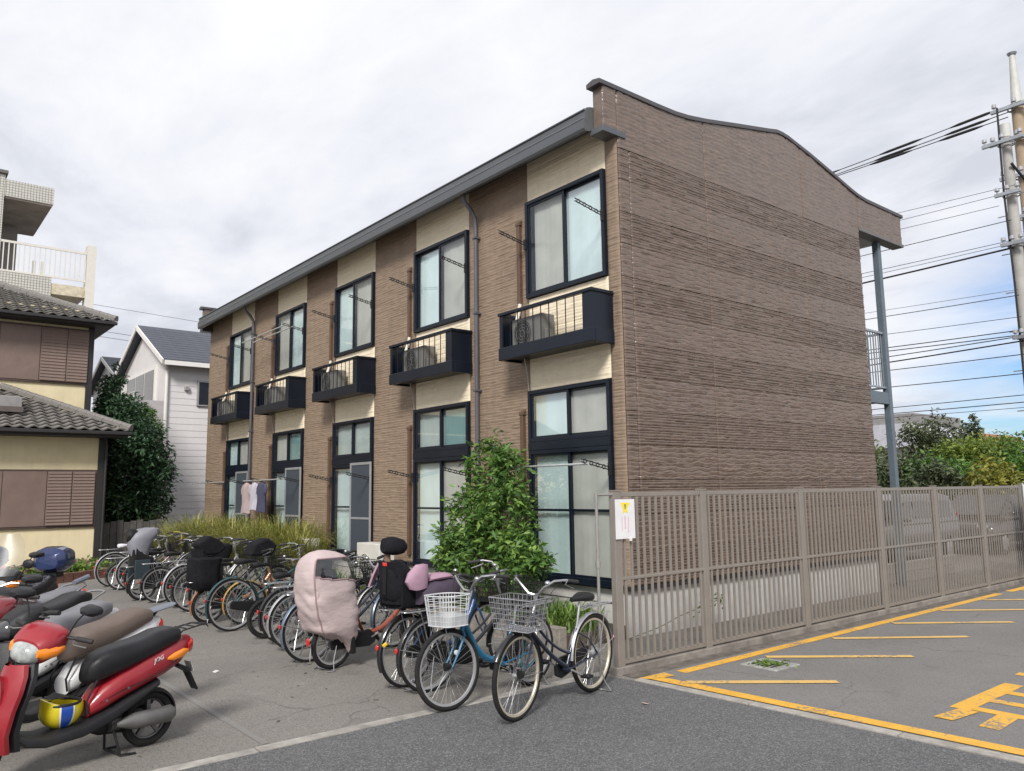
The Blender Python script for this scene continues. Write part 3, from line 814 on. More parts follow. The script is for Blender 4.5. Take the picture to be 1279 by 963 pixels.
# notice in a plastic sleeve
nt_ = thing('notice_sheet', 'white laminated notice with a yellow triangle tied to the fence corner', 'notice', (6.06, 5.62, 1.53))
def sheet_xz(name, mat, par, poly, y):
    return MB().add([(x, y, z) for x, z in poly], [tuple(range(len(poly)))]).build(name, mat, par)
MB().bx(-0.145, 0.145, -0.003, 0.0, -0.20, 0.20).build('sleeve', pm('paper_white', (0.72,0.71,0.72), 0.35, var=0.05, coat=0.3), nt_)
sheet_xz('yellow_mark', pm('notice_yellow', (0.80,0.66,0.04), 0.5), nt_, [(-0.07,0.165),(0.075,0.165),(0.03,0.10),(0.045,0.055),(0.0,0.075),(-0.035,0.05),(-0.03,0.10)], -0.0045)
sheet_xz('black_mark', pm('notice_grey', (0.25,0.22,0.12), 0.5), nt_, [(-0.012,0.15),(0.016,0.15),(0.008,0.10),(-0.006,0.10)], -0.0056)
for k, (x0, x1, z0, z1) in enumerate([(-0.012,0.004,-0.10,0.03),(-0.055,-0.045,-0.12,0.02),(0.04,0.05,-0.14,0.02)]):
    sheet_xz('print_line', pm('notice_pink', (0.62,0.42,0.50), 0.5), nt_, [(x0,z0),(x1,z0),(x1,z1),(x0,z1)], -0.0045)
MB().bx(0.05, 0.085, -0.012, -0.0035, -0.225, -0.195).build('tape', pm('tape_clear', (0.72,0.72,0.72), 0.3), nt_)

# blue sign beyond the fence's bend
sg = thing('sign_board', 'blue sign board on a post at the right end of the fence', 'sign', (16.35, 5.35, 0))
MB().tube([(0,0,0),(0,0,1.85)], 0.025, 10).build('post', pm('galvanised', (0.4,0.4,0.4)), sg, smooth=True)
MB().bx(-0.03, 0.62, -0.045, -0.026, 0.72, 1.80).build('panel', pm('sign_blue', (0.02,0.12,0.42), 0.4), sg, bevel=0.005)
MB().bx(-0.045, -0.031, -0.048, -0.02, 0.70, 1.82).build('edge_trim', pm('sign_white', (0.7,0.7,0.7), 0.4), sg)

# ================================================================== CREAM HOUSE
M_STU = pm('stucco_cream', (0.74,0.64,0.42), 0.9, var=0.06, scale=2.5, bump=0.5, bscale=150, streak=0.12, dirt=0.2, dirt_col=(0.42,0.34,0.22), dscale=0.7)
M_SHU = pm('shutter_brown', (0.185,0.130,0.110), 0.55, var=0.1, scale=3, dirt=0.2, dirt_col=(0.13,0.10,0.085))
M_SHF = pm('shutter_frame', (0.075,0.050,0.043), 0.5, var=0.1)
M_TIL = pm('kawara_tile', (0.185,0.172,0.158), 0.55, var=0.35, scale=3.5, bump=0.3, bscale=40, dirt=0.4, dirt_col=(0.09,0.085,0.08), dscale=4)
M_EAV = pm('eave_dark', (0.022,0.020,0.021), 0.6)
hs = thing('cream_house', 'cream stucco two-storey house with grey tiled roofs and brown shutters', 'house', (4.9, 23.6, 0))
MB().bx(-8, 4.88, 23.6, 32, 0, 3.9).build('wall', M_STU, hs, W=True)
MB().bx(-8, 4.85, 25.7, 31.5, 3.905, 7.3).build('wall', M_STU, hs, W=True)
MB().bx(4.78, 4.95, 23.53, 23.599, 0, 3.52).build('corner_post', M_EAV, hs, W=True)
MB().bx(4.76, 4.92, 25.63, 25.699, 3.95, 7.0).build('corner_post', M_EAV, hs, W=True)
def shutter(y, x0, x1, z0, z1, splits, slatted):
    f = MB().bx(x0 - 0.05, x1 + 0.05, y - 0.06, y - 0.002, z0 - 0.06, z1 + 0.05).build('shutter_frame', M_SHF, hs, W=True, bevel=0.006)
    for k, (a, b) in enumerate(splits):
        yy = y - 0.10 if k >= slatted else y - 0.075
        MB().bx(a + 0.008, b - 0.008, yy, y - 0.061, z0, z1).build('shutter_panel', M_SHU, f, W=True, bevel=0.004)
        if k >= slatted:
            n = 17; mz = (z1 - z0) / n
            me = MB().add([(0, 0, 0), (b - a - 0.05, 0, 0), (b - a - 0.05, -0.014, mz*0.25), (0, -0.014, mz*0.25), (b - a - 0.05, 0, mz*0.85), (0, 0, mz*0.85)], [(0,1,2,3),(3,2,4,5),(0,3,5),(1,4,2)]).mesh('slat', M_SHU)
            for q in range(n):
                o = link('slat', me, f); o.location = Vector((a + 0.025, yy - 0.001, z0 + q*mz)) - root_loc(f)
shutter(23.6, 0.9, 4.73, 1.10, 2.50, [(0.9,1.75),(1.75,2.62),(2.62,3.60),(3.60,4.18),(4.18,4.73)], 3)
shutter(25.7, 0.9, 4.78, 5.14, 6.68, [(0.9,1.75),(1.75,2.55),(2.55,3.55),(3.55,4.22),(4.22,4.78)], 3)
# tiled roofs, each tile a piece
def tile_mesh():
    m_ = MB(); n = 7; w = 0.305; L = 0.30
    prof = []
    for k in range(n + 1):
        t = k / n
        prof.append((t*w, 0.030*math.sin(t*2*PI - 0.6) + (0.012 if t > 0.85 else 0)))
    vs = []
    for (l, dz) in ((0, 0.034), (L, 0.0)):
        for u, h in prof: vs.append((u, l, h + dz))
    for u, h in prof: vs.append((u, 0.0, h + 0.004))
    N_ = n + 1
    fs = [(k, k+1, k+1+N_, k+N_) for k in range(n)] + [(k, 2*N_+k, 2*N_+k+1, k+1) for k in range(n)]
    return m_.add(vs, fs).mesh('roof_tile', M_TIL)
TM = tile_mesh()
def tiled_roof(x0, x1, ye, yb, ze, pitch, side_to):
    """front slope from the eave (ye, ze) up to yb, hipped at its right end x1"""
    run = yb - ye; zt = ze + pitch*run
    sl = MB()
    hx = x1 - run
    sl.add([(x0,ye,ze-.03),(x1,ye,ze-.03),(hx,yb,zt-.03),(x0,yb,zt-.03),(x1,side_to,ze-.03),(hx,side_to,zt-.03),(x0,ye,ze-.12),(x1,ye,ze-.12),(x1,side_to,ze-.12),(x0,side_to,ze-.12)],
           [(0,1,2,3),(1,4,5,2),(0,6,7,1),(1,7,8,4),(6,9,8,7)])
    roof = sl.build('roof', M_EAV, hs, W=True)
    ang = math.atan(pitch); c, s = math.cos(ang), math.sin(ang)
    exp = 0.235
    nrow = int(run / c / exp)
    x_start = 1.9
    cnt = 0
    for r in range(nrow):
        yy = ye - 0.05 + r*exp*c; zz = ze + (r*exp - 0.05)*s
        xm = x1 - (yy - ye) - 0.10
        k = int((xm - x_start) / 0.285)
        for q in range(k + 1):
            x = x_start + q*0.285
            if x + 0.2 > xm: break
            o = link('roof_tile', TM, roof); o.location = Vector((x, yy, zz + random.uniform(-.004,.004))) - root_loc(roof)
            o.rotation_euler = (ang - 0.10, 0, random.uniform(-.015,.015)); cnt += 1
    # half-round eave tiles and hip caps
    hip = []
    d = Vector((-1, 1, pitch)); L = run
    n = int(run * math.sqrt(2 + pitch*pitch) / 0.27)
    me = MB()
    rings = []
    for (t, rr) in ((0, 0.085), (0.30, 0.075)):
        rings.append([(t, rr*math.cos(a), rr*math.sin(a) + 0.02) for a in [PI*k/8 for k in range(9)]])
    vs = [p for rg in rings for p in rg]
    me.add(vs, [(k, k+1, k+10, k+9) for k in range(8)] + [tuple(range(8, -1, -1))])
    me.bx(0, 0.29, -0.10, 0.10, -0.06, 0.018)
    hm = me.mesh('hip_tile', M_TIL)
    dn = d.normalized()
    for k in range(n):
        p = Vector((x1, ye, ze + 0.05)) + dn*(k*0.27)
        o = link('hip_tile', hm, roof); o.location = p - root_loc(roof)
        o.rotation_euler = d.to_track_quat('X', 'Z').to_euler()
    # gutter and fascia
    g = MB().bx(x0, x1 + 0.02, ye - 0.10, ye - 0.01, ze - 0.14, ze - 0.05)
    g.build('gutter', M_EAV, roof, W=True, bevel=0.015)
    for k in range(int((x1 - x_start) / 0.285)):
        x = x_start + k*0.285 + 0.1
    return roof, zt
random.seed(5)
r1, z1_ = tiled_roof(-7.5, 5.42, 22.95, 25.68, 3.60, 0.46, 31.9)
r2, z2_ = tiled_roof(-7.5, 5.36, 25.05, 28.3, 6.98, 0.45, 31.5)
fb = MB(); fb.bx(-7.5, 5.3, 25.06, 25.69, 6.80, 6.86); fb.build('soffit', M_EAV, hs, W=True)
fb = MB(); fb.bx(-7.5, 5.36, 22.97, 23.59, 3.40, 3.47); fb.build('soffit', M_EAV, hs, W=True)
rv = MB()
rv.prism([(0,0),(0.9,0.16),(0.9,0.42),(0,0.30)], lambda u,v,w: (w, 23.7 + u, 4.12 + v), 1.6, 2.95)
rv.build('roof_box', pm('roof_box_grey', (0.25,0.24,0.24), 0.5), hs, W=True, bevel=0.01)
MB().bx(1.57, 2.98, 23.62, 23.699, 4.02, 4.16).build('roof_box_front', pm('roof_box_brown', (0.10,0.08,0.075), 0.6), hs, W=True)
dpz = MB().tube([(4.92, 23.5, 3.45), (4.95, 23.48, 3.2), (4.95, 23.48, 0.1)], 0.035, 8); dpz.build('downpipe', M_EAV, hs, smooth=True, W=True)
# dark slatted gate beside the cream house
gtf = thing('side_gate', 'low dark board gate between the cream house and the shrubs', 'gate', (5.1, 24.05, 0))
for k in range(9):
    MB().bx(k*0.17, k*0.17 + 0.155, -0.015, 0.015, 0.05, 1.12 + 0.03*(k % 3)).build('board', pm('gate_board', (0.085,0.08,0.078), 0.8, var=0.3, scale=6), gtf)
for z in (0.25, 0.9): MB().bx(-0.02, 1.55, 0.016, 0.05, z, z + 0.07).build('rail', pm('gate_rail', (0.05,0.047,0.045), 0.8), gtf)

# ================================================================== TILED BLOCK WITH ROOF BALCONY (behind the cream house)
M_WTL = None
def tilemat():
    m = pm('white_mosaic', (0.55,0.54,0.50), 0.45, var=0.1, scale=8)
    t = m.node_tree; N = t.nodes; L = t.links; b = N['Principled BSDF']
    src = b.inputs['Base Color'].links[0].from_socket
    tc = N.new('ShaderNodeTexCoord'); sx = N.new('ShaderNodeSeparateXYZ'); L.new(tc.outputs['Object'], sx.inputs[0])
    cb = N.new('ShaderNodeCombineXYZ'); ad = N.new('ShaderNodeMath'); L.new(sx.outputs[0], ad.inputs[0]); L.new(sx.outputs[1], ad.inputs[1])
    L.new(ad.outputs[0], cb.inputs[0]); L.new(sx.outputs[2], cb.inputs[1])
    br = N.new('ShaderNodeTexBrick'); br.offset = 0.0; br.inputs['Scale'].default_value = 1.0; br.inputs['Brick Width'].default_value = 0.105; br.inputs['Row Height'].default_value = 0.105; br.inputs['Mortar Size'].default_value = 0.011
    L.new(cb.outputs[0], br.inputs['Vector'])
    mx = N.new('ShaderNodeMix'); mx.data_type = 'RGBA'; L.new(br.outputs['Fac'], mx.inputs['Factor']); L.new(src, mx.inputs['A']); mx.inputs['B'].default_value = (0.20,0.19,0.17,1)
    L.new(mx.outputs['Result'], b.inputs['Base Color'])
    return m
M_WTL = tilemat()
M_WPN = pm('white_railing', (0.66,0.63,0.58), 0.5, var=0.05)
tb = thing('tiled_block', 'white mosaic-tiled apartment block with a roof canopy and railed balcony', 'building', (4.8, 36, 0))
sc = 36/34.0
def tq(x, z): return x*sc, (z - 1.83)*sc + 1.83
def tbx(name, x0, x1, y0, y1, z0, z1, mat, bev=0.0):
    (x0, z0) = tq(x0, z0); (x1, z1) = tq(x1, z1)
    return MB().bx(x0, x1, y0, y1, z0, z1).build(name, mat, tb, W=True, bevel=bev)
tbx('wall', -8, 3.2, 36.1, 46, -1.7, 14.0, M_WTL)
tbx('parapet_cap', -8.1, 3.28, 36.0, 46.1, 14.01, 14.13, pm('cap_dark', (0.12,0.115,0.11), 0.6))
tbx('canopy_fascia', 3.21, 4.82, 36.0, 40.9, 13.13, 13.78, M_WTL)
tbx('canopy_soffit', 3.25, 4.78, 36.05, 40.85, 13.06, 13.129, pm('soffit_stain', (0.33,0.29,0.26), 0.9, var=0.25, scale=1.2, dirt=0.6, dirt_col=(0.2,0.16,0.13)))
tbx('back_wall', 3.21, 4.1, 39.8, 41, 9.0, 13.055, pm('back_wall_grey', (0.30,0.28,0.27), 0.8))
tbx('balcony_apron', 3.21, 4.92, 36.0, 38.5, 8.5, 10.22, M_WTL)
tbx('balcony_slab', 4.93, 6.10, 36.02, 38.4, 9.60, 10.02, pm('stained_slab', (0.58,0.52,0.40), 0.9, var=0.2, dirt=0.6, dirt_col=(0.22,0.19,0.08)))
tbx('end_pillar', 6.10, 6.42, 36.0, 36.5, 8.6, 11.75, M_WPN)
rl = tbx('railing', 3.21, 6.09, 36.05, 36.10, 11.36, 11.45, M_WPN)
for z in (10.24,):
    (xa, za) = tq(3.21, z); (xb, zb) = tq(6.09, z + 0.07)
    MB().bx(xa, xb, 36.05, 36.10, za, zb).build('bottom_rail', M_WPN, rl, W=True)
(_, za) = tq(0, 10.31); (_, zb) = tq(0, 11.36)
bm_ = MB().bx(-0.02, 0.02, -0.015, 0.015, 0, zb - za).mesh('baluster', M_WPN)
for k in range(17):
    xq = tq(3.30 + k*0.172, 0)[0]
    o = link('baluster', bm_, rl); o.location = Vector((xq, 36.075, za)) - root_loc(rl)
tbx('roof_rail_frame', 4.40, 4.52, 37.2, 37.3, 10.25, 11.1, M_WPN); tbx('roof_rail_frame', 4.7, 4.78, 37.2, 37.3, 10.25, 11.1, M_WPN)

# ================================================================== WHITE GABLED HOUSES
M_SID = pm('white_siding', (0.66,0.635,0.64), 0.6, var=0.04, scale=2, dirt=0.12, dirt_col=(0.48,0.45,0.44))
M_SLT = pm('slate_roof', (0.060,0.066,0.085), 0.6, var=0.25, scale=5, bump=0.4, bscale=30)
M_TRM = pm('white_trim', (0.74,0.72,0.70), 0.5, var=0.03)
def gable_house(name, label, x0, y0, y1, ze, zr, xl, hole=True):
    h = thing(name, label, 'house', (x0, y0, 0))
    ym = (y0 + y1)/2
    MB().prism([(y0,0),(y1,0),(y1,ze),(ym,zr - 0.15),(y0,ze)], lambda u,v,w: (w,u,v), x0, x0 + xl).build('wall', M_SID, h, W=True)
    # lapped boards on the two faces in view
    n = int(ze / 0.23)
    me = MB().add([(0,0,0),(xl,0,0),(xl,-0.009,0.0),(0,-0.009,0.0),(xl,0,0.225),(0,0,0.225)], [(3,2,4,5),(0,1,2,3),(0,3,5),(1,4,2)]).mesh('siding_board', M_SID)
    for k in range(n):
        o = link('siding_board', me, h); o.location = (0, -0.002, k*0.23)
    sl = (zr - ze) / (ym - y0)
    for s in (-1, 1):
        ya = y0 - 0.45 if s < 0 else y1 + 0.45
        zb = ze - sl*0.45
        r = MB()
        r.add([(x0 - 0.30, ya, zb),(x0 + xl + .3, ya, zb),(x0 + xl + .3, ym, zr),(x0 - 0.30, ym, zr),(x0 - 0.30, ya, zb + .10),(x0 + xl + .3, ya, zb + .10),(x0 + xl + .3, ym, zr + .10),(x0 - 0.30, ym, zr + .10)],
              [(0,1,2,3),(4,7,6,5),(0,4,5,1),(1,5,6,2),(2,6,7,3),(3,7,4,0)])
        rr = r.build('roof', M_SLT, h, W=True)
        nr = int((ym - y0 + .45) / 0.28)
        L_ = math.hypot(0.28, 0.28*sl)
        cm = MB().add([(0,0,0.012),(xl + .6,0,0.012),(xl + .6,0.28*(-s),0.28*sl + 0.002),(0,0.28*(-s),0.28*sl + 0.002),(0,0,0),(xl + .6,0,0)], [(0,1,2,3),(4,5,1,0)]).mesh('slate_course', M_SLT)
        for k in range(nr):
            o = link('slate_course', cm, rr); o.location = Vector((x0 - 0.30, ya + (-s)*0.28*k, zb + .102 + 0.28*sl*k)) - root_loc(rr)
        b = MB(); b.bar((x0 - 0.33, ya, zb + 0.0), (x0 - 0.33, ym, zr + 0.0), 0.05, 0.17, (0,0,1)); b.build('bargeboard', M_TRM, h, W=True)
        MB().bx(x0 - 0.28, x0 + xl + .28, ya - 0.06 if s < 0 else ya, ya if s < 0 else ya + 0.06, zb - 0.10, zb + 0.06).build('gutter', M_TRM, h, W=True)
    return h
wh = gable_house('white_house', 'white sided house with dark slate gable roof beside the apartment block', 8.05, 29.25, 36.1, 6.72, 8.38, 9.0)
MB().tube([(7.98, 29.18, 6.5), (7.98, 29.18, 0.2)], 0.06, 10).build('downpipe', M_TRM, wh, smooth=True, W=True)
f = MB().bx(9.05, 9.75, 29.17, 29.249, 5.05, 5.98).build('window', pm('grey_frame', (0.30,0.30,0.30), 0.5), wh, W=True)
MB().bx(9.11, 9.69, 29.155, 29.169, 5.11, 5.92).build('pane', pm('dark_glass', (0.025,0.03,0.04), 0.08), f, W=True)
MB().bx(8.60, 8.76, 29.13, 29.248, 5.58, 5.74).build('vent_hood', pm('vent_grey', (0.40,0.39,0.38), 0.4, metal=0.4), wh, W=True, bevel=0.02)
f = MB().bx(7.97, 8.049, 30.7, 34.9, 5.0, 6.62).build('window', M_TRM, wh, W=True)
for k in range(3):
    MB().bx(7.95, 7.969, 30.85 + k*1.33, 32.05 + k*1.33, 5.05, 6.5).build('pane', pm('shade_glass', (0.17,0.16,0.155), 0.25), f, W=True)
bl = MB().bx(6.95, 7.05, 29.4, 36.0, 4.0, 5.18).build('balcony_wall', pm('balcony_grey', (0.44,0.42,0.43), 0.7), wh, W=True)
MB().bx(7.051, 8.045, 29.4, 29.5, 4.0, 5.18).build('balcony_side', pm('balcony_grey', (0.44,0.42,0.43)), wh, W=True)
MB().bx(7.0, 8.045, 29.5, 36.0, 3.9, 3.995).build('balcony_floor', M_TRM, wh, W=True)
b = MB(); b.tube([(7.0, 29.45, 5.45), (7.0, 36.0, 5.45)], 0.02, 6)
for k in range(8): b.tube([(7.0, 29.5 + k*0.9, 5.18), (7.0, 29.5 + k*0.9, 5.45)], 0.015, 6)
b.build('balcony_rail', M_TRM, wh, W=True)
w2 = gable_house('white_house', 'smaller white gabled house farther back left of the white house', 9.0, 40.3, 46.4, 7.45, 8.75, 9.0)
f = MB().bx(8.92, 8.999, 42, 45, 5.4, 6.7).build('window', M_TRM, w2, W=True)
MB().bx(8.90, 8.919, 42.1, 44.9, 5.5, 6.6).build('pane', pm('shade_glass', (0.17,0.16,0.155)), f, W=True)
# background beyond the right-hand trees
rh = thing('far_house', 'small house with a pale grey roof rising behind the trees', 'house', (46, 13.0, 0))
MB().bx(44, 50, 18.6, 23.0, 0, 3.9).build('wall', pm('far_wall', (0.45,0.44,0.43), 0.8), rh, W=True)
MB().prism([(18.2,3.9),(23.4,3.9),(22.0,5.2),(19.4,5.2)], lambda u,v,w: (w,u,v), 43.6, 50.4).build('roof', pm('far_roof', (0.42,0.42,0.46), 0.5), rh, W=True)
MB().bx(43.9, 50.1, 19.3, 22.1, 5.201, 5.75).build('roof_ridge', pm('far_ridge', (0.22,0.21,0.21), 0.6), rh, W=True)
rh2 = thing('far_house', 'far house with an orange-brown roof at the right behind the trees', 'house', (58, 12, 0))
MB().bx(56, 66, 20.2, 23.8, 0, 4.2).build('wall', pm('far_wall', (0.45,0.44,0.43)), rh2, W=True)
MB().prism([(19.8,4.2),(24.2,4.2),(22.0,5.4)], lambda u,v,w: (w,u,v), 55.4, 66.6).build('roof', pm('far_roof_orange', (0.30,0.13,0.06), 0.7), rh2, W=True)
# ================================================================== FOLIAGE
def leaves(rng, P, size, up=0.3, aspect=0.42, jit=0.35, tone=None, out=None, droop=0.25):
    """pointed, folded leaves at points P: 2 quads each; returns V, F, T"""
    n = len(P)
    d = rng.normal(size=(n, 3)); d[:, 2] = d[:, 2]*0.5 - droop
    if out is not None: d = d*0.75 + out*1.0
    d /= np.linalg.norm(d, axis=1)[:, None] + 1e-9
    nr = rng.normal(size=(n, 3))*0.55 + np.array([0, 0, up + 0.5])
    s = np.cross(d, nr); s /= np.linalg.norm(s, axis=1)[:, None] + 1e-9
    nn = np.cross(s, d)
    L = size*(1 + jit*(rng.rand(n) - .5)*2); W = L*aspect
    L = L[:, None]; W = W[:, None]
    a = P; m = P + d*L*0.5 - nn*L*0.04; t = P + d*L - nn*L*0.10
    l = P + d*L*0.45 + s*W*0.5 + nn*W*0.22; r = P + d*L*0.45 - s*W*0.5 + nn*W*0.22
    V = np.stack([a, l, t, r, m], 1).reshape(-1, 3)
    b = np.arange(n)[:, None]*5
    F = np.concatenate([b + np.array([[0, 4, 2, 1]]), b + np.array([[0, 3, 2, 4]])], 0)
    T = rng.rand(n)*0.55 + (0.22 if tone is None else tone)
    return V, F, np.repeat(np.clip(T, 0, 1), 5)
def clump_points(rng, centers, radii, per):
    P = []; O = []; T = []
    for c, r in zip(centers, radii):
        q = rng.normal(size=(per, 3)); q /= np.linalg.norm(q, axis=1)[:, None]
        rad = r*rng.rand(per, 1)**0.45
        P.append(c + q*rad*np.array([1, 1, 0.85])); O.append(q)
        T.append(np.full(per, rng.rand()*0.4))
    return np.concatenate(P), np.concatenate(O), np.concatenate(T)
def make_tree(name, label, base, crown, nclump, per, leaf, mat, seed, trunk_r=0.05, bark=(0.12,0.09,0.065), group=None, cat='tree', shell=0.55, bottom=0.0):
    rng = np.random.RandomState(seed)
    cx, cy, cz, rx, ry, rz = crown
    t = thing(name, label, cat, (base[0], base[1], base[2]), group=group)
    q = rng.normal(size=(nclump, 3)); q /= np.linalg.norm(q, axis=1)[:, None]
    rad = shell + (1 - shell)*rng.rand(nclump, 1)
    lump = 0.82 + 0.36*vn(q[:, 0]*2 + 5, q[:, 2]*2 + q[:, 1]*1.5, seed)[:, None]
    C = q*rad*lump*np.array([rx, ry, rz])
    C = C[C[:, 2] > -rz*(1 - bottom)] if bottom else C
    C = C + np.array([cx, cy, cz]) - np.array(base)
    rr = (0.20 + 0.16*rng.rand(len(C)))*min(rx, ry, rz)
    P, O, T = clump_points(rng, C, rr, per)
    V, F, A = leaves(rng, P, leaf, tone=T, out=O*0.8)
    o = link('crown', fromarr('crown', V, F, mat, False, A), t)
    w = MB()
    top = Vector((cx - base[0], cy - base[1], cz - base[2] + rz*0.4))
    w.tube([(0, 0, -0.05), (top.x*0.2 + .02, top.y*0.2, top.z*0.3), (top.x*0.6, top.y*0.6 + .02, top.z*0.65), tuple(top)], [trunk_r, trunk_r*0.85, trunk_r*0.6, trunk_r*0.2], 8)
    for k in range(min(14, len(C))):
        c = C[k]; s = 0.18 + 0.5*rng.rand()
        p0 = Vector((top.x*s, top.y*s, top.z*s)); p2 = Vector(c); p1 = p0.lerp(p2, 0.5) + Vector((0, 0, 0.08*rz))
        w.tube([p0, p1, p2], [trunk_r*0.42, trunk_r*0.28, trunk_r*0.1], 6)
    w.build('trunk', pm('bark_%02d' % int(bark[0]*100), bark, 0.9, var=0.3, scale=12, bump=0.6, bscale=40), t, smooth=True)
    return t
LF_BUSH = leafmat('leaf_bush', (0.040,0.095,0.024), (0.105,0.215,0.042), (0.29,0.43,0.10), 0.35)
LF_DARK = leafmat('leaf_camellia', (0.016,0.040,0.022), (0.034,0.078,0.036), (0.10,0.17,0.085), 0.18, 0.32)
LF_OLV = leafmat('leaf_olive', (0.045,0.060,0.028), (0.090,0.115,0.055), (0.17,0.19,0.095), 0.2)
LF_LIME = leafmat('leaf_lime', (0.060,0.10,0.016), (0.155,0.22,0.034), (0.34,0.40,0.08), 0.35)
LF_GOLD = leafmat('leaf_gold', (0.11,0.12,0.018), (0.25,0.25,0.042), (0.42,0.38,0.085), 0.3)
LF_GRASS = leafmat('grass_blade', (0.10,0.13,0.025), (0.25,0.265,0.06), (0.50,0.43,0.14), 0.25)
LF_WEED = leafmat('weed_leaf', (0.06,0.115,0.02), (0.12,0.21,0.035), (0.24,0.35,0.08), 0.3)
# the bush before the nearest patio doors: three overlapping crowns on one plant
def big_bush():
    rng = np.random.RandomState(21)
    t = thing('leafy_shrub', 'tall bright green shrub before the patio doors nearest the gable', 'shrub', (6.72, 8.75, 0.14))
    lobes = [((6.70,8.72,1.95),(0.34,0.42,0.66)), ((6.66,9.2,1.35),(0.38,0.46,0.58)), ((6.60,8.30,1.45),(0.36,0.46,0.60)), ((6.58,8.0,0.95),(0.36,0.42,0.42)), ((6.62,8.9,0.95),(0.44,0.72,0.52)), ((6.72,8.35,2.1),(0.24,0.3,0.35)),((6.66,9.5,0.85),(0.28,0.34,0.36)), ((6.50,7.75,0.98),(0.25,0.34,0.22))]
    C = []; Rr = []
    for c, r in lobes:
        n = int(24 + 95*r[0]*r[1]*r[2]/0.12)
        q = rng.normal(size=(n, 3)); q /= np.linalg.norm(q, axis=1)[:, None]
        C.append(np.array(c) + q*np.array(r)*(0.5 + 0.55*rng.rand(n, 1)))
        Rr.append(0.07 + 0.07*rng.rand(n))
    C = np.concatenate(C) - np.array([6.72, 8.75, 0.14]); Rr = np.concatenate(Rr)
    C[:, 0] = np.clip(C[:, 0], -0.75, 0.55)
    P, O, T = clump_points(rng, C, Rr, 14)
    V1, F1, A1 = leaves(rng, P, 0.088, tone=T, out=O*0.5, aspect=0.42, jit=0.6)
    link('crown', fromarr('crown', V1, F1, LF_BUSH, False, A1), t)
    w = MB()
    for k in range(26):
        c = Vector(C[(k*13) % len(C)]); p0 = Vector((random.uniform(-.06,.06), random.uniform(-.15,.15), 0))
        p1 = p0.lerp(c, 0.45) + Vector((0, 0, 0.12))
        w.tube([p0, p1, c], [0.016, 0.011, 0.004], 6)
    w.build('stem', pm('bark_12', (0.12,0.09,0.065), 0.9), t, smooth=True)
    # long new shoots standing out of the outline
    sh = []; so_ = []
    w2 = MB()
    for k in range(46):
        c = C[rng.randint(len(C))]
        d = np.array([rng.normal()*0.35, rng.normal()*0.45, 0.6 + 0.4*rng.rand()]); d /= np.linalg.norm(d)
        if k % 3 == 0: d = np.array([-0.4*rng.rand(), rng.choice([-1, 1])*0.8, 0.25])
        Ls = 0.18 + 0.2*rng.rand()
        for j in range(9):
            sh.append(c + d*Ls*j/8); so_.append(d)
        w2.tube([tuple(c), tuple(c + d*Ls)], 0.0025, 4)
    sh = np.array(sh); so_ = np.array(so_)
    V2, F2, A2 = leaves(rng, sh, 0.075, tone=0.45, out=so_*0.5)
    link('shoots', fromarr('shoots', V2, F2, LF_BUSH, False, A2), t, kind='stuff')
    w2.build('shoot_stem', pm('stem_green', (0.10,0.13,0.05), 0.8), t, kind='stuff')
big_bush()
# dark evergreen beside the cream house, in two plants as seen
make_tree('evergreen_tree', 'dark glossy evergreen tree between the cream house and the white house', (6.1, 25.6, 0), (6.02, 25.6, 2.35, 1.22, 1.15, 2.15), 330, 60, 0.15, LF_DARK, 31, 0.09, shell=0.45)
make_tree('evergreen_tree', 'slim evergreen tree top showing above the cream house roof corner', (5.75, 26.4, 0), (5.62, 26.4, 4.3, 0.45, 0.45, 1.6), 110, 46, 0.13, LF_DARK, 33, 0.06, shell=0.4)
make_tree('evergreen_tree', 'lighter green tree crown beside the balcony of the white house', (6.9, 27.0, 0), (6.55, 27.0, 3.9, 0.75, 0.7, 0.85), 150, 50, 0.13, LF_BUSH, 35, 0.06, shell=0.4)
# pampas-like grasses in the bed: blades nobody could count
def grass_mass(name, label, boxes, n, hmin, hmax, mat, seed, wid=0.010):
    rng = np.random.RandomState(seed)
    V = []; F = []; T = []; b = 0
    for (x0, x1, y0, y1, zb, share, hs) in boxes:
        m = int(n*share)
        tuft = np.stack([rng.uniform(x0, x1, 60), rng.uniform(y0, y1, 60)], 1)
        ti = rng.randint(60, size=m)
        base = tuft[ti] + rng.normal(size=(m, 2))*0.06
        az = rng.rand(m)*2*PI; h = rng.uniform(hmin, hmax, m)*hs*(0.62 + 0.5*hsh(ti*7 + 3, ti*5)); lean = rng.uniform(0.15, 1.25, m)*h
        tone = np.clip(rng.rand(m)*0.6 + 0.4*hsh(ti*3, ti + 7), 0, 1)
        dx = np.cos(az); dy = np.sin(az)
        w = wid*(0.7 + 0.6*rng.rand(m))
        for j, (s, hh, ww) in enumerate(((0, 0, 1.0), (0.22, 0.55, 0.9), (0.62, 0.92, 0.6), (1.0, 1.0, 0.1))):
            cxp = base[:, 0] + dx*lean*s; cyp = base[:, 1] + dy*lean*s; cz = zb + h*hh - lean*0.25*(s**2)
            V.append(np.stack([cxp - dy*w*ww, cyp + dx*w*ww, cz], 1)); V.append(np.stack([cxp + dy*w*ww, cyp - dx*w*ww, cz], 1))
        # ordering: level-major
        blk = [b + k*m for k in range(8)]; idx = np.arange(m)
        for j in range(3):
            F.append(np.stack([blk[2*j] + idx, blk[2*j+1] + idx, blk[2*j+3] + idx, blk[2*j+2] + idx], 1))
        T += [tone]*8; b += 8*m
    me = fromarr(name, np.concatenate(V), np.concatenate(F), mat, False, np.concatenate(T))
    o = link(name, me); o['kind'] = 'stuff'; tag(o, label, 'grass')
    return o
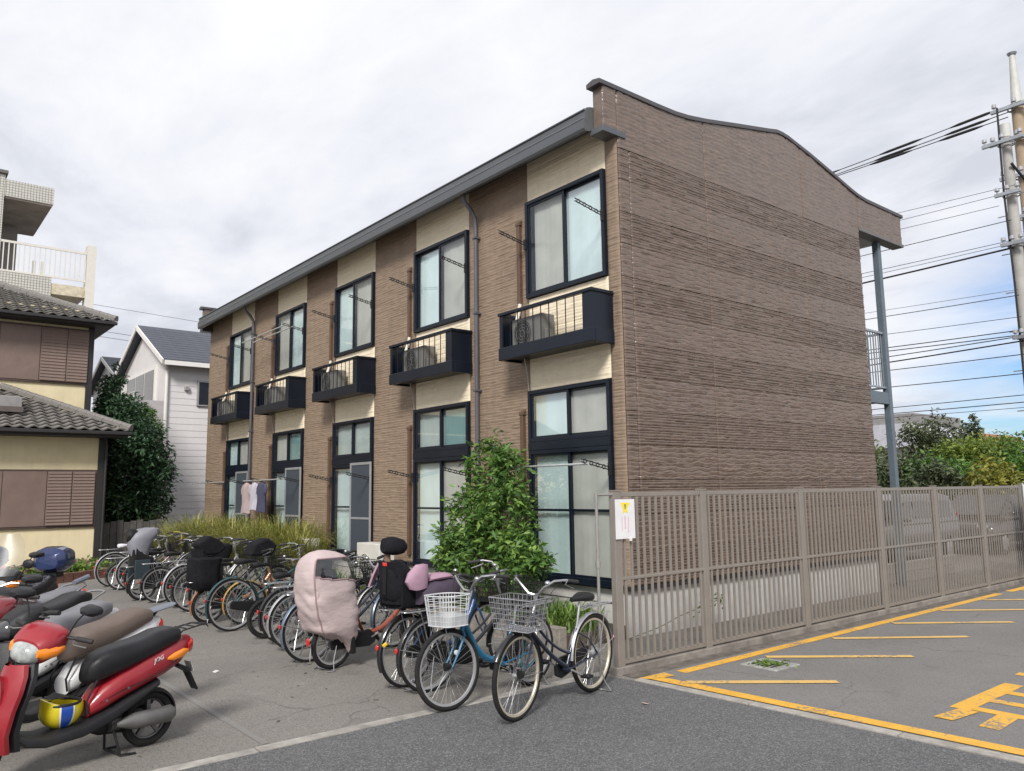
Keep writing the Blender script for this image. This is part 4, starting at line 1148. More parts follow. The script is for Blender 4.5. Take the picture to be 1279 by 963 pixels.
grass_mass('tall_grass', 'tall yellow-green grass growing in the bed before the far bays', [(6.45,7.3,14.7,18.2,0.14,0.42,1.0),(6.45,7.35,18.2,21.8,0.14,0.40,1.02),(6.5,7.3,21.8,24.8,0.0,0.18,0.9)], 15000, 0.65, 1.35, LF_GRASS, 41, 0.008)
grass_mass('weeds', 'low green weeds along the foot of the flats', [(6.45,7.0,9.6,14.5,0.14,0.5,1.0),(6.45,7.3,7.0,9.9,0.14,0.5,1.2)], 4200, 0.08, 0.34, LF_WEED, 43, 0.012)
rngw = np.random.RandomState(44)
Pw = np.stack([rngw.uniform(1.0, 4.6, 2600), rngw.uniform(0, 1, 2600), rngw.uniform(0.10, 0.34, 2600)], 1)
Pw[:, 1] = 19.35 + (Pw[:, 0] - 2.63)*0.55 + Pw[:, 1]*1.5
Vw, Fw, Aw = leaves(rngw, Pw, 0.12, tone=0.3, aspect=0.6)
o = link('bedding_plants', fromarr('bedding_plants', Vw, Fw, LF_WEED, False, Aw)); o['kind'] = 'stuff'; tag(o, 'low green bedding plants in the brick-edged bed', 'plants')
Pf = np.stack([rngw.uniform(1.0, 4.3, 70), rngw.uniform(0, 1, 70), rngw.uniform(0.30, 0.38, 70)], 1); Pf[:, 1] = 19.35 + (Pf[:, 0] - 2.63)*0.55 + Pf[:, 1]*1.3
Vw, Fw, Aw = leaves(rngw, np.repeat(Pf, 5, 0) + rngw.normal(size=(350, 3))*0.02, 0.06, tone=0.3, aspect=0.9)
o = link('pink_flowers', fromarr('pink_flowers', Vw, Fw, leafmat('petal_pink', (0.45,0.10,0.18), (0.55,0.18,0.26), (0.65,0.3,0.36)), False, Aw)); o['kind'] = 'stuff'; tag(o, 'small pink flowers among the bedding plants', 'flowers')
# weeds in the drain cover and along the passage
Pd = np.stack([7.40 + rngw.normal(size=160)*0.085, 4.90 + rngw.normal(size=160)*0.075, rngw.uniform(0.012, 0.03, 160)], 1)
Vw, Fw, Aw = leaves(rngw, Pd, 0.045, tone=0.3, aspect=0.6)
o = link('drain_weeds', fromarr('drain_weeds', Vw, Fw, LF_WEED, False, Aw)); o['kind'] = 'stuff'; tag(o, 'flat green weeds sprouting through the drain cover', 'weeds')
vine_p = [(7.3,6.80,0.02),(7.9,6.79,0.10),(8.3,6.78,0.20),(8.62,6.70,0.28),(8.85,6.60,0.36)]
vn_ = thing('vine', 'thin trailing vine against the white foundation behind the fence', 'vine', (7.3, 6.80, 0.0))
MB().tube(vine_p, 0.006, 5).build('stem', pm('stem_green', (0.10,0.13,0.05)), vn_, W=True)
Pv = np.array([vine_p[-1]]*26 + [vine_p[-2]]*8) + rngw.normal(size=(34, 3))*0.045 - np.array([7.3, 6.80, 0])
Vw, Fw, Aw = leaves(rngw, Pv, 0.06, tone=0.2, aspect=0.6)
link('leaf_spray', fromarr('leaf_spray', Vw, Fw, LF_BUSH, False, Aw), vn_)
# trees beyond the fence on the right: ten plants, told apart by colour and place
TR = [
 ('yellow-green tree just right of the gable behind the fence', (36,18.2,0), (36,18.2,1.9,1.6,1.7,1.7), LF_LIME, 61),
 ('olive green bushy tree between the gable and the gallery post', (33,16.3,0), (33,16.3,1.65,1.8,1.5,1.55), LF_OLV, 62),
 ('grey-olive spreading tree right of the gallery post', (31,14.1,0), (31,14.1,1.7,1.7,1.7,1.45), LF_OLV, 63),
 ('tallest tree behind the fence with a pointed olive green crown', (37,15.6,0), (37,15.6,2.6,1.7,1.5,2.3), LF_OLV, 64),
 ('dark shaded tree low behind the middle of the right fence', (31,12.6,0), (31,12.6,1.55,1.6,1.4,1.3), LF_BUSH, 65),
 ('bright lime tree right of the tallest tree', (36,13.5,0), (36,13.5,2.1,1.7,1.5,1.75), LF_LIME, 66),
 ('slim pointed young tree rising over the lime trees', (40,15.0,0), (40,15.0,3.9,0.4,0.45,1.1), LF_OLV, 67),
 ('bright green rounded tree near the utility poles', (35,11.9,0), (35,11.9,2.0,1.6,1.4,1.7), LF_LIME, 68),
 ('golden-leaved shrub low at the right edge behind the fence', (28,10.0,0), (28,10.0,1.7,1.0,1.0,0.95), LF_GOLD, 69),
 ('green tree filling the right edge behind the golden shrub', (34,10.6,0), (34,10.6,1.9,1.6,1.4,1.6), LF_BUSH, 70),
 ('low olive shrub at the foot of the tallest tree', (27.5,11.6,0), (27.5,11.6,1.35,1.3,1.0,1.15), LF_OLV, 71),
]
for lab, base, cr_, mt, sd_ in TR:
    make_tree('garden_tree', lab, base, cr_, 230 if cr_[3] > 1 else 60, 42, 0.20, mt, sd_, 0.09, group='trees beyond the fence', shell=0.4)

# ================================================================== UTILITY POLES AND CABLES
M_PCON = pm('pole_concrete', (0.36,0.35,0.33), 0.8, var=0.12, scale=3, dirt=0.3, dirt_col=(0.22,0.2,0.18))
M_PBRN = pm('pole_brown', (0.33,0.25,0.17), 0.7, var=0.12)
M_PGRY = pm('pole_cap_grey', (0.50,0.50,0.47), 0.6, var=0.1, dirt=0.3, dirt_col=(0.3,0.28,0.25))
M_STEEL = pm('galv_steel', (0.36,0.38,0.41), 0.45, metal=0.6, var=0.15)
M_BLK = pm('cable_black', (0.018,0.018,0.02), 0.6, var=0.1)
M_PORC = pm('porcelain', (0.33,0.33,0.35), 0.35, var=0.05)
PA = Vector((18.55, 5.72, 0)); PB = Vector((20.6, 6.05, 0))
pa = thing('utility_pole', 'grey concrete utility pole with crossarms at the right edge', 'utility pole', PA)
MB().tube([(0,0,-0.2),(0,0,9.25)], [0.15,0.095], 16).build('shaft', M_PCON, pa, smooth=True)
MB().tube([(0,0,9.251),(0,0,9.55)], [0.105,0.105], 14).build('head', M_PGRY, pa, smooth=True)
for z, L in ((9.1, 0.8), (7.95, 0.5), (6.85, 0.45), (4.85, 0.35)):
    a = MB().bar((-0.25, -L/2, z), (-0.25 + 0.02, L/2, z), 0.07, 0.07)
    a.ring((0, 0, z), 0.16, 0.018, 14, 6, 'z')
    arm = a.build('crossarm', M_STEEL, pa)
    for k in range(3):
        yy = -L/2 + 0.06 + k*(L - 0.12)/2
        MB().tube([(-0.25, yy, z + 0.035), (-0.25, yy, z + 0.08), (-0.25, yy, z + 0.09), (-0.25, yy, z + 0.15), (-0.25, yy, z + 0.17)], [0.02, 0.02, 0.05, 0.045, 0.02], 10).build('insulator', M_PORC, arm, smooth=True)
MB().tube([(-0.17,0.06,9.9),(-0.20,0.08,8.0),(-0.20,0.05,6.0),(-0.21,0.05,3.0),(-0.21,0.05,0)], 0.022, 6).build('conduit', M_BLK, pa, smooth=True)
MB().tube([(-0.15,-0.10,8.6),(0.25,-0.2,8.3),(0.5,-0.1,7.6),(0.3,0,6.6),(0.2,-.14,5.2)], 0.03, 6).build('service_cable', M_BLK, pa, smooth=True)
MB().bx(0.10, 0.42, -0.38, -0.12, 6.3, 7.1).build('junction_box', M_STEEL, pa, bevel=0.02)
for k in range(14):
    MB().tube([(0.0, (-1)**k*0.14, 2.5 + k*0.42), (0.0, (-1)**k*0.30, 2.5 + k*0.42)], 0.012, 5).build('step_bolt', M_STEEL, pa)
pb = thing('utility_pole', 'brown steel utility pole with a tapering pale cap behind the concrete pole', 'utility pole', PB)
MB().tube([(0,0,-0.2),(0,0,10.75)], [0.15,0.13], 16).build('shaft', M_PBRN, pb, smooth=True)
MB().tube([(0,0,10.75),(0,0,12.05)], [0.13,0.06], 14).build('cap', M_PGRY, pb, smooth=True)
MB().tube([(0,0,12.051),(0,0,12.10)], [0.08,0.11], 14).build('top_plate', M_STEEL, pb, smooth=True)
for z, L in ((10.7, 1.0), (9.9, 1.2), (9.0, 0.9), (8.0, 0.8)):
    a = MB().bar((-0.22, -L/2, z), (-0.22, L/2, z), 0.08, 0.08); a.ring((0,0,z), 0.20, 0.02, 14, 6, 'z')
    arm = a.build('crossarm', M_STEEL, pb)
    for k in range(3):
        yy = -L/2 + 0.08 + k*(L - 0.16)/2
        MB().tube([(-0.22, yy, z + .04), (-0.22, yy, z + .09), (-0.22, yy, z + .10), (-0.22, yy, z + .18), (-0.22, yy, z + .2)], [.02, .02, .055, .05, .02], 10).build('insulator', M_PORC, arm, smooth=True)
MB().tube([(0.35,-0.25,8.7),(0.35,-0.25,9.5)], 0.26, 16).build('transformer', M_STEEL, pb, smooth=True)
# cables run away along the side street to the next pole
PC = Vector((22.5, 52.0, 0))
pc = thing('utility_pole', 'distant utility pole hidden beyond the apartment block', 'utility pole', PC)
MB().tube([(0,0,-0.2),(0,0,14.5)], [0.2,0.14], 12).build('shaft', M_PCON, pc, smooth=True)
MB().bar((0,-0.6,14.0),(0,0.6,14.0), 0.08, 0.08).build('crossarm', M_STEEL, pc)
cabs = [
        ('topmost black cable leaving the brown pole', PB + Vector((-.20,-.15,10.77)), 12.68, .012, 0.8, 1),
        ('second black high cable below the topmost one', PB + Vector((-.20,0,10.60)), 13.19, .012, 0.8, 1),
        ('third black high cable with dark sleeves', PB + Vector((-.20,.15,10.48)), 13.80, .012, 0.8, 1),
        ('upper thin grey wire at the concrete pole', PA + Vector((-.18,-.2,8.10)), 14.24, .006, 0.8, 0),
        ('middle thin grey wire at the concrete pole', PA + Vector((-.18,0,7.97)), 13.14, .006, 0.8, 0),
        ('lower thin grey wire at the concrete pole', PA + Vector((-.18,.2,7.74)), 13.25, .006, 0.8, 0),
        ('single dark wire below the three grey wires', PA + Vector((-.18,0,7.37)), 11.73, .009, 0.8, 0),
        ('thin wire just above the thick cable bundle', PA + Vector((-.18,0,6.93)), 11.24, .007, 0.8, 0),
        ('fine wire lying close over the thick cable bundle', PA + Vector((-.18,0,6.86)), 10.77, .006, 0.8, 0),
        ('thick black cable bundle at middle height', PA + Vector((-.18,0,6.77)), 9.98, .022, 0.8, 0),
        ('upper faint wire below the thick cable bundle', PA + Vector((-.18,0,5.86)), 11.13, .005, 0.8, 0),
        ('dark wire next below the faint one', PA + Vector((-.18,0,5.74)), 10.47, .009, 0.8, 0),
        ('lone wire above the lower cable group', PA + Vector((-.18,0,5.28)), 10.45, .007, 0.8, 0),
        ('upper cable of the lower group by the concrete pole', PA + Vector((-.18,0,5.00)), 9.45, .011, 0.8, 0),
        ('second cable of the lower group by the concrete pole', PA + Vector((-.18,.05,4.90)), 9.63, .011, 0.8, 0),
        ('third cable of the lower group by the concrete pole', PA + Vector((-.18,.05,4.87)), 7.89, .011, 0.8, 0),
        ('thick lowest cable of the lower group', PA + Vector((-.18,0,4.77)), 7.26, .016, 0.8, 0),
        ('thin pair wire under the lower cable group', PA + Vector((-.18,0,4.49)), 8.36, .010, 0.8, 0),
        ('low wire crossing the blue patch of sky', PA + Vector((-.18,0,4.09)), 7.97, .010, 0.8, 0),
        ('third wire from the bottom over the treetops', PA + Vector((-.18,0,3.65)), 6.70, .009, 0.8, 0),
        ('second wire from the bottom over the treetops', PA + Vector((-.18,0,3.50)), 6.73, .010, 0.8, 0),
        ('lowest thin wire just over the treetops', PA + Vector((-.18,0,3.39)), 6.87, .006, 0.8, 0),
        ]
for lab, p, zf, r, sag, sl_ in cabs:
    q = PC + Vector((0, 0, zf)) - Vector((0, 0, 0)); pts = []
    for k in range(25):
        t = k/24; w = p.lerp(q, t); w.z -= 4*sag*t*(1 - t); pts.append(w - p)
    o = MB().tube(pts, r, 5).build('overhead_cable', M_BLK)
    o.location = p; tag(o, lab, 'cable', 'overhead cables')
    if sl_:
        for t0, t1, rr in ((0.012, 0.035, 0.035), (0.05, 0.075, 0.035), (0.10, 0.13, 0.03)):
            a = p.lerp(q, t0) - p; b = p.lerp(q, t1) - p; a.z -= 4*sag*t0*(1-t0); b.z -= 4*sag*t1*(1-t1)
            MB().tube([a, a.lerp(b, .2), a.lerp(b, .8), b], [0.015, rr, rr, 0.015], 6).build('sleeve', M_BLK, o)
fw_ = [('upper faint wire between the cream house and the flats', (2.0, 44.0, 10.6), (30.0, 46.0, 10.2)), ('lower faint wire between the cream house and the flats', (2.0, 44.0, 10.3), (30.0, 46.0, 9.9)), ('highest faint wire left of the flats', (2.0, 50.0, 13.3), (30.0, 52.0, 13.0))]
for lab, a, b in fw_:
    a = Vector(a); b = Vector(b)
    o = MB().tube([Vector((0,0,0)), (b - a)*0.5 - Vector((0,0,.3)), b - a], 0.012, 5).build('overhead_cable', M_BLK); o.location = a; tag(o, lab, 'cable', 'overhead cables')
# ================================================================== BICYCLES
M_TYR = pm('tyre_rubber', (0.014,0.0135,0.0135), 0.8, var=0.25, scale=14, spec=0.25, dirt=0.2, dirt_col=(0.09,0.08,0.07))
M_CHR = pm('chrome', (0.48,0.48,0.49), 0.30, metal=0.95, var=0.08, dirt=0.15, dirt_col=(0.25,0.2,0.16), dscale=8)
M_SIL = pm('silver_paint', (0.46,0.46,0.47), 0.35, metal=0.6, var=0.08, dirt=0.2, dirt_col=(0.22,0.2,0.18), dscale=6)
M_SPK = pm('spoke_steel', (0.55,0.55,0.55), 0.3, metal=0.9)
M_PLB = pm('black_plastic', (0.011,0.011,0.012), 0.5, spec=0.3, var=0.2, scale=6, bump=0.15, bscale=200)
M_SDL = pm('saddle_vinyl', (0.012,0.012,0.013), 0.45, var=0.2, spec=0.35)
M_RED = pm('red_reflector', (0.50,0.02,0.015), 0.2, coat=0.6)
M_AMB = pm('amber_lens', (0.85,0.24,0.01), 0.2, coat=0.6)
M_LENS = pm('clear_lens', (0.36,0.38,0.37), 0.10, var=0.3, scale=18, coat=0.8)
M_GRP = pm('grip_rubber', (0.025,0.024,0.024), 0.75)
def paint(n, c, metal=0.15): return pm('paint_' + n, c, 0.3, metal=metal, var=0.08, coat=0.4, dirt=0.15, dirt_col=(0.12,0.11,0.10), dscale=5)
_wheel_cache = {}
def wheel_meshes(R, rt, rimmat):
    k = (R, rt, rimmat.name)
    if k in _wheel_cache: return _wheel_cache[k]
    ty = MB().ring((0,0,0), R - rt, rt, 44, 10, 'y').mesh('tyre', M_TYR, True)
    rm = MB(); Rr = R - 2*rt
    rings = []
    for q in range(44):
        a = 2*PI*q/44; c, s = math.cos(a), math.sin(a)
        rings.append([((Rr + dr)*c, y, (Rr + dr)*s) for dr, y in ((0.006,-0.013),(0.006,0.013),(-0.012,0.011),(-0.016,0.0),(-0.012,-0.011))])
    rm.loft(rings, False, True)
    rim = rm.mesh('rim', rimmat, True)
    sp = MB(); n = 32 if R > 0.28 else 28
    for q in range(n):
        side = 1 if q % 2 else -1
        a = 2*PI*q/n; b = a + (0.75 if (q // 2) % 2 else -0.75)
        sp.tube([(0.022*math.cos(b), side*0.028, 0.022*math.sin(b)), ((Rr - 0.012)*math.cos(a), side*0.004, (Rr - 0.012)*math.sin(a))], 0.0015, 3, caps=False)
    spk = sp.mesh('spokes', M_SPK, False)
    hb = MB().tube([(0,-0.05,0),(0,-0.036,0),(0,-0.035,0),(0,-0.028,0),(0,-0.027,0),(0,0.027,0),(0,0.028,0),(0,0.035,0),(0,0.036,0),(0,0.05,0)], [.008,.008,.026,.026,.016,.016,.026,.026,.008,.008], 12)
    hub = hb.mesh('hub', M_SIL, True)
    _wheel_cache[k] = (ty, rim, spk, hub)
    return _wheel_cache[k]
def wheel(par, name, c, R, rt, rimmat, M4=None, drum=False):
    ty, rim, spk, hub = wheel_meshes(R, rt, rimmat)
    w = link(name, ty, par)
    base = Matrix.Translation(Vector(c)) @ Matrix.Rotation(random.uniform(0, 6), 4, 'Y')
    w.matrix_basis = (M4 @ base) if M4 is not None else base
    link('rim', rim, w); link('spokes', spk, w); link('hub', hub, w)
    if drum:
        d = MB().tube([(0,0.012,0),(0,0.014,0),(0,0.05,0),(0,0.052,0)], [0.03,0.048,0.048,0.03], 18).build('drum_brake', M_SIL, w, smooth=True)
    return w
def guard(c, R, a0, a1, w, drop=0.014, n=26):
    m_ = MB(); vs = []; N_ = 7
    for k in range(n + 1):
        a = a0 + (a1 - a0)*k/n
        for j in range(N_):
            t = -1 + 2*j/(N_ - 1); r = R - drop*t*t
            vs.append((c[0] + r*math.cos(a), c[1] + t*w/2, c[2] + r*math.sin(a)))
    fs = [(k*N_ + j, k*N_ + j + 1, (k+1)*N_ + j + 1, (k+1)*N_ + j) for k in range(n) for j in range(N_ - 1)]
    return m_.add(vs, fs)
def arc3(p0, p1, p2, n=8):
    P0, P1, P2 = Vector(p0), Vector(p1), Vector(p2)
    return [P0*(1-t)**2 + P1*2*t*(1-t) + P2*t*t for t in [k/n for k in range(n + 1)]]
def wire_basket(cx, zb, zt, lx, ly, taper, r, nx, nz, mat, par, M4, rim_r=0.005, solid=0.0, solid_mat=None, rounded=False):
    """open wire basket: rings and uprights"""
    m_ = MB()
    def corner(t, n=None):
        k = taper + (1 - taper)*t
        return lx/2*k, ly/2*k
    def loop(t, z):
        a, b = corner(t)
        if rounded:
            return [(cx + a*math.copysign(abs(math.cos(q))**0.55, math.cos(q)), b*math.copysign(abs(math.sin(q))**0.55, math.sin(q)), z) for q in [2*PI*k/28 for k in range(28)]]
        pts = []
        for k in range(nx + 1): pts.append((cx - a + 2*a*k/nx, -b, z))
        for k in range(1, nx + 1): pts.append((cx + a, -b + 2*b*k/nx, z))
        for k in range(1, nx + 1): pts.append((cx + a - 2*a*k/nx, b, z))
        for k in range(1, nx): pts.append((cx - a, b - 2*b*k/nx, z))
        return pts
    for k in range(nz + 1):
        t = k/nz
        m_.tube(loop(t, zb + (zt - zb)*t), rim_r if k in (0, nz) else r, 5, closed=True)
    lo = loop(0, zb); hi = loop(1, zt)
    for p, q in zip(lo, hi): m_.tube([p, q], r, 4, caps=False)
    a, b = corner(0)
    for k in range(1, 7):
        m_.tube([(cx - a + 2*a*k/7, -b, zb), (cx - a + 2*a*k/7, b, zb)], r, 4, caps=False)
        m_.tube([(cx - a, -b + 2*b*k/7, zb), (cx + a, -b + 2*b*k/7, zb)], r, 4, caps=False)
    o = m_.build('front_basket', mat, par)
    if M4 is not None: o.matrix_basis = M4
    if solid:
        l0 = loop(0, zb); l1 = loop(solid, zb + (zt - zb)*solid)
        g = MB(); n = len(l0)
        g.add([(p[0]*1.0, p[1]*1.01, p[2]) for p in l0] + [(p[0], p[1]*1.01, p[2]) for p in l1], [(k, (k+1) % n, (k+1) % n + n, k + n) for k in range(n)] + [tuple(range(n - 1, -1, -1))])
        g.build('solid_base', solid_mat, o)
    return o
def bike(label, rear, heading, R=0.335, rt=0.018, wb=1.10, col=None, style='step', fender=None, basket=None, carrier=True, bar='up', barmat=None, saddle_z=0.82, lean=0.0, steer=0.0, rimmat=None, stand='double', saddlemat=None, sleeve=None, battery=False, name='bicycle', dress=True, lamp=True, basketmat=None, basket_rear=None, chaincol=None, front_fender=None):
    col = col or M_PLB; rimmat = rimmat or M_SIL; barmat = barmat or M_CHR
    t = thing(name, label, 'bicycle', (rear[0], rear[1], 0.004), heading, 'bicycles parked in the yard', rx=lean)
    ax = Vector((wb, 0, R))
    th = R_(69)
    sd = Vector((-math.cos(th), 0, math.sin(th)))                   # steering axis, upward
    h0 = Vector((wb - 0.05, 0, R)) + sd*((0.64 - R)/math.sin(th)) if R > 0.28 else Vector((wb - 0.045, 0, R)) + sd*((0.56 - R)/math.sin(th))
    h1 = h0 + sd*0.17
    S4 = Matrix.Translation(h0) @ Matrix.Rotation(steer, 4, sd) @ Matrix.Translation(-h0)
    bb = Vector((0.43, 0, 0.275 if R > 0.28 else 0.265))
    st = Vector((0.26, 0, 0.60))
    def steered(o): o.matrix_basis = S4; return o
    # frame
    fr = MB()
    fr.tube([bb, st], 0.0155, 10)
    fr.tube([h0 - sd*0.01, h1 + sd*0.01], 0.020, 12)
    fr.tube([bb + Vector((0,-.034,0)), bb + Vector((0,.034,0))], 0.022, 12)
    if style == 'diamond':
        fr.tube([h1 - sd*0.03, st + Vector((0.01,0,-0.02))], 0.0155, 10); fr.tube([h0 + sd*0.03, bb], 0.0175, 10)
    elif style == 'step':
        fr.tube(arc3(h0 + sd*0.05, Vector((0.66,0,0.40)), bb + Vector((-.02,0,0.02)), 12), 0.0185, 10)
        fr.tube(arc3(h1 - sd*0.02, Vector((0.70,0,0.50)), bb.lerp(st, 0.38), 12), 0.013, 8)
    elif style == 'u':
        fr.tube(arc3(h0 + sd*0.07, Vector((0.72,0,0.27)), bb + Vector((-.01,0,0.05)), 14), [0.030]*15, 12)
    else:
        fr.tube([h1 - sd*0.04, bb.lerp(st, 0.55)], 0.015, 10); fr.tube([h0 + sd*0.03, bb], 0.0175, 10)
    for s in (-1, 1):
        fr.tube([bb + Vector((0, s*0.03, 0)), Vector((0.22, s*0.05, (R + bb.z)/2)), Vector((0, s*0.062, R))], 0.0085, 7)
        fr.tube([st + Vector((0.005, s*0.012, -0.03)), Vector((0.14, s*0.05, (R + st.z)/2 + .03)), Vector((0, s*0.062, R))], 0.0075, 7)
    fr.build('frame', col, t, smooth=True)
    # fork
    fk = MB()
    cr_ = h0 - sd*0.02
    for s in (-1, 1):
        fk.tube([cr_ + Vector((0, s*0.02, 0)), cr_ + Vector((0.005, s*0.048, -0.02)), ax.lerp(cr_, 0.45) + Vector((-0.012, s*0.05, 0)), ax + Vector((0, s*0.05, 0))], [0.012,0.012,0.010,0.007], 8)
    steered(fk.build('fork', col, t, smooth=True))
    wheel(t, 'rear_wheel', (0, 0, R), R, rt, rimmat, None, True)
    wheel(t, 'front_wheel', tuple(ax), R, rt, rimmat, S4, False)
    # mudguards
    if fender:
        fg = guard(ax, R + 0.022, R_(28), R_(190), 0.05).build('front_mudguard', front_fender or fender, t, smooth=True); steered(fg)
        b_ = MB()
        for s in (-1, 1): b_.tube([ax + Vector((0, s*0.045, 0)), ax + Vector((-(R + .012)*math.cos(0.1), s*0.028, -(R+.012)*math.sin(0.1) + .01))], 0.0025, 4)
        b_.build('stay', M_CHR, fg)
        rg = guard(Vector((0,0,R)), R + 0.022, R_(-2), R_(205), 0.055).build('rear_mudguard', fender, t, smooth=True)
        b_ = MB()
        for s in (-1, 1): b_.tube([Vector((0, s*0.06, R)), Vector(((R + .02)*math.cos(R_(165)), s*0.03, R + (R + .02)*math.sin(R_(165))))], 0.003, 4)
        b_.build('stay', M_CHR, rg)
        a = R_(168)
        MB().ell(((R + .034)*math.cos(a), 0, R + (R + .034)*math.sin(a)), (0.012, 0.022, 0.028), 10, 6).build('reflector', M_RED, rg, smooth=True)
    # drive train
    ck = MB()
    ck.ring((bb.x, -0.052, bb.z), 0.075, 0.005, 28, 5, 'y')
    for k in range(5):
        a = 2*PI*k/5; ck.bar((bb.x, -0.052, bb.z), (bb.x + .074*math.cos(a), -0.052, bb.z + .074*math.sin(a)), 0.004, 0.014, (0,1,0))
    ca = random.uniform(-0.5, 0.5)
    cd = Vector((math.cos(ca), 0, math.sin(ca)))*0.165
    ck.bar(bb + Vector((0,-.062,0)), bb + Vector((0,-.075,0)) + cd, 0.012, 0.022, (0,1,0)); ck.bar(bb + Vector((0,.062,0)), bb + Vector((0,.075,0)) - cd, 0.012, 0.022, (0,1,0))
    ck = ck.build('crank', M_SIL, t)
    for s in (-1, 1):
        p = bb + Vector((0, s*0.12, 0)) + cd*(1 if s < 0 else -1)
        MB().bx(p.x - .045, p.x + .045, p.y - .042, p.y + .042, p.z - .012, p.z + .012).build('pedal', M_PLB, ck, bevel=0.004)
    cc = MB()
    pts2 = [(0, R - .045), (0, R + .045)] if style == 'diamond' else None
    if style == 'diamond':
        cc.tube([(0,-0.05,R+.036),(bb.x,-0.05,bb.z+.075)], 0.004, 5); cc.tube([(0,-0.05,R-.036),(bb.x,-0.05,bb.z-.075)], 0.004, 5)
        cc.ring((0,-.05,R), 0.038, 0.006, 18, 5, 'y')
        cc.build('chain', pm('chain_steel', (0.12,0.11,0.10), 0.5, metal=0.6), t)
    else:
        poly = [(-0.05, R - .05), (-0.06, R + .02), (-0.03, R + .055), (bb.x, bb.z + .095), (bb.x + .085, bb.z + .03), (bb.x + .08, bb.z - .05), (bb.x, bb.z - .085)]
        cc.prism(poly, lambda u,v,w: (u,w,v), -0.075, -0.040)
        cc.build('chain_cover', chaincol or M_PLB, t, bevel=0.010)
    # saddle
    sz = saddle_z; sx = st.x - (sz - st.z)*0.32
    MB().tube([st - Vector((0,0,0.05)), Vector((sx + .01, 0, sz - 0.04))], 0.0125, 8).build('seat_post', M_CHR, t, smooth=True)
    sa = MB().sec([(sx - .13, 0, .05, sz - .02, sz + .015, 2.4), (sx - .115, 0, .085, sz - .045, sz + .035, 2.6), (sx - .06, 0, .098, sz - .045, sz + .04, 2.6), (sx + .01, 0, .072, sz - .035, sz + .03, 2.4), (sx + .09, 0, .032, sz - .03, sz + .022, 2.2), (sx + .145, 0, .018, sz - .028, sz + .012, 2.0)], 14)
    sa.build('saddle', saddlemat or M_SDL, t, smooth=True)
    # handlebar and stem
    top = h1 + sd*(0.17 if bar == 'up' else 0.10)
    hb = MB()
    hb.tube([h1, top], 0.012, 8)
    tx, tz = top.x, top.z
    pts = None
    if bar == 'up':
        half = [(tx + .03, 0, tz), (tx + .045, .05, tz + .01), (tx + .055, .11, tz + .07), (tx + .03, .19, tz + .125), (tx - .05, .25, tz + .13), (tx - .19, .285, tz + .105)]
    elif bar == 'flat':
        half = [(tx + .05, 0, tz), (tx + .05, .12, tz + .005), (tx + .03, .22, tz + .01), (tx - .02, .31, tz + .01)]
    else:
        half = [(tx + .02, 0, tz), (tx + .03, .10, tz + .02), (tx + .0, .2, tz + .07), (tx - .12, .27, tz + .08)]
    hb.tube([h1 + sd*0.08, Vector(half[0])], 0.013, 8)
    full = [(p[0], -p[1], p[2]) for p in half[::-1]][:-1] + half
    hb.tube(full, 0.0112, 8)
    hbo = steered(hb.build('handlebar', barmat, t, smooth=True))
    for s in (-1, 1):
        a, b = Vector(half[-1]), Vector(half[-2]); a.y *= s; b.y *= s
        e = a + (b - a).normalized()*0.12
        MB().tube([a - (b-a).normalized()*0.005, e], 0.0165, 10).build('grip', M_GRP, hbo, smooth=True)
        lv = [e + Vector((0.01,0,-.005)), e + Vector((0.035, s*0.0, -.03)), a + Vector((0.02, -s*0.02, -.055))]
        MB().tube(lv, [0.006,0.005,0.004], 6).build('brake_lever', M_CHR, hbo, smooth=True)
        MB().tube(arc3(e, e + Vector((.16, -s*.02, .04)), h0 + Vector((.03, s*.02, .02)), 10), 0.003, 5).build('brake_cable', M_PLB, hbo, smooth=True)
    if dress:
        MB().ell((half[1][0] - .01, half[2][1] + .02, half[2][2] + .035), (.026,.026,.022), 12, 8).build('bell', M_CHR, hbo, smooth=True)
    if basket:
        zb = R*2 + 0.055 if R > 0.28 else 0.60
        bx = ax.x - 0.02 if R > 0.28 else ax.x - 0.03
        zb = max(zb - 0.03, 0.63)
        if basket == 'wire': wire_basket(bx, zb, zb + .25, .30, .40, .82, .0026, 9, 6, basketmat or M_CHR, t, S4)
        elif basket == 'round': wire_basket(bx, zb, zb + .25, .30, .40, .84, .003, 9, 6, basketmat or M_CHR, t, S4, 0.006, 0.34, pm('basket_grey', (0.40,0.41,0.42), 0.5), True)
        elif basket == 'dark': wire_basket(bx, zb, zb + .24, .30, .38, .85, .003, 8, 5, basketmat or M_PLB, t, S4)
        sb = MB()
        for s in (-1, 1): sb.tube([ax + Vector((0, s*.058, 0)), Vector((bx + .10, s*.10, zb))], 0.004, 5)
        sb.bar((bx - .1, 0, zb - .006), (bx + .1, 0, zb - .006), 0.16, 0.006)
        steered(sb.build('basket_bracket', M_CHR, t))
    if lamp:
        lp = MB().sec([(ax.x + .02, 0.075, .010, R + .02, R + .05, 2), (ax.x + .05, 0.075, .026, R + .005, R + .065, 2), (ax.x + .085, 0.075, .030, R, R + .07, 2)], 12)
        steered(lp.build('headlamp', M_PLB, t, smooth=True))
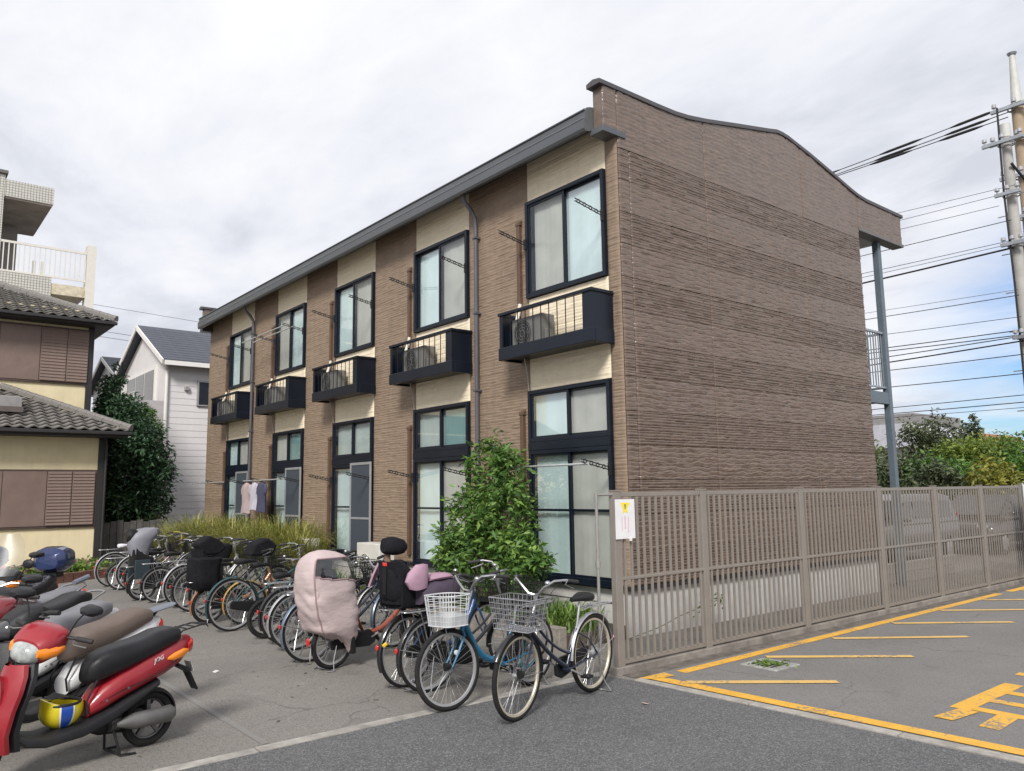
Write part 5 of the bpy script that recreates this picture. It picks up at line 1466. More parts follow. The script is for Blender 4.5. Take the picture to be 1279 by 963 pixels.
    if carrier:
        c_ = MB(); zt = R*2 + 0.075
        zt = max(zt, 0.60)
        for s in (-1, 1): 
            c_.tube([(0.20, s*.03, zt - .02), (0.15, s*.055, zt), (-0.27, s*.065, zt), (-0.30, s*.04, zt), (-0.30, 0, zt)], 0.0048, 6)
            c_.tube([(-0.02, s*.068, R + .01), (-0.14, s*.068, zt - .01)], 0.0045, 6)
        for k in range(5): c_.tube([(0.12 - k*.095, -.06, zt), (0.12 - k*.095, .06, zt)], 0.0035, 5)
        for yy in (-.022, .022): c_.tube([(0.15, yy, zt), (-0.29, yy, zt)], 0.0035, 5)
        c_.build('rear_carrier', M_CHR, t, smooth=True)
    ks = MB()
    if stand == 'double':
        for s in (-1, 1): ks.tube([(0.005, s*.072, R - .01), (-0.045, s*.095, 0.10), (-0.075, s*.145, 0.012), (-0.135, s*.12, 0.010)], 0.0065, 6)
        ks.tube([(-.075, -.145, .012), (-.075, .145, .012)], 0.0055, 6)
    else:
        ks.tube([(0.03, .06, R - .04), (0.08, .22, 0.008)], 0.008, 6)
    ks.build('kickstand', M_CHR, t, smooth=True)
    if battery:
        MB().bx(st.x - .145, st.x - .055, -.05, .05, .34, .62).build('battery', M_PLB, t, bevel=0.012)
    return t, dict(ax=ax, bb=bb, st=st, S4=S4, R=R, top=top)
random.seed(17)
P_NAVY = paint('navy', (0.012,0.018,0.040)); P_BLK = paint('black', (0.016,0.016,0.018)); P_BLUE = paint('bright_blue', (0.012,0.135,0.255)); P_RED = paint('brick_red', (0.24,0.050,0.025)); P_BRN = paint('copper', (0.26,0.125,0.060)); P_DBLU = paint('deep_blue', (0.020,0.060,0.17)); P_TEAL = paint('dark_teal', (0.015,0.055,0.065)); P_GRN = paint('dark_green', (0.02,0.05,0.035)); P_SIL = M_SIL; P_YEL = paint('mustard', (0.42,0.26,0.06)); P_WHT = paint('white', (0.62,0.62,0.60), 0.0); P_MAUVE = paint('mauve', (0.14,0.085,0.10))
def heading_from(fr, rr): return math.atan2(fr[1]-rr[1], fr[0]-rr[0])
H0 = R_
# 16: nearest, nose out
b16, i16 = bike('black bicycle with a silver wire front basket standing nearest the fence', (5.28, 5.36), R_(193), col=P_NAVY, style='step', fender=M_SIL, basket='wire', R=0.345, rt=0.021, wb=1.13, steer=R_(4), rimmat=pm('rim_cream', (0.55,0.50,0.40), 0.4, metal=0.4), barmat=M_CHR, saddle_z=0.86, front_fender=P_BLK)
b15, i15 = bike('bright blue bicycle with a round white wire basket over a grey base', (5.02, 5.92), R_(190), col=P_BLUE, style='u', fender=None, basket='round', R=0.335, rt=0.022, steer=R_(-9), carrier=True, battery=True, basketmat=pm('basket_white', (0.52,0.53,0.54), 0.4))
b14, i14 = bike('black bicycle with a dark basket left of the bright blue one', (4.15, 6.36), R_(3), col=P_BLK, style='step', fender=P_BLK, basket='dark', wb=1.12, R=0.335, steer=R_(-20))
b13, i13 = bike('deep blue bicycle carrying a black and pink padded child seat behind', (4.10, 6.66), R_(9), col=P_DBLU, style='u', fender=P_BLK, basket='dark', R=0.335, carrier=True, battery=True, barmat=P_BLK, bar='low')
b12, i12 = bike('brick red bicycle with a pink rain cover over its rear child seat', (3.92, 7.86), R_(8), R=0.255, rt=0.026, wb=1.16, col=P_RED, style='u', fender=None, basket='dark', battery=True, carrier=True, stand='double', barmat=P_BLK, bar='low')
b11, i11 = bike('navy bicycle with blue-silver mudguard just left of the pink rain cover', (3.90, 8.36), R_(4), col=P_NAVY, fender=pm('guard_bluegrey', (0.16,0.20,0.27), 0.3, metal=0.5), basket='dark', R=0.335, steer=R_(12))
b10, i10 = bike('black bicycle with silver mudguard second left of the pink rain cover', (4.06, 9.08), R_(-3), col=P_BLK, fender=M_SIL, basket='dark', style='diamond', R=0.335, bar='flat', barmat=P_BLK)
b09, i09 = bike('small-wheeled dark bicycle with fat tyres and no mudguards', (4.10, 10.06), R_(-6), R=0.255, rt=0.024, wb=1.02, col=P_NAVY, style='mixte', fender=None, carrier=False, bar='flat', stand='side', rimmat=P_BLK, saddle_z=0.78, lamp=False)
b08, i08 = bike('dark teal bicycle with large black rear wheel and long mudguard in mid row', (3.96, 10.92), R_(2), col=P_TEAL, fender=P_TEAL, style='mixte', R=0.35, wb=1.10, bar='flat', basket=None, carrier=False, steer=R_(8), stand='side', saddle_z=0.92)
b07, i07 = bike('copper-brown small-wheeled bicycle with large black bags', (3.94, 11.82), R_(6), R=0.255, rt=0.026, wb=1.14, col=P_BRN, style='u', fender=P_BRN, basket='dark', battery=True)
b06, i06 = bike('silver bicycle with dark wire basket and bright silver mudguard in the far half', (4.18, 13.74), R_(5), col=P_SIL, fender=M_SIL, basket='dark', R=0.345, basketmat=M_PLB)
b05, i05 = bike('dark bicycle with pale rims third right of the white-saddled one', (4.04, 14.66), R_(0), col=P_BLK, fender=P_BLK, basket='dark', R=0.30, wb=1.06)
b04, i04 = bike('small-wheeled black bicycle under a grey child-seat rain cover', (3.90, 15.2), R_(4), R=0.255, rt=0.026, wb=1.14, col=P_BLK, style='u', fender=P_BLK, basket='dark', battery=True)
b03, i03 = bike('black bicycle with silver mudguard left of the grey rain cover', (4.20, 16.95), R_(-4), col=P_BLK, fender=M_SIL, basket='dark', R=0.335, barmat=pm('gold_bar', (0.50,0.42,0.10), 0.35, metal=0.6))
b02, i02 = bike('bicycle with small pale-rimmed wheels near the far end of the row', (4.02, 17.2), R_(-8), R=0.275, rt=0.020, wb=1.04, col=P_MAUVE, fender=P_BLK, basket='dark')
b01, i01 = bike('silver bicycle with a white-covered saddle at the far end of the row', (4.03, 17.92), R_(2), col=P_SIL, fender=M_SIL, basket='dark', R=0.34, saddlemat=pm('saddle_white', (0.68,0.68,0.72), 0.5))
b17, _i = bike('black bicycle with flat bar right behind the small fat-tyred one', (4.14, 9.55), R_(-2), col=P_BLK, fender=P_BLK, basket='dark', style='step', R=0.335, bar='up', barmat=P_BLK)
b18, _i = bike('dark green bicycle half hidden behind the black bags', (4.22, 12.55), R_(3), col=P_GRN, fender=P_BLK, basket='dark', R=0.335, steer=R_(15))
b19, _i = bike('navy bicycle with mustard mudguards behind the dark teal one', (4.30, 11.35), R_(-5), col=P_NAVY, fender=P_YEL, basket='dark', R=0.30, wb=1.05, carrier=False)
b20, _i = bike('black bicycle close to the grey rain cover on its far side', (4.12, 16.0), R_(3), col=P_BLK, fender=P_BLK, basket='dark', R=0.335)
b21, _i = bike('black bicycle between the silver one and the dark green one', (4.15, 13.15), R_(-4), col=P_BLK, fender=P_BLK, basket='dark', R=0.335, barmat=P_BLK)
# ------------------------------------------------------------------ child seats, covers and bags on bicycles (parts of their bicycle)
M_PNK = pm('pink_nylon', (0.45,0.365,0.36), 0.75, var=0.08, scale=3, bump=0.9, bscale=7, stretch=(1,1,2.5))
M_PNKD = pm('pink_trim', (0.30,0.20,0.21), 0.7)
M_FAB = pm('black_fabric', (0.011,0.011,0.014), 0.85, spec=0.15, var=0.3, scale=8, bump=0.8, bscale=18)
M_FABP = pm('purple_fabric', (0.055,0.040,0.062), 0.85, var=0.2, scale=6, bump=0.6, bscale=16)
M_ROSE = pm('rose_lining', (0.36,0.22,0.29), 0.8, var=0.12, scale=4, bump=0.5, bscale=14)
M_VIN = glassmat('clear_vinyl', (0.95,0.93,0.90), 0.90, 0.15)
M_GRYC = pm('grey_nylon', (0.20,0.20,0.23), 0.5, var=0.12, scale=4, bump=0.6, bscale=9)
def rear_seat(t, info, zb=0.68, x=-0.10, mat=None, head=True):
    mat = mat or M_PLB
    s = MB()
    s.sec([(x + .18, 0, .14, zb, zb + .06, 3), (x + .05, 0, .15, zb - .01, zb + .09, 3), (x - .12, 0, .15, zb, zb + .12, 3)], 12)
    for sd_ in (-1, 1):
        s.sec([(x + .16, sd_*.16, .014, zb + .02, zb + .20, 3), (x, sd_*.165, .016, zb + .02, zb + .26, 3), (x - .14, sd_*.16, .014, zb + .02, zb + .40, 3)], 8)
        s.tube([(x + .12, sd_*.15, zb + .02), (x + .16, sd_*.17, zb - .20), (x + .18, sd_*.15, zb - .34)], [.03, .026, .03], 8)
    seat = s.build('child_seat', mat, t, smooth=True)
    bk = MB()
    rings = []
    for (z, w, xo) in ((zb + .05, .15, 0), (zb + .25, .165, -.02), (zb + .44, .15, -.05)):
        rings.append([(x - .13 + xo + dx, yy, z) for dx, yy in ((.04, -w), (-.02, -w*0.8), (-.045, 0), (-.02, w*0.8), (.04, w), (.015, w*0.7), (0.0, 0), (.015, -w*0.7))])
    bk.loft(rings); bk.build('backrest', mat, seat, smooth=True)
    if head:
        h = MB().sec([(x - .27, 0, .07, zb + .50, zb + .66, 2.4), (x - .22, 0, .12, zb + .46, zb + .72, 2.4), (x - .14, 0, .13, zb + .47, zb + .71, 2.6), (x - .08, 0, .125, zb + .50, zb + .66, 3)], 14)
        h.build('headrest', mat, seat, smooth=True)
        h = MB().tube([(x - .17, 0, zb + .42), (x - .19, 0, zb + .52)], .035, 8); h.build('headrest_post', mat, seat)
    return seat
def hood(t, name, mat, secs, n=22, wr=0.012, seed=0, front=None, smooth=True):
    """soft cover lofted upward: (z, xc, half length, half width, exponent)"""
    rng = random.Random(seed); rings = []
    for (z, xc, lx, ly, ex) in secs:
        rg = []
        for k in range(n):
            a = 2*PI*k/n; c, s = math.cos(a), math.sin(a)
            w = 1 + wr*(math.sin(k*2.1 + z*21 + seed) + rng.uniform(-.6, .6))
            rg.append((xc + lx*w*math.copysign(abs(c)**(2/ex), c), ly*w*math.copysign(abs(s)**(2/ex), s), z + 0.006*math.sin(k*1.3 + seed)))
        rings.append(rg)
    return MB().loft(rings, True).build(name, mat, t, smooth=smooth)
# pink rain cover (bicycle 12): shell, arched clear front, piping, pocket
seat12 = rear_seat(b12, i12, 0.50, -0.02)
prof = [(0.19,.10,.07,.10),(0.25,.07,.14,.16),(0.33,.03,.22,.20),(0.44,-.02,.275,.218),(0.60,-.06,.295,.226),(0.76,-.085,.30,.228),(0.88,-.10,.305,.228),(0.98,-.105,.302,.222),(1.07,-.11,.285,.208),(1.13,-.115,.255,.187),(1.18,-.125,.20,.15),(1.215,-.14,.13,.10),(1.235,-.15,.04,.04)]
n = 72; NR = 46
rings = []; zs = [0.19 + (1.235 - 0.19)*(j/(NR - 1))**0.82 for j in range(NR)]
pz = [p[0] for p in prof]
for z in zs:
    xc, lx, ly = (float(np.interp(z, pz, [p[i] for p in prof])) for i in (1, 2, 3))
    rg = []
    for k in range(n):
        a = 2*PI*k/n; c, s_ = math.cos(a), math.sin(a)
        am = max(0.0, min(1.0, (0.92 - z)/0.12))
        x0 = c*lx
        # slack cloth: diagonal drag folds below the window, gathered at the hem
        f1 = math.sin(26*(z*0.85 + x0*0.9) + 1.5*math.sin(k*0.35)); f2 = math.sin(17*(z - x0*1.2) + 2 + k*0.2)
        fold = 1 + am*(0.045*abs(f1) + 0.03*f2 - 0.02) + 0.05*max(0.0, (0.36 - z)/0.2)*math.sin(k*1.05 + 3*math.sin(k*.2)) + 0.006*math.sin(k*0.9 + z*30)
        zz = z - 0.05*max(0.0, (0.30 - z)/0.13)*(1 + math.sin(k*0.55))*0.5 + (0.12 if c < -0.3 else 0.12*max(0, (0.1 - c)/0.4))*max(0.0, min(1.0, (0.42 - z)/0.22))
        rg.append((xc + lx*fold*math.copysign(abs(c)**0.62, c), ly*fold*math.copysign(abs(s_)**0.62, s_), zz))
    rings.append(rg)
# arched clear window: the front half of the hood above the chest line
KW = 27
R0 = min(j for j in range(NR) if zs[j] > 0.885); R1 = max(j for j in range(NR) if zs[j] < 1.175)
shell = MB(); win = MB()
vs = [p for rg in rings for p in rg]; fs_s = []; fs_w = []
for i_ in range(NR - 1):
    for k in range(n):
        q = (i_*n + k, i_*n + (k+1) % n, (i_+1)*n + (k+1) % n, (i_+1)*n + k)
        kk = k if k < n/2 else k - n
        lo = R0 + max(0, (abs(kk + .5) - 10)*0.22)          # the lower edge rises towards the back
        (fs_w if (-KW <= kk < KW and lo <= i_ < R1) else fs_s).append(q)
for q_, m_ in ((fs_s, shell), (fs_w, win)):
    _u = sorted({j for q in q_ for j in q}); _m = {j: i for i, j in enumerate(_u)}; m_.add([vs[j] for j in _u], [tuple(_m[j] for j in q) for q in q_])
sh = shell.build('rain_cover', M_PNK, b12, smooth=True)
win.build('clear_window', M_VIN, sh, smooth=True)
pp = MB()
edge = [rings[r][KW % n] for r in range(4, R1 + 1, 2)] + [rings[R1][k % n] for k in range(KW - 1, -KW - 1, -2)] + [rings[r][-KW % n] for r in range(R1 - 1, 3, -2)]
pp.tube([Vector(p) for p in edge], 0.009, 6)
pp.tube([rings[int(math.ceil(R0 + max(0, (abs(k) - 10)*0.22)))][k % n] for k in range(KW, -KW - 1, -1)], 0.008, 6)
pp.build('piping', M_PNKD, sh, smooth=True)
MB().add(rings[NR - 1], [tuple(range(n))]).build('crown_cap', M_PNK, sh)
MB().bx(-.33, -.24, -.20, -.165, .70, .84).build('pocket', M_PNK, sh, bevel=0.015)
MB().sec([(-.29, 0, .06, .93, 1.04, 2.4), (-.25, 0, .12, .88, 1.09, 2.4), (-.13, 0, .15, .86, 1.08, 2.6), (-.05, 0, .15, .88, 1.03, 2.4)], 14).build('headrest', M_FAB, sh, smooth=True)
MB().bx(-.02, .14, -.03, .03, .44, .50).build('seat_bracket', M_PLB, sh)
MB().ell((-.33, -.05, .32), (.012, .03, .045), 10, 6).build('reflector', M_RED, b12, smooth=True)
# bicycle 13: child seat with black quilted cover, rose lining, headrest
seat13 = rear_seat(b13, i13, 0.74, -0.06, M_FAB, head=False)
q13 = MB().sec([(-.27, 0, .09, .86, 1.12, 2.6), (-.22, .0, .15, .80, 1.17, 3), (-.12, 0, .175, .76, 1.18, 3), (.02, 0, .17, .74, 1.06, 3), (.12, 0, .14, .74, .94, 2.8)], 16).build('quilted_cover', M_FAB, seat13, smooth=True)
MB().sec([(-.28, .02, .05, 1.27, 1.36, 2.6), (-.25, .02, .08, 1.25, 1.40, 3), (-.17, .02, .10, 1.235, 1.41, 3.4), (-.09, .02, .105, 1.245, 1.385, 3.4), (-.06, .02, .09, 1.27, 1.35, 3)], 16).build('headrest', M_FAB, seat13, smooth=True)
MB().tube([(-.20, .05, 1.15), (-.21, .05, 1.30)], 0.03, 8).build('headrest_post', pm('tan_strap', (0.20,0.12,0.08), 0.8), seat13)
MB().bx(-.285, -.25, -.03, .03, 1.14, 1.18).build('buckle', pm('buckle_red', (0.60,0.04,0.03), 0.4), seat13, bevel=0.01)
MB().bar((-.275, -.0, .88), (-.275, 0, 1.13), 0.05, 0.016).build('strap', M_PLB, seat13)
def flap(par, name, pts, th, mat):
    m_ = MB(); n_ = len(pts)
    vs = [tuple(p) for p in pts]
    c = sum((Vector(p) for p in pts), Vector())/n_
    nrm = (Vector(pts[1]) - Vector(pts[0])).cross(Vector(pts[2]) - Vector(pts[0])).normalized()*th
    m_.add(vs + [tuple(Vector(p) + nrm) for p in pts], [tuple(range(n_ - 1, -1, -1)), tuple(range(n_, 2*n_))] + [(k, (k+1) % n_, (k+1) % n_ + n_, k + n_) for k in range(n_)])
    return m_.build(name, mat, par, bevel=0.006)
flap(seat13, 'lining_flap', [(-.18,.23,1.16),(-.30,.16,1.06),(-.33,.19,.94),(-.24,.27,.96),(-.14,.27,1.06)], 0.02, M_ROSE)
hood(seat13, 'lining_roll', M_ROSE, [(0.93,-.10,.10,.05,2.2),(1.00,-.12,.13,.06,2.2),(1.08,-.10,.12,.055,2.2),(1.15,-.06,.07,.04,2.2)], 14, 0.02, 5).location = (0.02, -.25, 0)
blk = MB().sec([(-.05, -.20, .10, .78, .92, 2.4), (.10, -.21, .15, .78, .99, 2.6), (.30, -.18, .16, .76, 1.0, 2.6), (.48, -.12, .12, .78, .98, 2.4), (.56, -.10, .05, .82, .93, 2.2)], 14).build('blanket_bundle', M_FABP, b13, smooth=True)
MB().sec([(.06, -.20, .08, .985, 1.03, 2.4), (.18, -.19, .12, .99, 1.05, 2.6), (.34, -.16, .11, .985, 1.045, 2.4), (.44, -.13, .05, .98, 1.01, 2.2)], 12).build('rose_blanket', M_ROSE, blk, smooth=True)
# bicycle 7: big black bags and hooded child seat
seat07 = rear_seat(b07, i07, 0.62, -0.04, M_FAB, head=False)
hood(b07, 'saddle_bag', M_FAB, [(0.48,-.08,.12,.17,3.2),(0.53,-.09,.16,.21,4),(0.64,-.10,.18,.225,4),(0.80,-.10,.185,.22,4),(0.92,-.08,.20,.23,4),(0.945,-.08,.17,.20,4)], 28, 0.035, 2)
MB().prism([(-.16,.97),(.08,.97),(.20,1.06),(.10,1.17),(-.06,1.25),(-.24,1.14)], lambda u,v,w: (u,w,v), -.12, .12).build('folded_hood', M_FAB, b07, bevel=0.03)
MB().prism([(.55,.92),(.92,.90),(1.0,1.05),(.84,1.17),(.64,1.10)], lambda u,v,w: (u,w,v), -.14, .14).build('front_seat_hood', M_FAB, b07, bevel=0.03)
# bicycle 4: grey rain cover
seat04 = rear_seat(b04, i04, 0.55, -0.04)
hood(b04, 'rain_cover', M_GRYC, [(0.70,-.06,.11,.13,2.4),(0.80,-.08,.15,.16,2.6),(0.94,-.09,.18,.18,2.6),(1.08,-.06,.22,.19,2.8),(1.17,.0,.23,.185,2.8),(1.24,.05,.17,.15,2.8),(1.265,.08,.07,.08,2.4)], 26, 0.04, 6)
MB().bx(-.20, .06, -.19, -.17, .40, .72).build('side_guard', pm('teal_plastic', (0.025,0.04,0.05), 0.5), b04, bevel=0.02)
MB().bx(-.20, .06, .17, .19, .40, .72).build('side_guard', pm('teal_plastic', (0.025,0.04,0.05)), b04, bevel=0.02)
# bags in baskets
for t_, i_, m_, sc_ in ((b11, i11, M_FAB, 1.0), (b09, i09, M_FAB, 0.0), (b05, i05, M_FAB, 0.9), (b08, i08, M_FAB, 0.0)):
    if sc_:
        ax = i_['ax']; zb = max(i_['R']*2 + .055, .66)
        o = hood(t_, 'basket_cover', m_, [(zb + .02,ax.x - .02,.12,.16,3),(zb + .15,ax.x - .02,.16,.21,3.2),(zb + .26,ax.x - .02,.165,.215,3.2),(zb + .29,ax.x - .02,.12,.16,3)], 18, 0.02, 9)
        o.matrix_basis = i_['S4']
# wheel reflector and stickers
MB().tube([(1.10 - .10, -.012, .335 + .12), (1.10 - .10, .012, .335 + .12)], 0.022, 12).build('wheel_reflector', pm('reflector_white', (0.7,0.7,0.68), 0.2), b15).matrix_basis = i15['S4']
MB().bx(-.21, -.17, -.012, .012, .648, .668).build('sticker', pm('sticker_yellow', (0.8,0.5,0.02), 0.5), b14).rotation_euler = (0, -0.5, 0)
sd_ = b14
lk = MB().tube(arc3((0.95,-.03,.62), (1.08,-.10,.25), (0.80,-.05,.42), 12), 0.009, 6); lk.build('cable_lock', pm('lock_teal', (0.02,0.16,0.20), 0.4), b16, smooth=True)
# ================================================================== SCOOTERS
M_BRED = pm('body_red', (0.27,0.010,0.018), 0.36, var=0.10, coat=0.35, dirt=0.22, dirt_col=(0.17,0.06,0.055), dscale=6)
M_BPL = pm('body_black', (0.014,0.014,0.016), 0.45, spec=0.35, var=0.15, scale=5, bump=0.2, bscale=250, dirt=0.15, dirt_col=(0.07,0.065,0.06))
M_SEATK = pm('seat_black', (0.010,0.010,0.012), 0.40, spec=0.4, var=0.15, bump=0.15, bscale=180)
M_SEATB = pm('seat_brown', (0.13,0.098,0.080), 0.6, var=0.1, scale=5, bump=0.3, bscale=120)
M_SEATG = pm('seat_grey', (0.17,0.17,0.185), 0.55, var=0.12, scale=5, bump=0.2, bscale=120)
M_BWHT = pm('body_white', (0.66,0.66,0.66), 0.3, var=0.04, coat=0.5)
M_BMAU = pm('body_mauve', (0.17,0.115,0.125), 0.25, metal=0.3, var=0.08, coat=0.6)
M_BBLU = pm('body_blue', (0.012,0.026,0.095), 0.2, metal=0.2, var=0.06, coat=0.8)
M_ENG = pm('engine_metal', (0.17,0.165,0.16), 0.5, metal=0.6, var=0.2, dirt=0.4)
def moto_wheel(t, name, x, R, w, M4=None):
    prof = [(R - .055, -w*.42), (R - .03, -w*.5), (R - .008, -w*.38), (R, 0), (R - .008, w*.38), (R - .03, w*.5), (R - .055, w*.42)]
    m_ = MB(); rings = []
    for k in range(36):
        a = 2*PI*k/36; rings.append([(r*math.cos(a), y, r*math.sin(a)) for r, y in prof])
    m_.loft(rings, False, True)
    o = m_.build(name, M_TYR, t, smooth=True)
    o.matrix_basis = (M4 if M4 is not None else Matrix()) @ Matrix.Translation((x, 0, R))
    rm = MB(); rm.ring((0,0,0), R - .058, 0.014, 30, 8, 'y')
    for k in range(5):
        a = 2*PI*k/5 + .3; rm.bar((0.02*math.cos(a), 0, 0.02*math.sin(a)), ((R - .06)*math.cos(a), 0, (R - .06)*math.sin(a)), 0.028, 0.03, (0,1,0))
    rm.tube([(0,-.05,0),(0,.05,0)], 0.035, 14)
    rm.build('rim', M_ENG, o, smooth=True)
    return o
def scooter(label, rear, heading, body, seatmat, steer=0.3, rack='tube', lens=True, mirrors=True, topbox=None, screen=False, lower=None, tailmat=None, text=None, lean=0.0, front=None):
    fl_ = front is None; front = front or body
    lower = lower or M_BPL
    t = thing('motor_scooter', label, 'scooter', (rear[0], rear[1], 0.004), heading, 'scooters parked beside the bicycles', rx=lean)
    RW = 0.205; wb = 1.19
    th = R_(64); sd = Vector((-math.cos(th), 0, math.sin(th)))
    hp = Vector((wb, 0, RW)) + sd*0.45
    S4 = Matrix.Translation(hp) @ Matrix.Rotation(steer, 4, sd) @ Matrix.Translation(-hp)
    def st_(o): o.matrix_basis = S4; return o
    moto_wheel(t, 'rear_wheel', 0, RW, 0.085); moto_wheel(t, 'front_wheel', wb, RW, 0.08, S4)
    # rear body
    MB().sec([(-.34, 0, .022, .715, .775, 2.0), (-.31, 0, .055, .665, .80, 2.1), (-.22, 0, .105, .585, .805, 2.3), (-.08, 0, .135, .52, .77, 2.4), (.10, 0, .145, .465, .71, 2.5), (.28, 0, .142, .405, .63, 2.6), (.42, 0, .128, .345, .54, 2.6), (.50, 0, .10, .32, .45, 2.4)], 20).build('body_cowl', body, t, smooth=True)
    MB().sec([(-.02, 0, .132, .45, .52, 2.6), (.12, 0, .148, .38, .47, 2.8), (.34, 0, .150, .26, .385, 3), (.55, 0, .152, .205, .31, 3.2), (.80, 0, .155, .195, .285, 3.4), (.93, 0, .150, .225, .315, 3.4), (1.0, 0, .13, .30, .37, 3)], 18).build('floorboard', lower, t, smooth=True)
    # seat
    MB().sec([(-.215, 0, .06, .80, .845, 3), (-.195, 0, .105, .77, .875, 3.4), (-.12, 0, .125, .745, .893, 3.6), (-.02, 0, .138, .71, .885, 3.6), (.06, 0, .144, .685, .858, 3.6), (.14, 0, .147, .66, .835, 3.6), (.26, 0, .146, .62, .818, 3.6), (.37, 0, .136, .59, .80, 3.4), (.45, 0, .115, .565, .77, 3.2), (.505, 0, .08, .56, .715, 2.8), (.53, 0, .04, .58, .66, 2.4)], 20).build('seat', seatmat, t, smooth=True)
    for s in (-1, 1):
        MB().tube([(-.20, s*.118, .655), (-.05, s*.140, .575), (.10, s*.147, .53), (.28, s*.143, .495), (.44, s*.122, .43)], 0.0028, 5).build('panel_seam', M_BPL, t)
        for x_, z_ in ((.02, .66), (.24, .50), (.40, .44)):
            MB().tube([(x_, s*.138, z_), (x_, s*.149, z_)], 0.009, 10).build('bolt', M_ENG, t)
        MB().tube([(.45, s*.09, .60), (.53, s*.10, .45), (.52, s*.11, .36)], 0.008, 6).build('seat_base_trim', M_BPL, t)
    MB().tube(arc3((1.0, -.10, .78), (.80, -.16, .62), (.97, -.10, .42), 10), 0.005, 5).build('control_cable', M_BPL, t)
    # leg shield: inner black, outer coloured
    def shield(x0, off, w, mat, name):
        m_ = MB(); rings = []
        for (z, x, hw) in ((.22, 1.03, .12), (.35, 1.06, .165), (.50, 1.035, .185), (.62, .995, .19), (.72, .965, .17), (.79, .945, .12)):
            rings.append([(x + off + (0.05 - .05*(2*j/8 - 1)**2)*1.4 - (0.02 if name != 'leg_shield' else 0), hw*w*(2*j/8 - 1), z) for j in range(9)])
        n_ = 9; vs = [p for rg in rings for p in rg] + [(p[0] - 0.03, p[1]*.98, p[2]) for rg in rings for p in rg]
        k_ = len(rings)*9
        fs = [(i*9 + j, i*9 + j + 1, (i+1)*9 + j + 1, (i+1)*9 + j) for i in range(len(rings) - 1) for j in range(8)]
        fs += [tuple(k_ + q for q in f[::-1]) for f in fs]
        for i in range(len(rings) - 1):
            for j in (0, 8): fs.append((i*9 + j, (i+1)*9 + j, k_ + (i+1)*9 + j, k_ + i*9 + j))
        m_.add(vs, fs)
        return m_.build(name, mat, t, smooth=True)
    shield(0, 0.03, 1.0, front, 'leg_shield'); shield(0, -0.02, 0.92, lower, 'inner_shield')
    MB().sec([(1.02, 0, .05, .36, .70, 2.4), (1.10, 0, .10, .40, .74, 2.4), (1.18, 0, .085, .46, .70, 2.3), (1.23, 0, .04, .52, .62, 2)], 16).build('front_cowl', front, t, smooth=True)
    fg = guard(Vector((wb, 0, RW)), RW + 0.03, R_(-5), R_(150), 0.11, 0.035, 18).build('front_mudguard', front, t, smooth=True); st_(fg)
    fk = MB()
    for s in (-1, 1): fk.tube([Vector((wb, s*.06, RW)), Vector((wb, s*.06, RW)) + sd*.36], 0.018, 8)
    st_(fk.build('fork', M_ENG, t, smooth=True))
    # handlebar pod
    hx = hp.x + sd.x*0.42; hz = hp.z + sd.z*0.42 - 0.03
    hd = MB().sec([(hx - .13, 0, .10, hz - .02, hz + .04, 3), (hx - .06, 0, .165, hz - .08, hz + .08, 3.2), (hx + .03, 0, .175, hz - .14, hz + .07, 3.2), (hx + .10, 0, .155, hz - .165, hz + .03, 3), (hx + .14, 0, .12, hz - .16, hz - .005, 2.8)], 20)
    hd = st_(hd.build('handlebar_cover', front, t, smooth=True))
    MB().sec([(hx + .09, 0, .125, hz - .17, hz - .015, 2.8), (hx + .15, 0, .115, hz - .165, hz - .02, 2.6), (hx + .185, 0, .08, hz - .15, hz - .04, 2.4), (hx + .20, 0, .03, hz - .12, hz - .07, 2)], 16).build('headlight', M_LENS if fl_ else pm('lens_smoked', (0.05,0.05,0.055), 0.15, coat=0.5), hd, smooth=True)
    for s in (-1, 1):
        if fl_: MB().sec([(hx - .02, s*.162, .025, hz - .075, hz - .035, 2.2), (hx + .05, s*.155, .036, hz - .11, hz - .03, 2.2), (hx + .12, s*.125, .036, hz - .12, hz - .035, 2.2), (hx + .155, s*.11, .015, hz - .10, hz - .05, 2)], 10).build('turn_signal', M_AMB, hd, smooth=True)
        MB().tube([(hx - .04, s*.13, hz + .01), (hx - .07, s*.22, hz + .01)], 0.013, 8).build('handlebar', M_BPL, hd, smooth=True)
        MB().tube([(hx - .07, s*.22, hz + .01), (hx - .105, s*.33, hz + .005)], 0.018, 10).build('grip', M_GRP, hd, smooth=True)
        MB().tube([(hx - .05, s*.20, hz + .0), (hx - .0, s*.26, hz - .01), (hx - .035, s*.34, hz - .02)], 0.006, 6).build('brake_lever', M_ENG, hd, smooth=True)
        if mirrors:
            MB().tube([(hx - .04, s*.17, hz + .03), (hx - .05, s*.21, hz + .14), (hx - .06, s*.25, hz + .20)], 0.006, 6).build('mirror_stem', M_BPL, hd, smooth=True)
            MB().sec([(hx - .13, s*.29, .05, hz + .215, hz + .25, 2.4), (hx - .10, s*.295, .075, hz + .20, hz + .268, 2.6), (hx - .03, s*.30, .07, hz + .20, hz + .265, 2.6), (hx + .02, s*.305, .03, hz + .22, hz + .245, 2.2)], 14).build('mirror', M_BPL, hd, smooth=True)
    # tail: lamp, signals, plate, mudflap
    tl = MB().sec([(-.352, 0, .03, .69, .765, 2.2), (-.325, 0, .07, .655, .785, 2.2), (-.28, 0, .085, .66, .76, 2.2)], 12).build('tail_light', tailmat or M_RED, t, smooth=True)
    for s in (-1, 1):
        MB().sec([(-.275, s*.082, .014, .675, .70, 2), (-.22, s*.108, .018, .645, .715, 2.1), (-.13, s*.130, .014, .635, .695, 2.1), (-.07, s*.140, .005, .65, .67, 2)], 12).build('turn_signal', M_AMB, t, smooth=True)
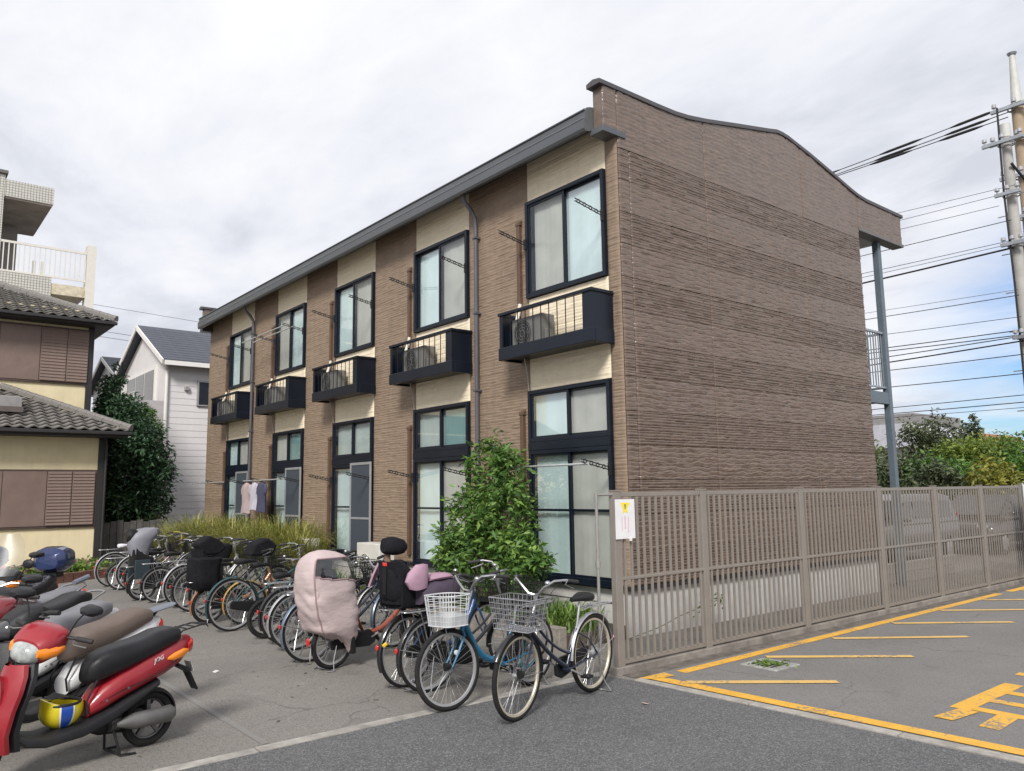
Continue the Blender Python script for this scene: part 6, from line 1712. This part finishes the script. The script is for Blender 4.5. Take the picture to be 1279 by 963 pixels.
    MB().loft([[(-.20, -.06, .60), (-.20, .06, .60), (-.22, .06, .56), (-.22, -.06, .56)], [(-.31, -.055, .54), (-.31, .055, .54), (-.315, .055, .50), (-.315, -.055, .50)], [(-.40, -.05, .36), (-.40, .05, .36), (-.395, .05, .345), (-.395, -.05, .345)]]).build('mudflap', M_BPL, t, bevel=0.006)
    MB().bar((-.325, 0, .585), (-.355, 0, .50), 0.10, 0.004, (-1,0,0.3)).build('number_plate', pm('plate_white', (0.6,0.6,0.58), 0.4), t)
    guard(Vector((0,0,RW)), RW + 0.03, R_(60), R_(185), 0.10, 0.03, 14).build('rear_mudguard', M_BPL, t, smooth=True)
    # engine, air box, silencer
    MB().sec([(-.09, -.115, .02, .16, .24, 2.4), (-.05, -.115, .042, .12, .29, 2.5), (.15, -.115, .048, .115, .28, 2.6), (.34, -.10, .042, .14, .26, 2.5), (.40, -.09, .02, .17, .23, 2.2)], 14).build('engine_case', M_BPL, t, smooth=True)
    MB().sec([(-.13, -.125, .02, .315, .40, 2.6), (-.09, -.125, .045, .275, .425, 2.8), (.10, -.125, .05, .27, .425, 3), (.22, -.115, .04, .29, .40, 2.6)], 14).build('air_box', pm('airbox', (0.045,0.047,0.052), 0.4), t, smooth=True)
    MB().sec([(-.16, .12, .02, .20, .27, 2), (-.12, .12, .045, .17, .30, 2), (.18, .12, .05, .18, .30, 2), (.30, .10, .02, .22, .26, 2)], 14).build('silencer', M_ENG, t, smooth=True)
    MB().tube([(.02, -.07, .22), (.28, -.06, .21)], 0.06, 12).build('crankcase', M_ENG, t, smooth=True)
    ks = MB()
    for s in (-1, 1): ks.tube([(.30, s*.07, .19), (.27, s*.12, .02), (.16, s*.14, .008)], 0.010, 6)
    ks.tube([(.27, -.12, .02), (.27, .12, .02)], 0.009, 6)
    ks.build('kickstand', M_BPL, t, smooth=True)
    if rack == 'tube':
        r = MB()
        for s in (-1, 1):
            r.tube([(-.17, s*.07, .79), (-.22, s*.085, .85), (-.40, s*.08, .875), (-.45, s*.06, .87), (-.46, 0, .868)], 0.007, 6)
        for x in (-.25, -.32, -.39): r.tube([(x, -.083, .862 + (-.25 - x)*.1), (x, .083, .862 + (-.25 - x)*.1)], 0.006, 6)
        for s in (-1, 1): r.tube([(-.44, s*.06, .872), (-.465, s*.06, .845)], 0.005, 5)
        r.build('rear_rack', M_BPL, t, smooth=True)
    elif rack == 'plate':
        MB().sec([(-.46, 0, .05, .875, .895, 3), (-.40, 0, .085, .862, .885, 3), (-.20, 0, .08, .83, .855, 3), (-.14, 0, .05, .815, .84, 3)], 12).build('rear_rack', pm('rack_grey', (0.14,0.155,0.19), 0.4), t, smooth=True)
        MB().tube([(-.30, 0, .85), (-.24, 0, .78)], .02, 6).build('rack_post', M_BPL, t)
    elif rack == 'grab':
        r = MB(); r.tube([(-.10, -.13, .77), (-.25, -.12, .83), (-.38, -.09, .86), (-.40, 0, .865), (-.38, .09, .86), (-.25, .12, .83), (-.10, .13, .77)], 0.011, 8)
        r.build('grab_rail', M_CHR, t, smooth=True)
    if topbox:
        b = MB().sec([(-.52, 0, .10, .98, 1.12, 3), (-.49, 0, .18, .93, 1.19, 3.2), (-.35, 0, .20, .90, 1.22, 3.4), (-.20, 0, .19, .91, 1.20, 3.2), (-.14, 0, .13, .95, 1.13, 3)], 22).build('top_box', topbox, t, smooth=True)
        MB().sec([(-.525, 0, .05, 1.0, 1.06, 2.4), (-.50, 0, .185, .985, 1.03, 3), (-.35, 0, .207, .985, 1.015, 3.4), (-.18, 0, .185, .985, 1.015, 3)], 18).build('box_seam', M_BPL, b, smooth=True)
        MB().bx(-.42, -.22, -.08, .08, .84, .905).build('box_mount', M_BPL, t)
    if screen:
        m_ = MB(); vs = []
        for i in range(7):
            z = hz + .02 + i*.075; x = hx + .15 - i*.028; hw = (.15, .19, .21, .21, .195, .16, .10)[i]
            for j in range(9): vs.append((x - .06*(2*j/8 - 1)**2, hw*(2*j/8 - 1), z))
        fs = [(i*9 + j, i*9 + j + 1, (i+1)*9 + j + 1, (i+1)*9 + j) for i in range(6) for j in range(8)]
        st_(m_.add(vs, fs).build('windscreen', glassmat('screen_acrylic', (0.84,0.82,0.78), 0.92, 0.45), t, smooth=True))
    return t
random.seed(23)
RS = (1.74, 6.47)
sc1 = scooter('red motor scooter with black seat parked nearest the camera', RS, R_(194), M_BRED, M_SEATK, steer=R_(28), rack='tube')
sc1.scale = (0.94, 0.94, 0.94)
def letters(txt, size, mat, par, name, loc, rot):
    cu = bpy.data.curves.new(name, 'FONT'); cu.body = txt; cu.size = size; cu.extrude = 0.001; cu.shear = 0.35
    ob = bpy.data.objects.new(name, cu); COL.objects.link(ob)
    dg = bpy.context.evaluated_depsgraph_get(); me = bpy.data.meshes.new_from_object(ob.evaluated_get(dg))
    bpy.data.objects.remove(ob, do_unlink=True)
    me.materials.clear(); me.materials.append(mat)
    o = link(name, me, par); o.location = loc; o.rotation_euler = rot
    return o
# lettering on the flank that faces the camera (left side of the machine)
letters('JOG', 0.045, pm('letter_silver', (0.72,0.70,0.70), 0.3), sc1, 'side_lettering', (0.045, 0.1480, 0.645), (PI/2, R_(-18), PI))
sc2 = scooter('white scooter with a brown seat and flat grey rear rack behind the red one', (1.74, 7.28), R_(201), M_BWHT, M_SEATB, steer=R_(-10), rack='plate', front=M_BPL, mirrors=False)
sc3 = scooter('white scooter with a long grey seat third from the front', (1.60, 8.05), R_(206), M_BWHT, M_SEATG, steer=R_(5), rack=None, front=pm('body_dkred', (0.16,0.015,0.02), 0.3, coat=0.5))
sc4 = scooter('white scooter with black seat and chrome grab rail farther along the line', (1.62, 8.95), R_(216), M_BWHT, M_SEATK, steer=R_(10), rack='grab', front=M_BPL, mirrors=False)
# mauve motorcycle
def motorcycle(label, rear, heading):
    t = thing('motorcycle', label, 'motorcycle', (rear[0], rear[1], 0.004), heading)
    R = 0.29; wb = 1.30
    moto_wheel(t, 'rear_wheel', 0, R, 0.10); moto_wheel(t, 'front_wheel', wb, R, 0.09)
    MB().sec([(.42, 0, .06, .70, .80, 2.2), (.50, 0, .13, .68, .88, 2.4), (.66, 0, .155, .66, .93, 2.4), (.82, 0, .14, .68, .93, 2.3), (.92, 0, .08, .74, .88, 2.1)], 18).build('fuel_tank', M_BMAU, t, smooth=True)
    MB().sec([(-.30, 0, .07, .80, .85, 2.5), (-.2, 0, .12, .76, .86, 2.6), (.10, 0, .14, .72, .83, 2.8), (.40, 0, .12, .68, .80, 2.6), (.47, 0, .07, .68, .76, 2.4)], 16).build('seat', M_SEATG, t, smooth=True)
    MB().sec([(-.42, 0, .05, .74, .80, 2.2), (-.30, 0, .10, .66, .80, 2.4), (.0, 0, .13, .56, .74, 2.5), (.35, 0, .12, .50, .70, 2.5)], 16).build('side_cover', M_BMAU, t, smooth=True)
    MB().sec([(-.455, 0, .03, .72, .80, 2.2), (-.42, 0, .06, .70, .81, 2.2), (-.38, 0, .065, .72, .79, 2.2)], 12).build('tail_light', M_RED, t, smooth=True)
    r = MB(); r.tube([(-.05, -.14, .80), (-.30, -.12, .86), (-.44, 0, .88), (-.30, .12, .86), (-.05, .14, .80)], 0.010, 8); r.build('grab_rail', M_CHR, t, smooth=True)
    MB().tube([(-.34, -.05, .88), (-.52, 0, .93)], .03, 8).build('rack_tip', pm('rack_grey', (0.14,0.155,0.19)), t)
    e = MB(); e.sec([(.30, 0, .13, .26, .50, 3), (.50, 0, .15, .22, .52, 3), (.70, 0, .13, .26, .58, 3), (.80, 0, .10, .34, .60, 3)], 16); e.build('engine', M_ENG, t, smooth=True)
    MB().tube([(.78, .10, .50), (.80, .12, .30), (.60, .14, .20), (-.20, .15, .24), (-.35, .15, .27)], [.02,.02,.025,.04,.045], 10).build('exhaust_pipe', M_CHR, t, smooth=True)
    f = MB()
    for s in (-1, 1): f.tube([(wb, s*.09, R), (wb - .22, s*.09, .85)], .02, 8)
    f.build('fork', M_CHR, t, smooth=True)
    h = MB().tube([(.88, -.34, 1.0), (.98, -.20, 1.03), (1.02, 0, .96), (.98, .20, 1.03), (.88, .34, 1.0)], .012, 8).build('handlebar', M_CHR, t, smooth=True)
    for s in (-1, 1):
        MB().tube([(.88, s*.34, 1.0), (.94, s*.25, 1.015)], .018, 8).build('grip', M_GRP, h)
        MB().tube([(.96, s*.23, 1.03), (.93, s*.30, 1.18)], .006, 6).build('mirror_stem', M_BPL, h)
        MB().ell((.93, s*.32, 1.20), (.02, .06, .045), 12, 8).build('mirror', M_BPL, h, smooth=True)
    MB().sec([(1.06, 0, .06, .84, .96, 2), (1.14, 0, .09, .80, .99, 2), (1.20, 0, .08, .82, .97, 2)], 16).build('headlight', M_CHR, t, smooth=True)
    guard(Vector((wb, 0, R)), R + 0.03, R_(20), R_(150), 0.10, 0.03, 14).build('front_mudguard', M_CHR, t, smooth=True)
    guard(Vector((0, 0, R)), R + 0.03, R_(50), R_(190), 0.12, 0.03, 14).build('rear_mudguard', M_CHR, t, smooth=True)
    ks = MB().tube([(.40, -.12, .25), (.36, -.26, .01)], .012, 6).build('kickstand', M_BPL, t)
    return t
mc = motorcycle('mauve motorcycle with chrome rails between the white scooters and the blue top box', (1.66, 9.75), R_(226))
sc5 = scooter('dark scooter with a tall clear windscreen and glossy blue top box', (1.70, 11.15), R_(236), M_BPL, M_SEATK, steer=0.0, rack=None, topbox=M_BBLU, screen=True)
sc6 = scooter('dark scooter with blue top box cut off by the left picture edge', (1.08, 12.2), R_(232), M_BPL, M_SEATK, steer=0.1, rack=None, topbox=M_BBLU)
# yellow helmet lying upside down on the red scooter's floorboard
hm = thing('helmet', 'yellow helmet with a blue and white stripe on the red scooter floorboard', 'helmet', (1.74 + math.cos(R_(194))*0.62, 6.47 + math.sin(R_(194))*0.62, 0.272), R_(8))
M_HY = pm('helmet_yellow', (0.62,0.50,0.015), 0.25, coat=0.6, var=0.06)
sh_ = MB(); rings = []
for j in range(10):
    t_ = j/9*PI*0.60
    rr = math.sin(t_)*.125; z = .128 - math.cos(t_)*.128
    rings.append([(max(rr, .004)*1.12*math.cos(2*PI*k/28), max(rr, .004)*math.sin(2*PI*k/28), z + (0.045*max(0, math.cos(2*PI*k/28 - PI))**2 if j == 9 else 0)) for k in range(28)])
inner = [[(p[0]*.90, p[1]*.90, p[2]*.94 + .012) for p in rg] for rg in rings]
sh_.loft(rings + inner[::-1], True); sh_.build('shell', M_HY, hm, smooth=True)
MB().ring((0,0,0.166), .118, .010, 28, 8, 'z').build('rim_trim', M_PLB, hm, smooth=True)
def band(a0, a1, off, mat, name):
    m_ = MB(); vs = []
    for j in range(1, 10):
        t_ = j/9*PI*0.60; rr = math.sin(t_)*.125 + off; z = .128 - math.cos(t_)*(.128 + off)
        for q in range(5):
            a = a0 + (a1 - a0)*q/4; vs.append((rr*1.12*math.cos(a), rr*math.sin(a), z))
    m_.add(vs, [(j*5 + q, j*5 + q + 1, (j+1)*5 + q + 1, (j+1)*5 + q) for j in range(8) for q in range(4)]).build(name, mat, hm, smooth=True)
for c0 in (-PI/2,):
    band(c0 - .34, c0 + .34, .0018, pm('helmet_white', (0.7,0.7,0.68), 0.3), 'white_stripe')
    band(c0 - .26, c0 + .26, .0032, pm('helmet_blue', (0.01,0.06,0.32), 0.25, coat=0.5), 'blue_stripe')
MB().ell((0, 0, .10), (.10, .09, .05), 16, 8).build('liner', pm('liner_brown', (0.12,0.05,0.04), 0.9), hm, smooth=True)

# ================================================================== THINGS BY THE FLATS
ac_unit('cream air conditioner unit on the ground before the middle patio door', (6.98, 12.40, 0.16), R_(-90), M_ACW, w=0.80, h=0.80, dp=0.30)
ac_unit('cream air conditioner unit half hidden by the tall grass', (6.98, 15.30, 0.16), R_(-90), M_ACW, w=0.80, h=0.78, dp=0.30)
M_POLE = pm('drying_pole', (0.55,0.56,0.57), 0.35, metal=0.5)
def rod(label, y0, y1, z, x=6.98):
    o = MB().tube([(0,0,0),(0,y1 - y0,0)], 0.014, 8).build('drying_pole', M_POLE, smooth=True); o.location = (x, y0, z); tag(o, label, 'drying pole', 'drying poles on wall brackets')
a0 = BAY0
rod('pale drying pole across the nearest patio door', a0 - 0.02, a0 + 1.85, 2.155)
rod('pale drying pole by the ground-floor laundry', a0 + 3*BAYP - 0.1, a0 + 3*BAYP + 2.3, 2.155)
rod('pale drying pole across the farthest patio door', a0 + 4*BAYP + 0.5, a0 + 4*BAYP + 3.0, 2.155)
rod('outer of two drying poles at the upper window second from the far end', a0 + 3*BAYP - 0.05, a0 + 3*BAYP + 2.6, 5.57, 6.96)
rod('inner of two drying poles at the upper window second from the far end', a0 + 3*BAYP - 0.05, a0 + 3*BAYP + 2.3, 5.545, 7.12)
def laundry(label, y, mat, w, h, x=6.98, z=2.15):
    t = thing('laundry_shirt', label, 'laundry', (x, y, z - 0.05))
    MB().tube([(0,-w*.4,-.03),(0,0,.04),(0,w*.4,-.03)], 0.006, 5).build('hanger', M_PLB, t)
    m_ = MB(); rings = []
    for (zz, hw, dp) in ((-.0, .10, .03), (-.05, w*.5, .05), (-.14, w*.62, .06), (-.24, w*.55, .06), (-.28, w*.42, .06), (-h*.7, w*.42, .07), (-h, w*.45, .08)):
        rings.append([(dp*math.sin(2*PI*k/20)*(1 + .3*math.sin(k*2.3 + zz*9)), hw*math.cos(2*PI*k/20), zz + .01*math.sin(k)) for k in range(20)])
    m_.loft(rings, True).build('shirt', mat, t, smooth=True)
laundry('pale mauve shirt hanging at the ground floor', a0 + 3*BAYP + 2.05, pm('cloth_mauve', (0.36,0.28,0.28), 0.9, var=0.1, bump=0.4, bscale=10), 0.52, 0.70)
laundry('pale grey shirt hanging beside the mauve shirt', a0 + 3*BAYP + 1.55, pm('cloth_grey', (0.42,0.40,0.46), 0.9, var=0.1, bump=0.4, bscale=10), 0.46, 0.62)
laundry('dark navy shirt hanging nearest the screen door', a0 + 3*BAYP + 1.12, pm('cloth_navy', (0.05,0.05,0.09), 0.9, var=0.1, bump=0.4, bscale=10), 0.48, 0.66)

# ================================================================== CARS AND CONE BEHIND THE FENCE
def car(label, loc, rz, paintm, kindv, L=4.2, Wd=1.70, Hh=1.75):
    t = thing('parked_car', label, 'car', loc, rz, 'cars parked behind the fence')
    w = Wd/2
    if kindv == 'van':
        low = [(-L/2, .45, .95), (-L/2 + .06, .32, 1.02), (L/2 - .75, .30, 1.02), (L/2 - .12, .34, .92), (L/2, .42, .72)]
        roofp = [(-L/2 + .04, 1.0), (-L/2 + .22, Hh - .06), (-L/2 + .6, Hh), (L*.12, Hh), (L*.24, Hh - .12), (L/2 - .78, 1.02)]
    else:
        low = [(-L/2, .42, .92), (-L/2 + .08, .28, .98), (L/2 - 1.1, .26, .95), (L/2 - .1, .30, .80), (L/2, .40, .66)]
        roofp = [(-L/2 + .06, .96), (-L/2 + .55, Hh - .06), (-L*.1, Hh), (L*.08, Hh - .02), (L*.30, .96)]
    MB().sec([(x, 0, w*(0.9 if i in (0, len(low) - 1) else 1.0), z0, z1, 5) for i, (x, z0, z1) in enumerate(low)], 24).build('body', paintm, t, smooth=True)
    rings_ = MB()
    prof = roofp + [(roofp[-1][0] - .05, .90), (roofp[0][0] + .02, .90)]
    vs = []; n_ = len(prof)
    for y, kx in ((-w*.98, 0), (w*.98, 0)):
        for (x, z) in prof:
            f = 1 - 0.16*max(0, (z - .95)/(Hh - .95))
            vs.append((x, y*f, z))
    rings_.add(vs, [tuple(range(n_)), tuple(range(2*n_ - 1, n_ - 1, -1))] + [(k, (k+1) % n_, (k+1) % n_ + n_, k + n_) for k in range(n_)])
    rings_.build('cabin', paintm, t, smooth=False, bevel=0.05)
    gl = pm('car_glass', (0.02,0.024,0.028), 0.06, coat=0.5)
    x0 = roofp[0][0] + .30; x1 = roofp[-1][0] - .15; zt = Hh - .16
    cuts = [x0, x0 + (x1 - x0)*.38, x0 + (x1 - x0)*.72, x1] if kindv == 'van' else [x0 + .2, (x0 + x1)/2 - .05, x1 - .15]
    for s in (-1, 1):
        for a, b in zip(cuts[:-1], cuts[1:]):
            def yy(z): return s*(w*.98*(1 - 0.16*max(0, (z - .95)/(Hh - .95))) + 0.012)
            last = b == cuts[-1]
            pts = [(a + .04, yy(1.06), 1.06), (b - .04, yy(1.06), 1.06), (b - (.50 if last else .05), yy(zt), zt), (a + (.12 if a == cuts[0] else .05), yy(zt), zt)]
            MB().add(pts, [(0,1,2,3)]).build('side_window', gl, t)
    a = Vector((roofp[-1][0], 0, roofp[-1][1])); b = Vector((roofp[-2][0], 0, roofp[-2][1]))
    MB().add([(a.x + .01, -w*.84, a.z + .06), (a.x + .01, w*.84, a.z + .06), (b.x + .05, w*.74, b.z - .02), (b.x + .05, -w*.74, b.z - .02)], [(0,1,2,3)]).build('windscreen', gl, t)
    a = Vector((roofp[0][0], 0, roofp[0][1])); b = Vector((roofp[1][0], 0, roofp[1][1]))
    MB().add([(a.x - .012, -w*.80, a.z + .12), (a.x - .012, w*.80, a.z + .12), (b.x - .02, w*.72, b.z - .08), (b.x - .02, -w*.72, b.z - .08)], [(0,1,2,3)]).build('rear_window', gl, t)
    for s in (-1, 1):
        for x in (-L/2 + .75, L/2 - .78):
            m_ = MB(); m_.tube([(x, s*(w - .19), .31), (x, s*(w - .18), .31), (x, s*(w - .01), .31), (x, s*(w + .005), .31)], [.27, .31, .31, .28], 26)
            wo = m_.build('wheel', M_TYR, t, smooth=True)
            MB().tube([(x, s*(w + .004), .31), (x, s*(w + .014), .31)], [.20, .17], 20).build('rim', M_SIL, wo, smooth=True)
        MB().ell((L/2 - .10, s*w*.70, .72), (.10, .16, .09), 12, 8).build('headlight', M_LENS, t, smooth=True)
        MB().bx(-L/2 - .012, -L/2 + .05, s*w*.86 - .07, s*w*.86 + .07, .82, 1.15).build('tail_light', M_RED, t, bevel=0.01)
        MB().ell((L*.24, s*(w + .08), 1.06), (.06, .10, .07), 12, 8).build('door_mirror', paintm, t, smooth=True)
    MB().bx(-L/2 - .014, -L/2 + .02, -.17, .17, .62, .78).build('number_plate', pm('plate_white', (0.6,0.6,0.58)), t)
    return t
car('grey van parked behind the fence right of the apartment gable', (19.4, 9.3, 0.0), R_(180), pm('car_silver', (0.20,0.20,0.20), 0.3, metal=0.7, coat=0.6, var=0.05), 'van', 4.2, 1.62, 1.62)
car('dark saloon car parked beyond the grey van', (24.6, 8.9, 0.0), R_(178), pm('car_grey', (0.09,0.088,0.085), 0.3, metal=0.6, coat=0.6, var=0.05), 'sedan', 4.4, 1.72, 1.55)
cn = thing('traffic_cone', 'red traffic cone behind the fence beside the grey van', 'traffic cone', (16.15, 7.55, 0.0))
M_CONE = pm('cone_red', (0.62,0.03,0.02), 0.5, var=0.1)
MB().bx(-.18, .18, -.18, .18, 0, .04).build('base', M_CONE, cn, bevel=0.01)
MB().tube([(0,0,.04),(0,0,.70)], [.13,.03], 18).build('body', M_CONE, cn, smooth=True)
for z0, z1 in ((.30, .40), (.50, .58)):
    MB().tube([(0,0,z0),(0,0,z1)], [.13 - .1*(z0 - .04)/.66 + .004, .13 - .1*(z1 - .04)/.66 + .004], 18).build('reflective_band', pm('cone_white', (0.7,0.7,0.7), 0.3), cn, smooth=True)
# low block wall behind the fence at the passage's end
bw = thing('block_wall', 'low grey concrete block wall behind the fence before the cars', 'wall', (14.2, 7.0, 0))
bm2 = MB().bx(0.004, 0.386, -0.06, 0.06, 0.004, 0.186).mesh('block', pm('block_grey', (0.27,0.255,0.235), 0.9, var=0.2, scale=9, bump=0.5, dirt=0.4))
for r in range(2):
    for k in range(9):
        o = link('block', bm2, bw, 0.006); o.location = (k*.39 + (0.19 if r else 0), 0.25, r*.19)

random.seed(77)
def litter(label, x, y, s, rz, mat):
    o = MB().loft([[(-s, -s*.5, 0), (s, -s*.6, .004), (s*.9, s*.5, .012), (-s*.8, s*.6, .006)], [(-s*.9, -s*.4, .004), (s*.9, -s*.5, .008), (s*.8, s*.4, .016), (-s*.7, s*.5, .012)]]).build('litter_scrap', mat)
    o.location = (x, y, .008); o.rotation_euler = (0, 0, rz); tag(o, label, 'litter')
litter('tiny white paper scrap on the asphalt behind the red scooter', 2.95, 8.55, .035, .7, pm('paper_scrap', (0.62,0.60,0.57), 0.8))
litter('pinkish scrap on the road near the front black bicycle', 5.30, 4.75, .03, 1.9, pm('scrap_pink', (0.45,0.32,0.28), 0.8))
Pl = np.stack([np.random.RandomState(5).uniform(-1, 6.2, 420), np.random.RandomState(6).uniform(5.9, 19, 420), np.full(420, 0.010)], 1)
Pl[:, 0] = np.where(np.random.RandomState(8).rand(420) < 0.6, np.random.RandomState(9).uniform(4.2, 6.3, 420), Pl[:, 0])
Vw, Fw, Aw = leaves(np.random.RandomState(10), Pl, 0.045, tone=0.1, aspect=0.5, droop=0.0)
Vw = Vw.copy(); Vw[:, 2] = 0.008 + np.abs(Vw[:, 2] - 0.010)*0.25
o = link('fallen_leaves', fromarr('fallen_leaves', Vw, Fw, leafmat('dead_leaf', (0.05,0.035,0.02), (0.12,0.08,0.04), (0.22,0.17,0.07), 0.1, 0.8), False, Aw)); o['kind'] = 'stuff'; tag(o, 'small dead leaves scattered under the parked bicycles', 'leaves')
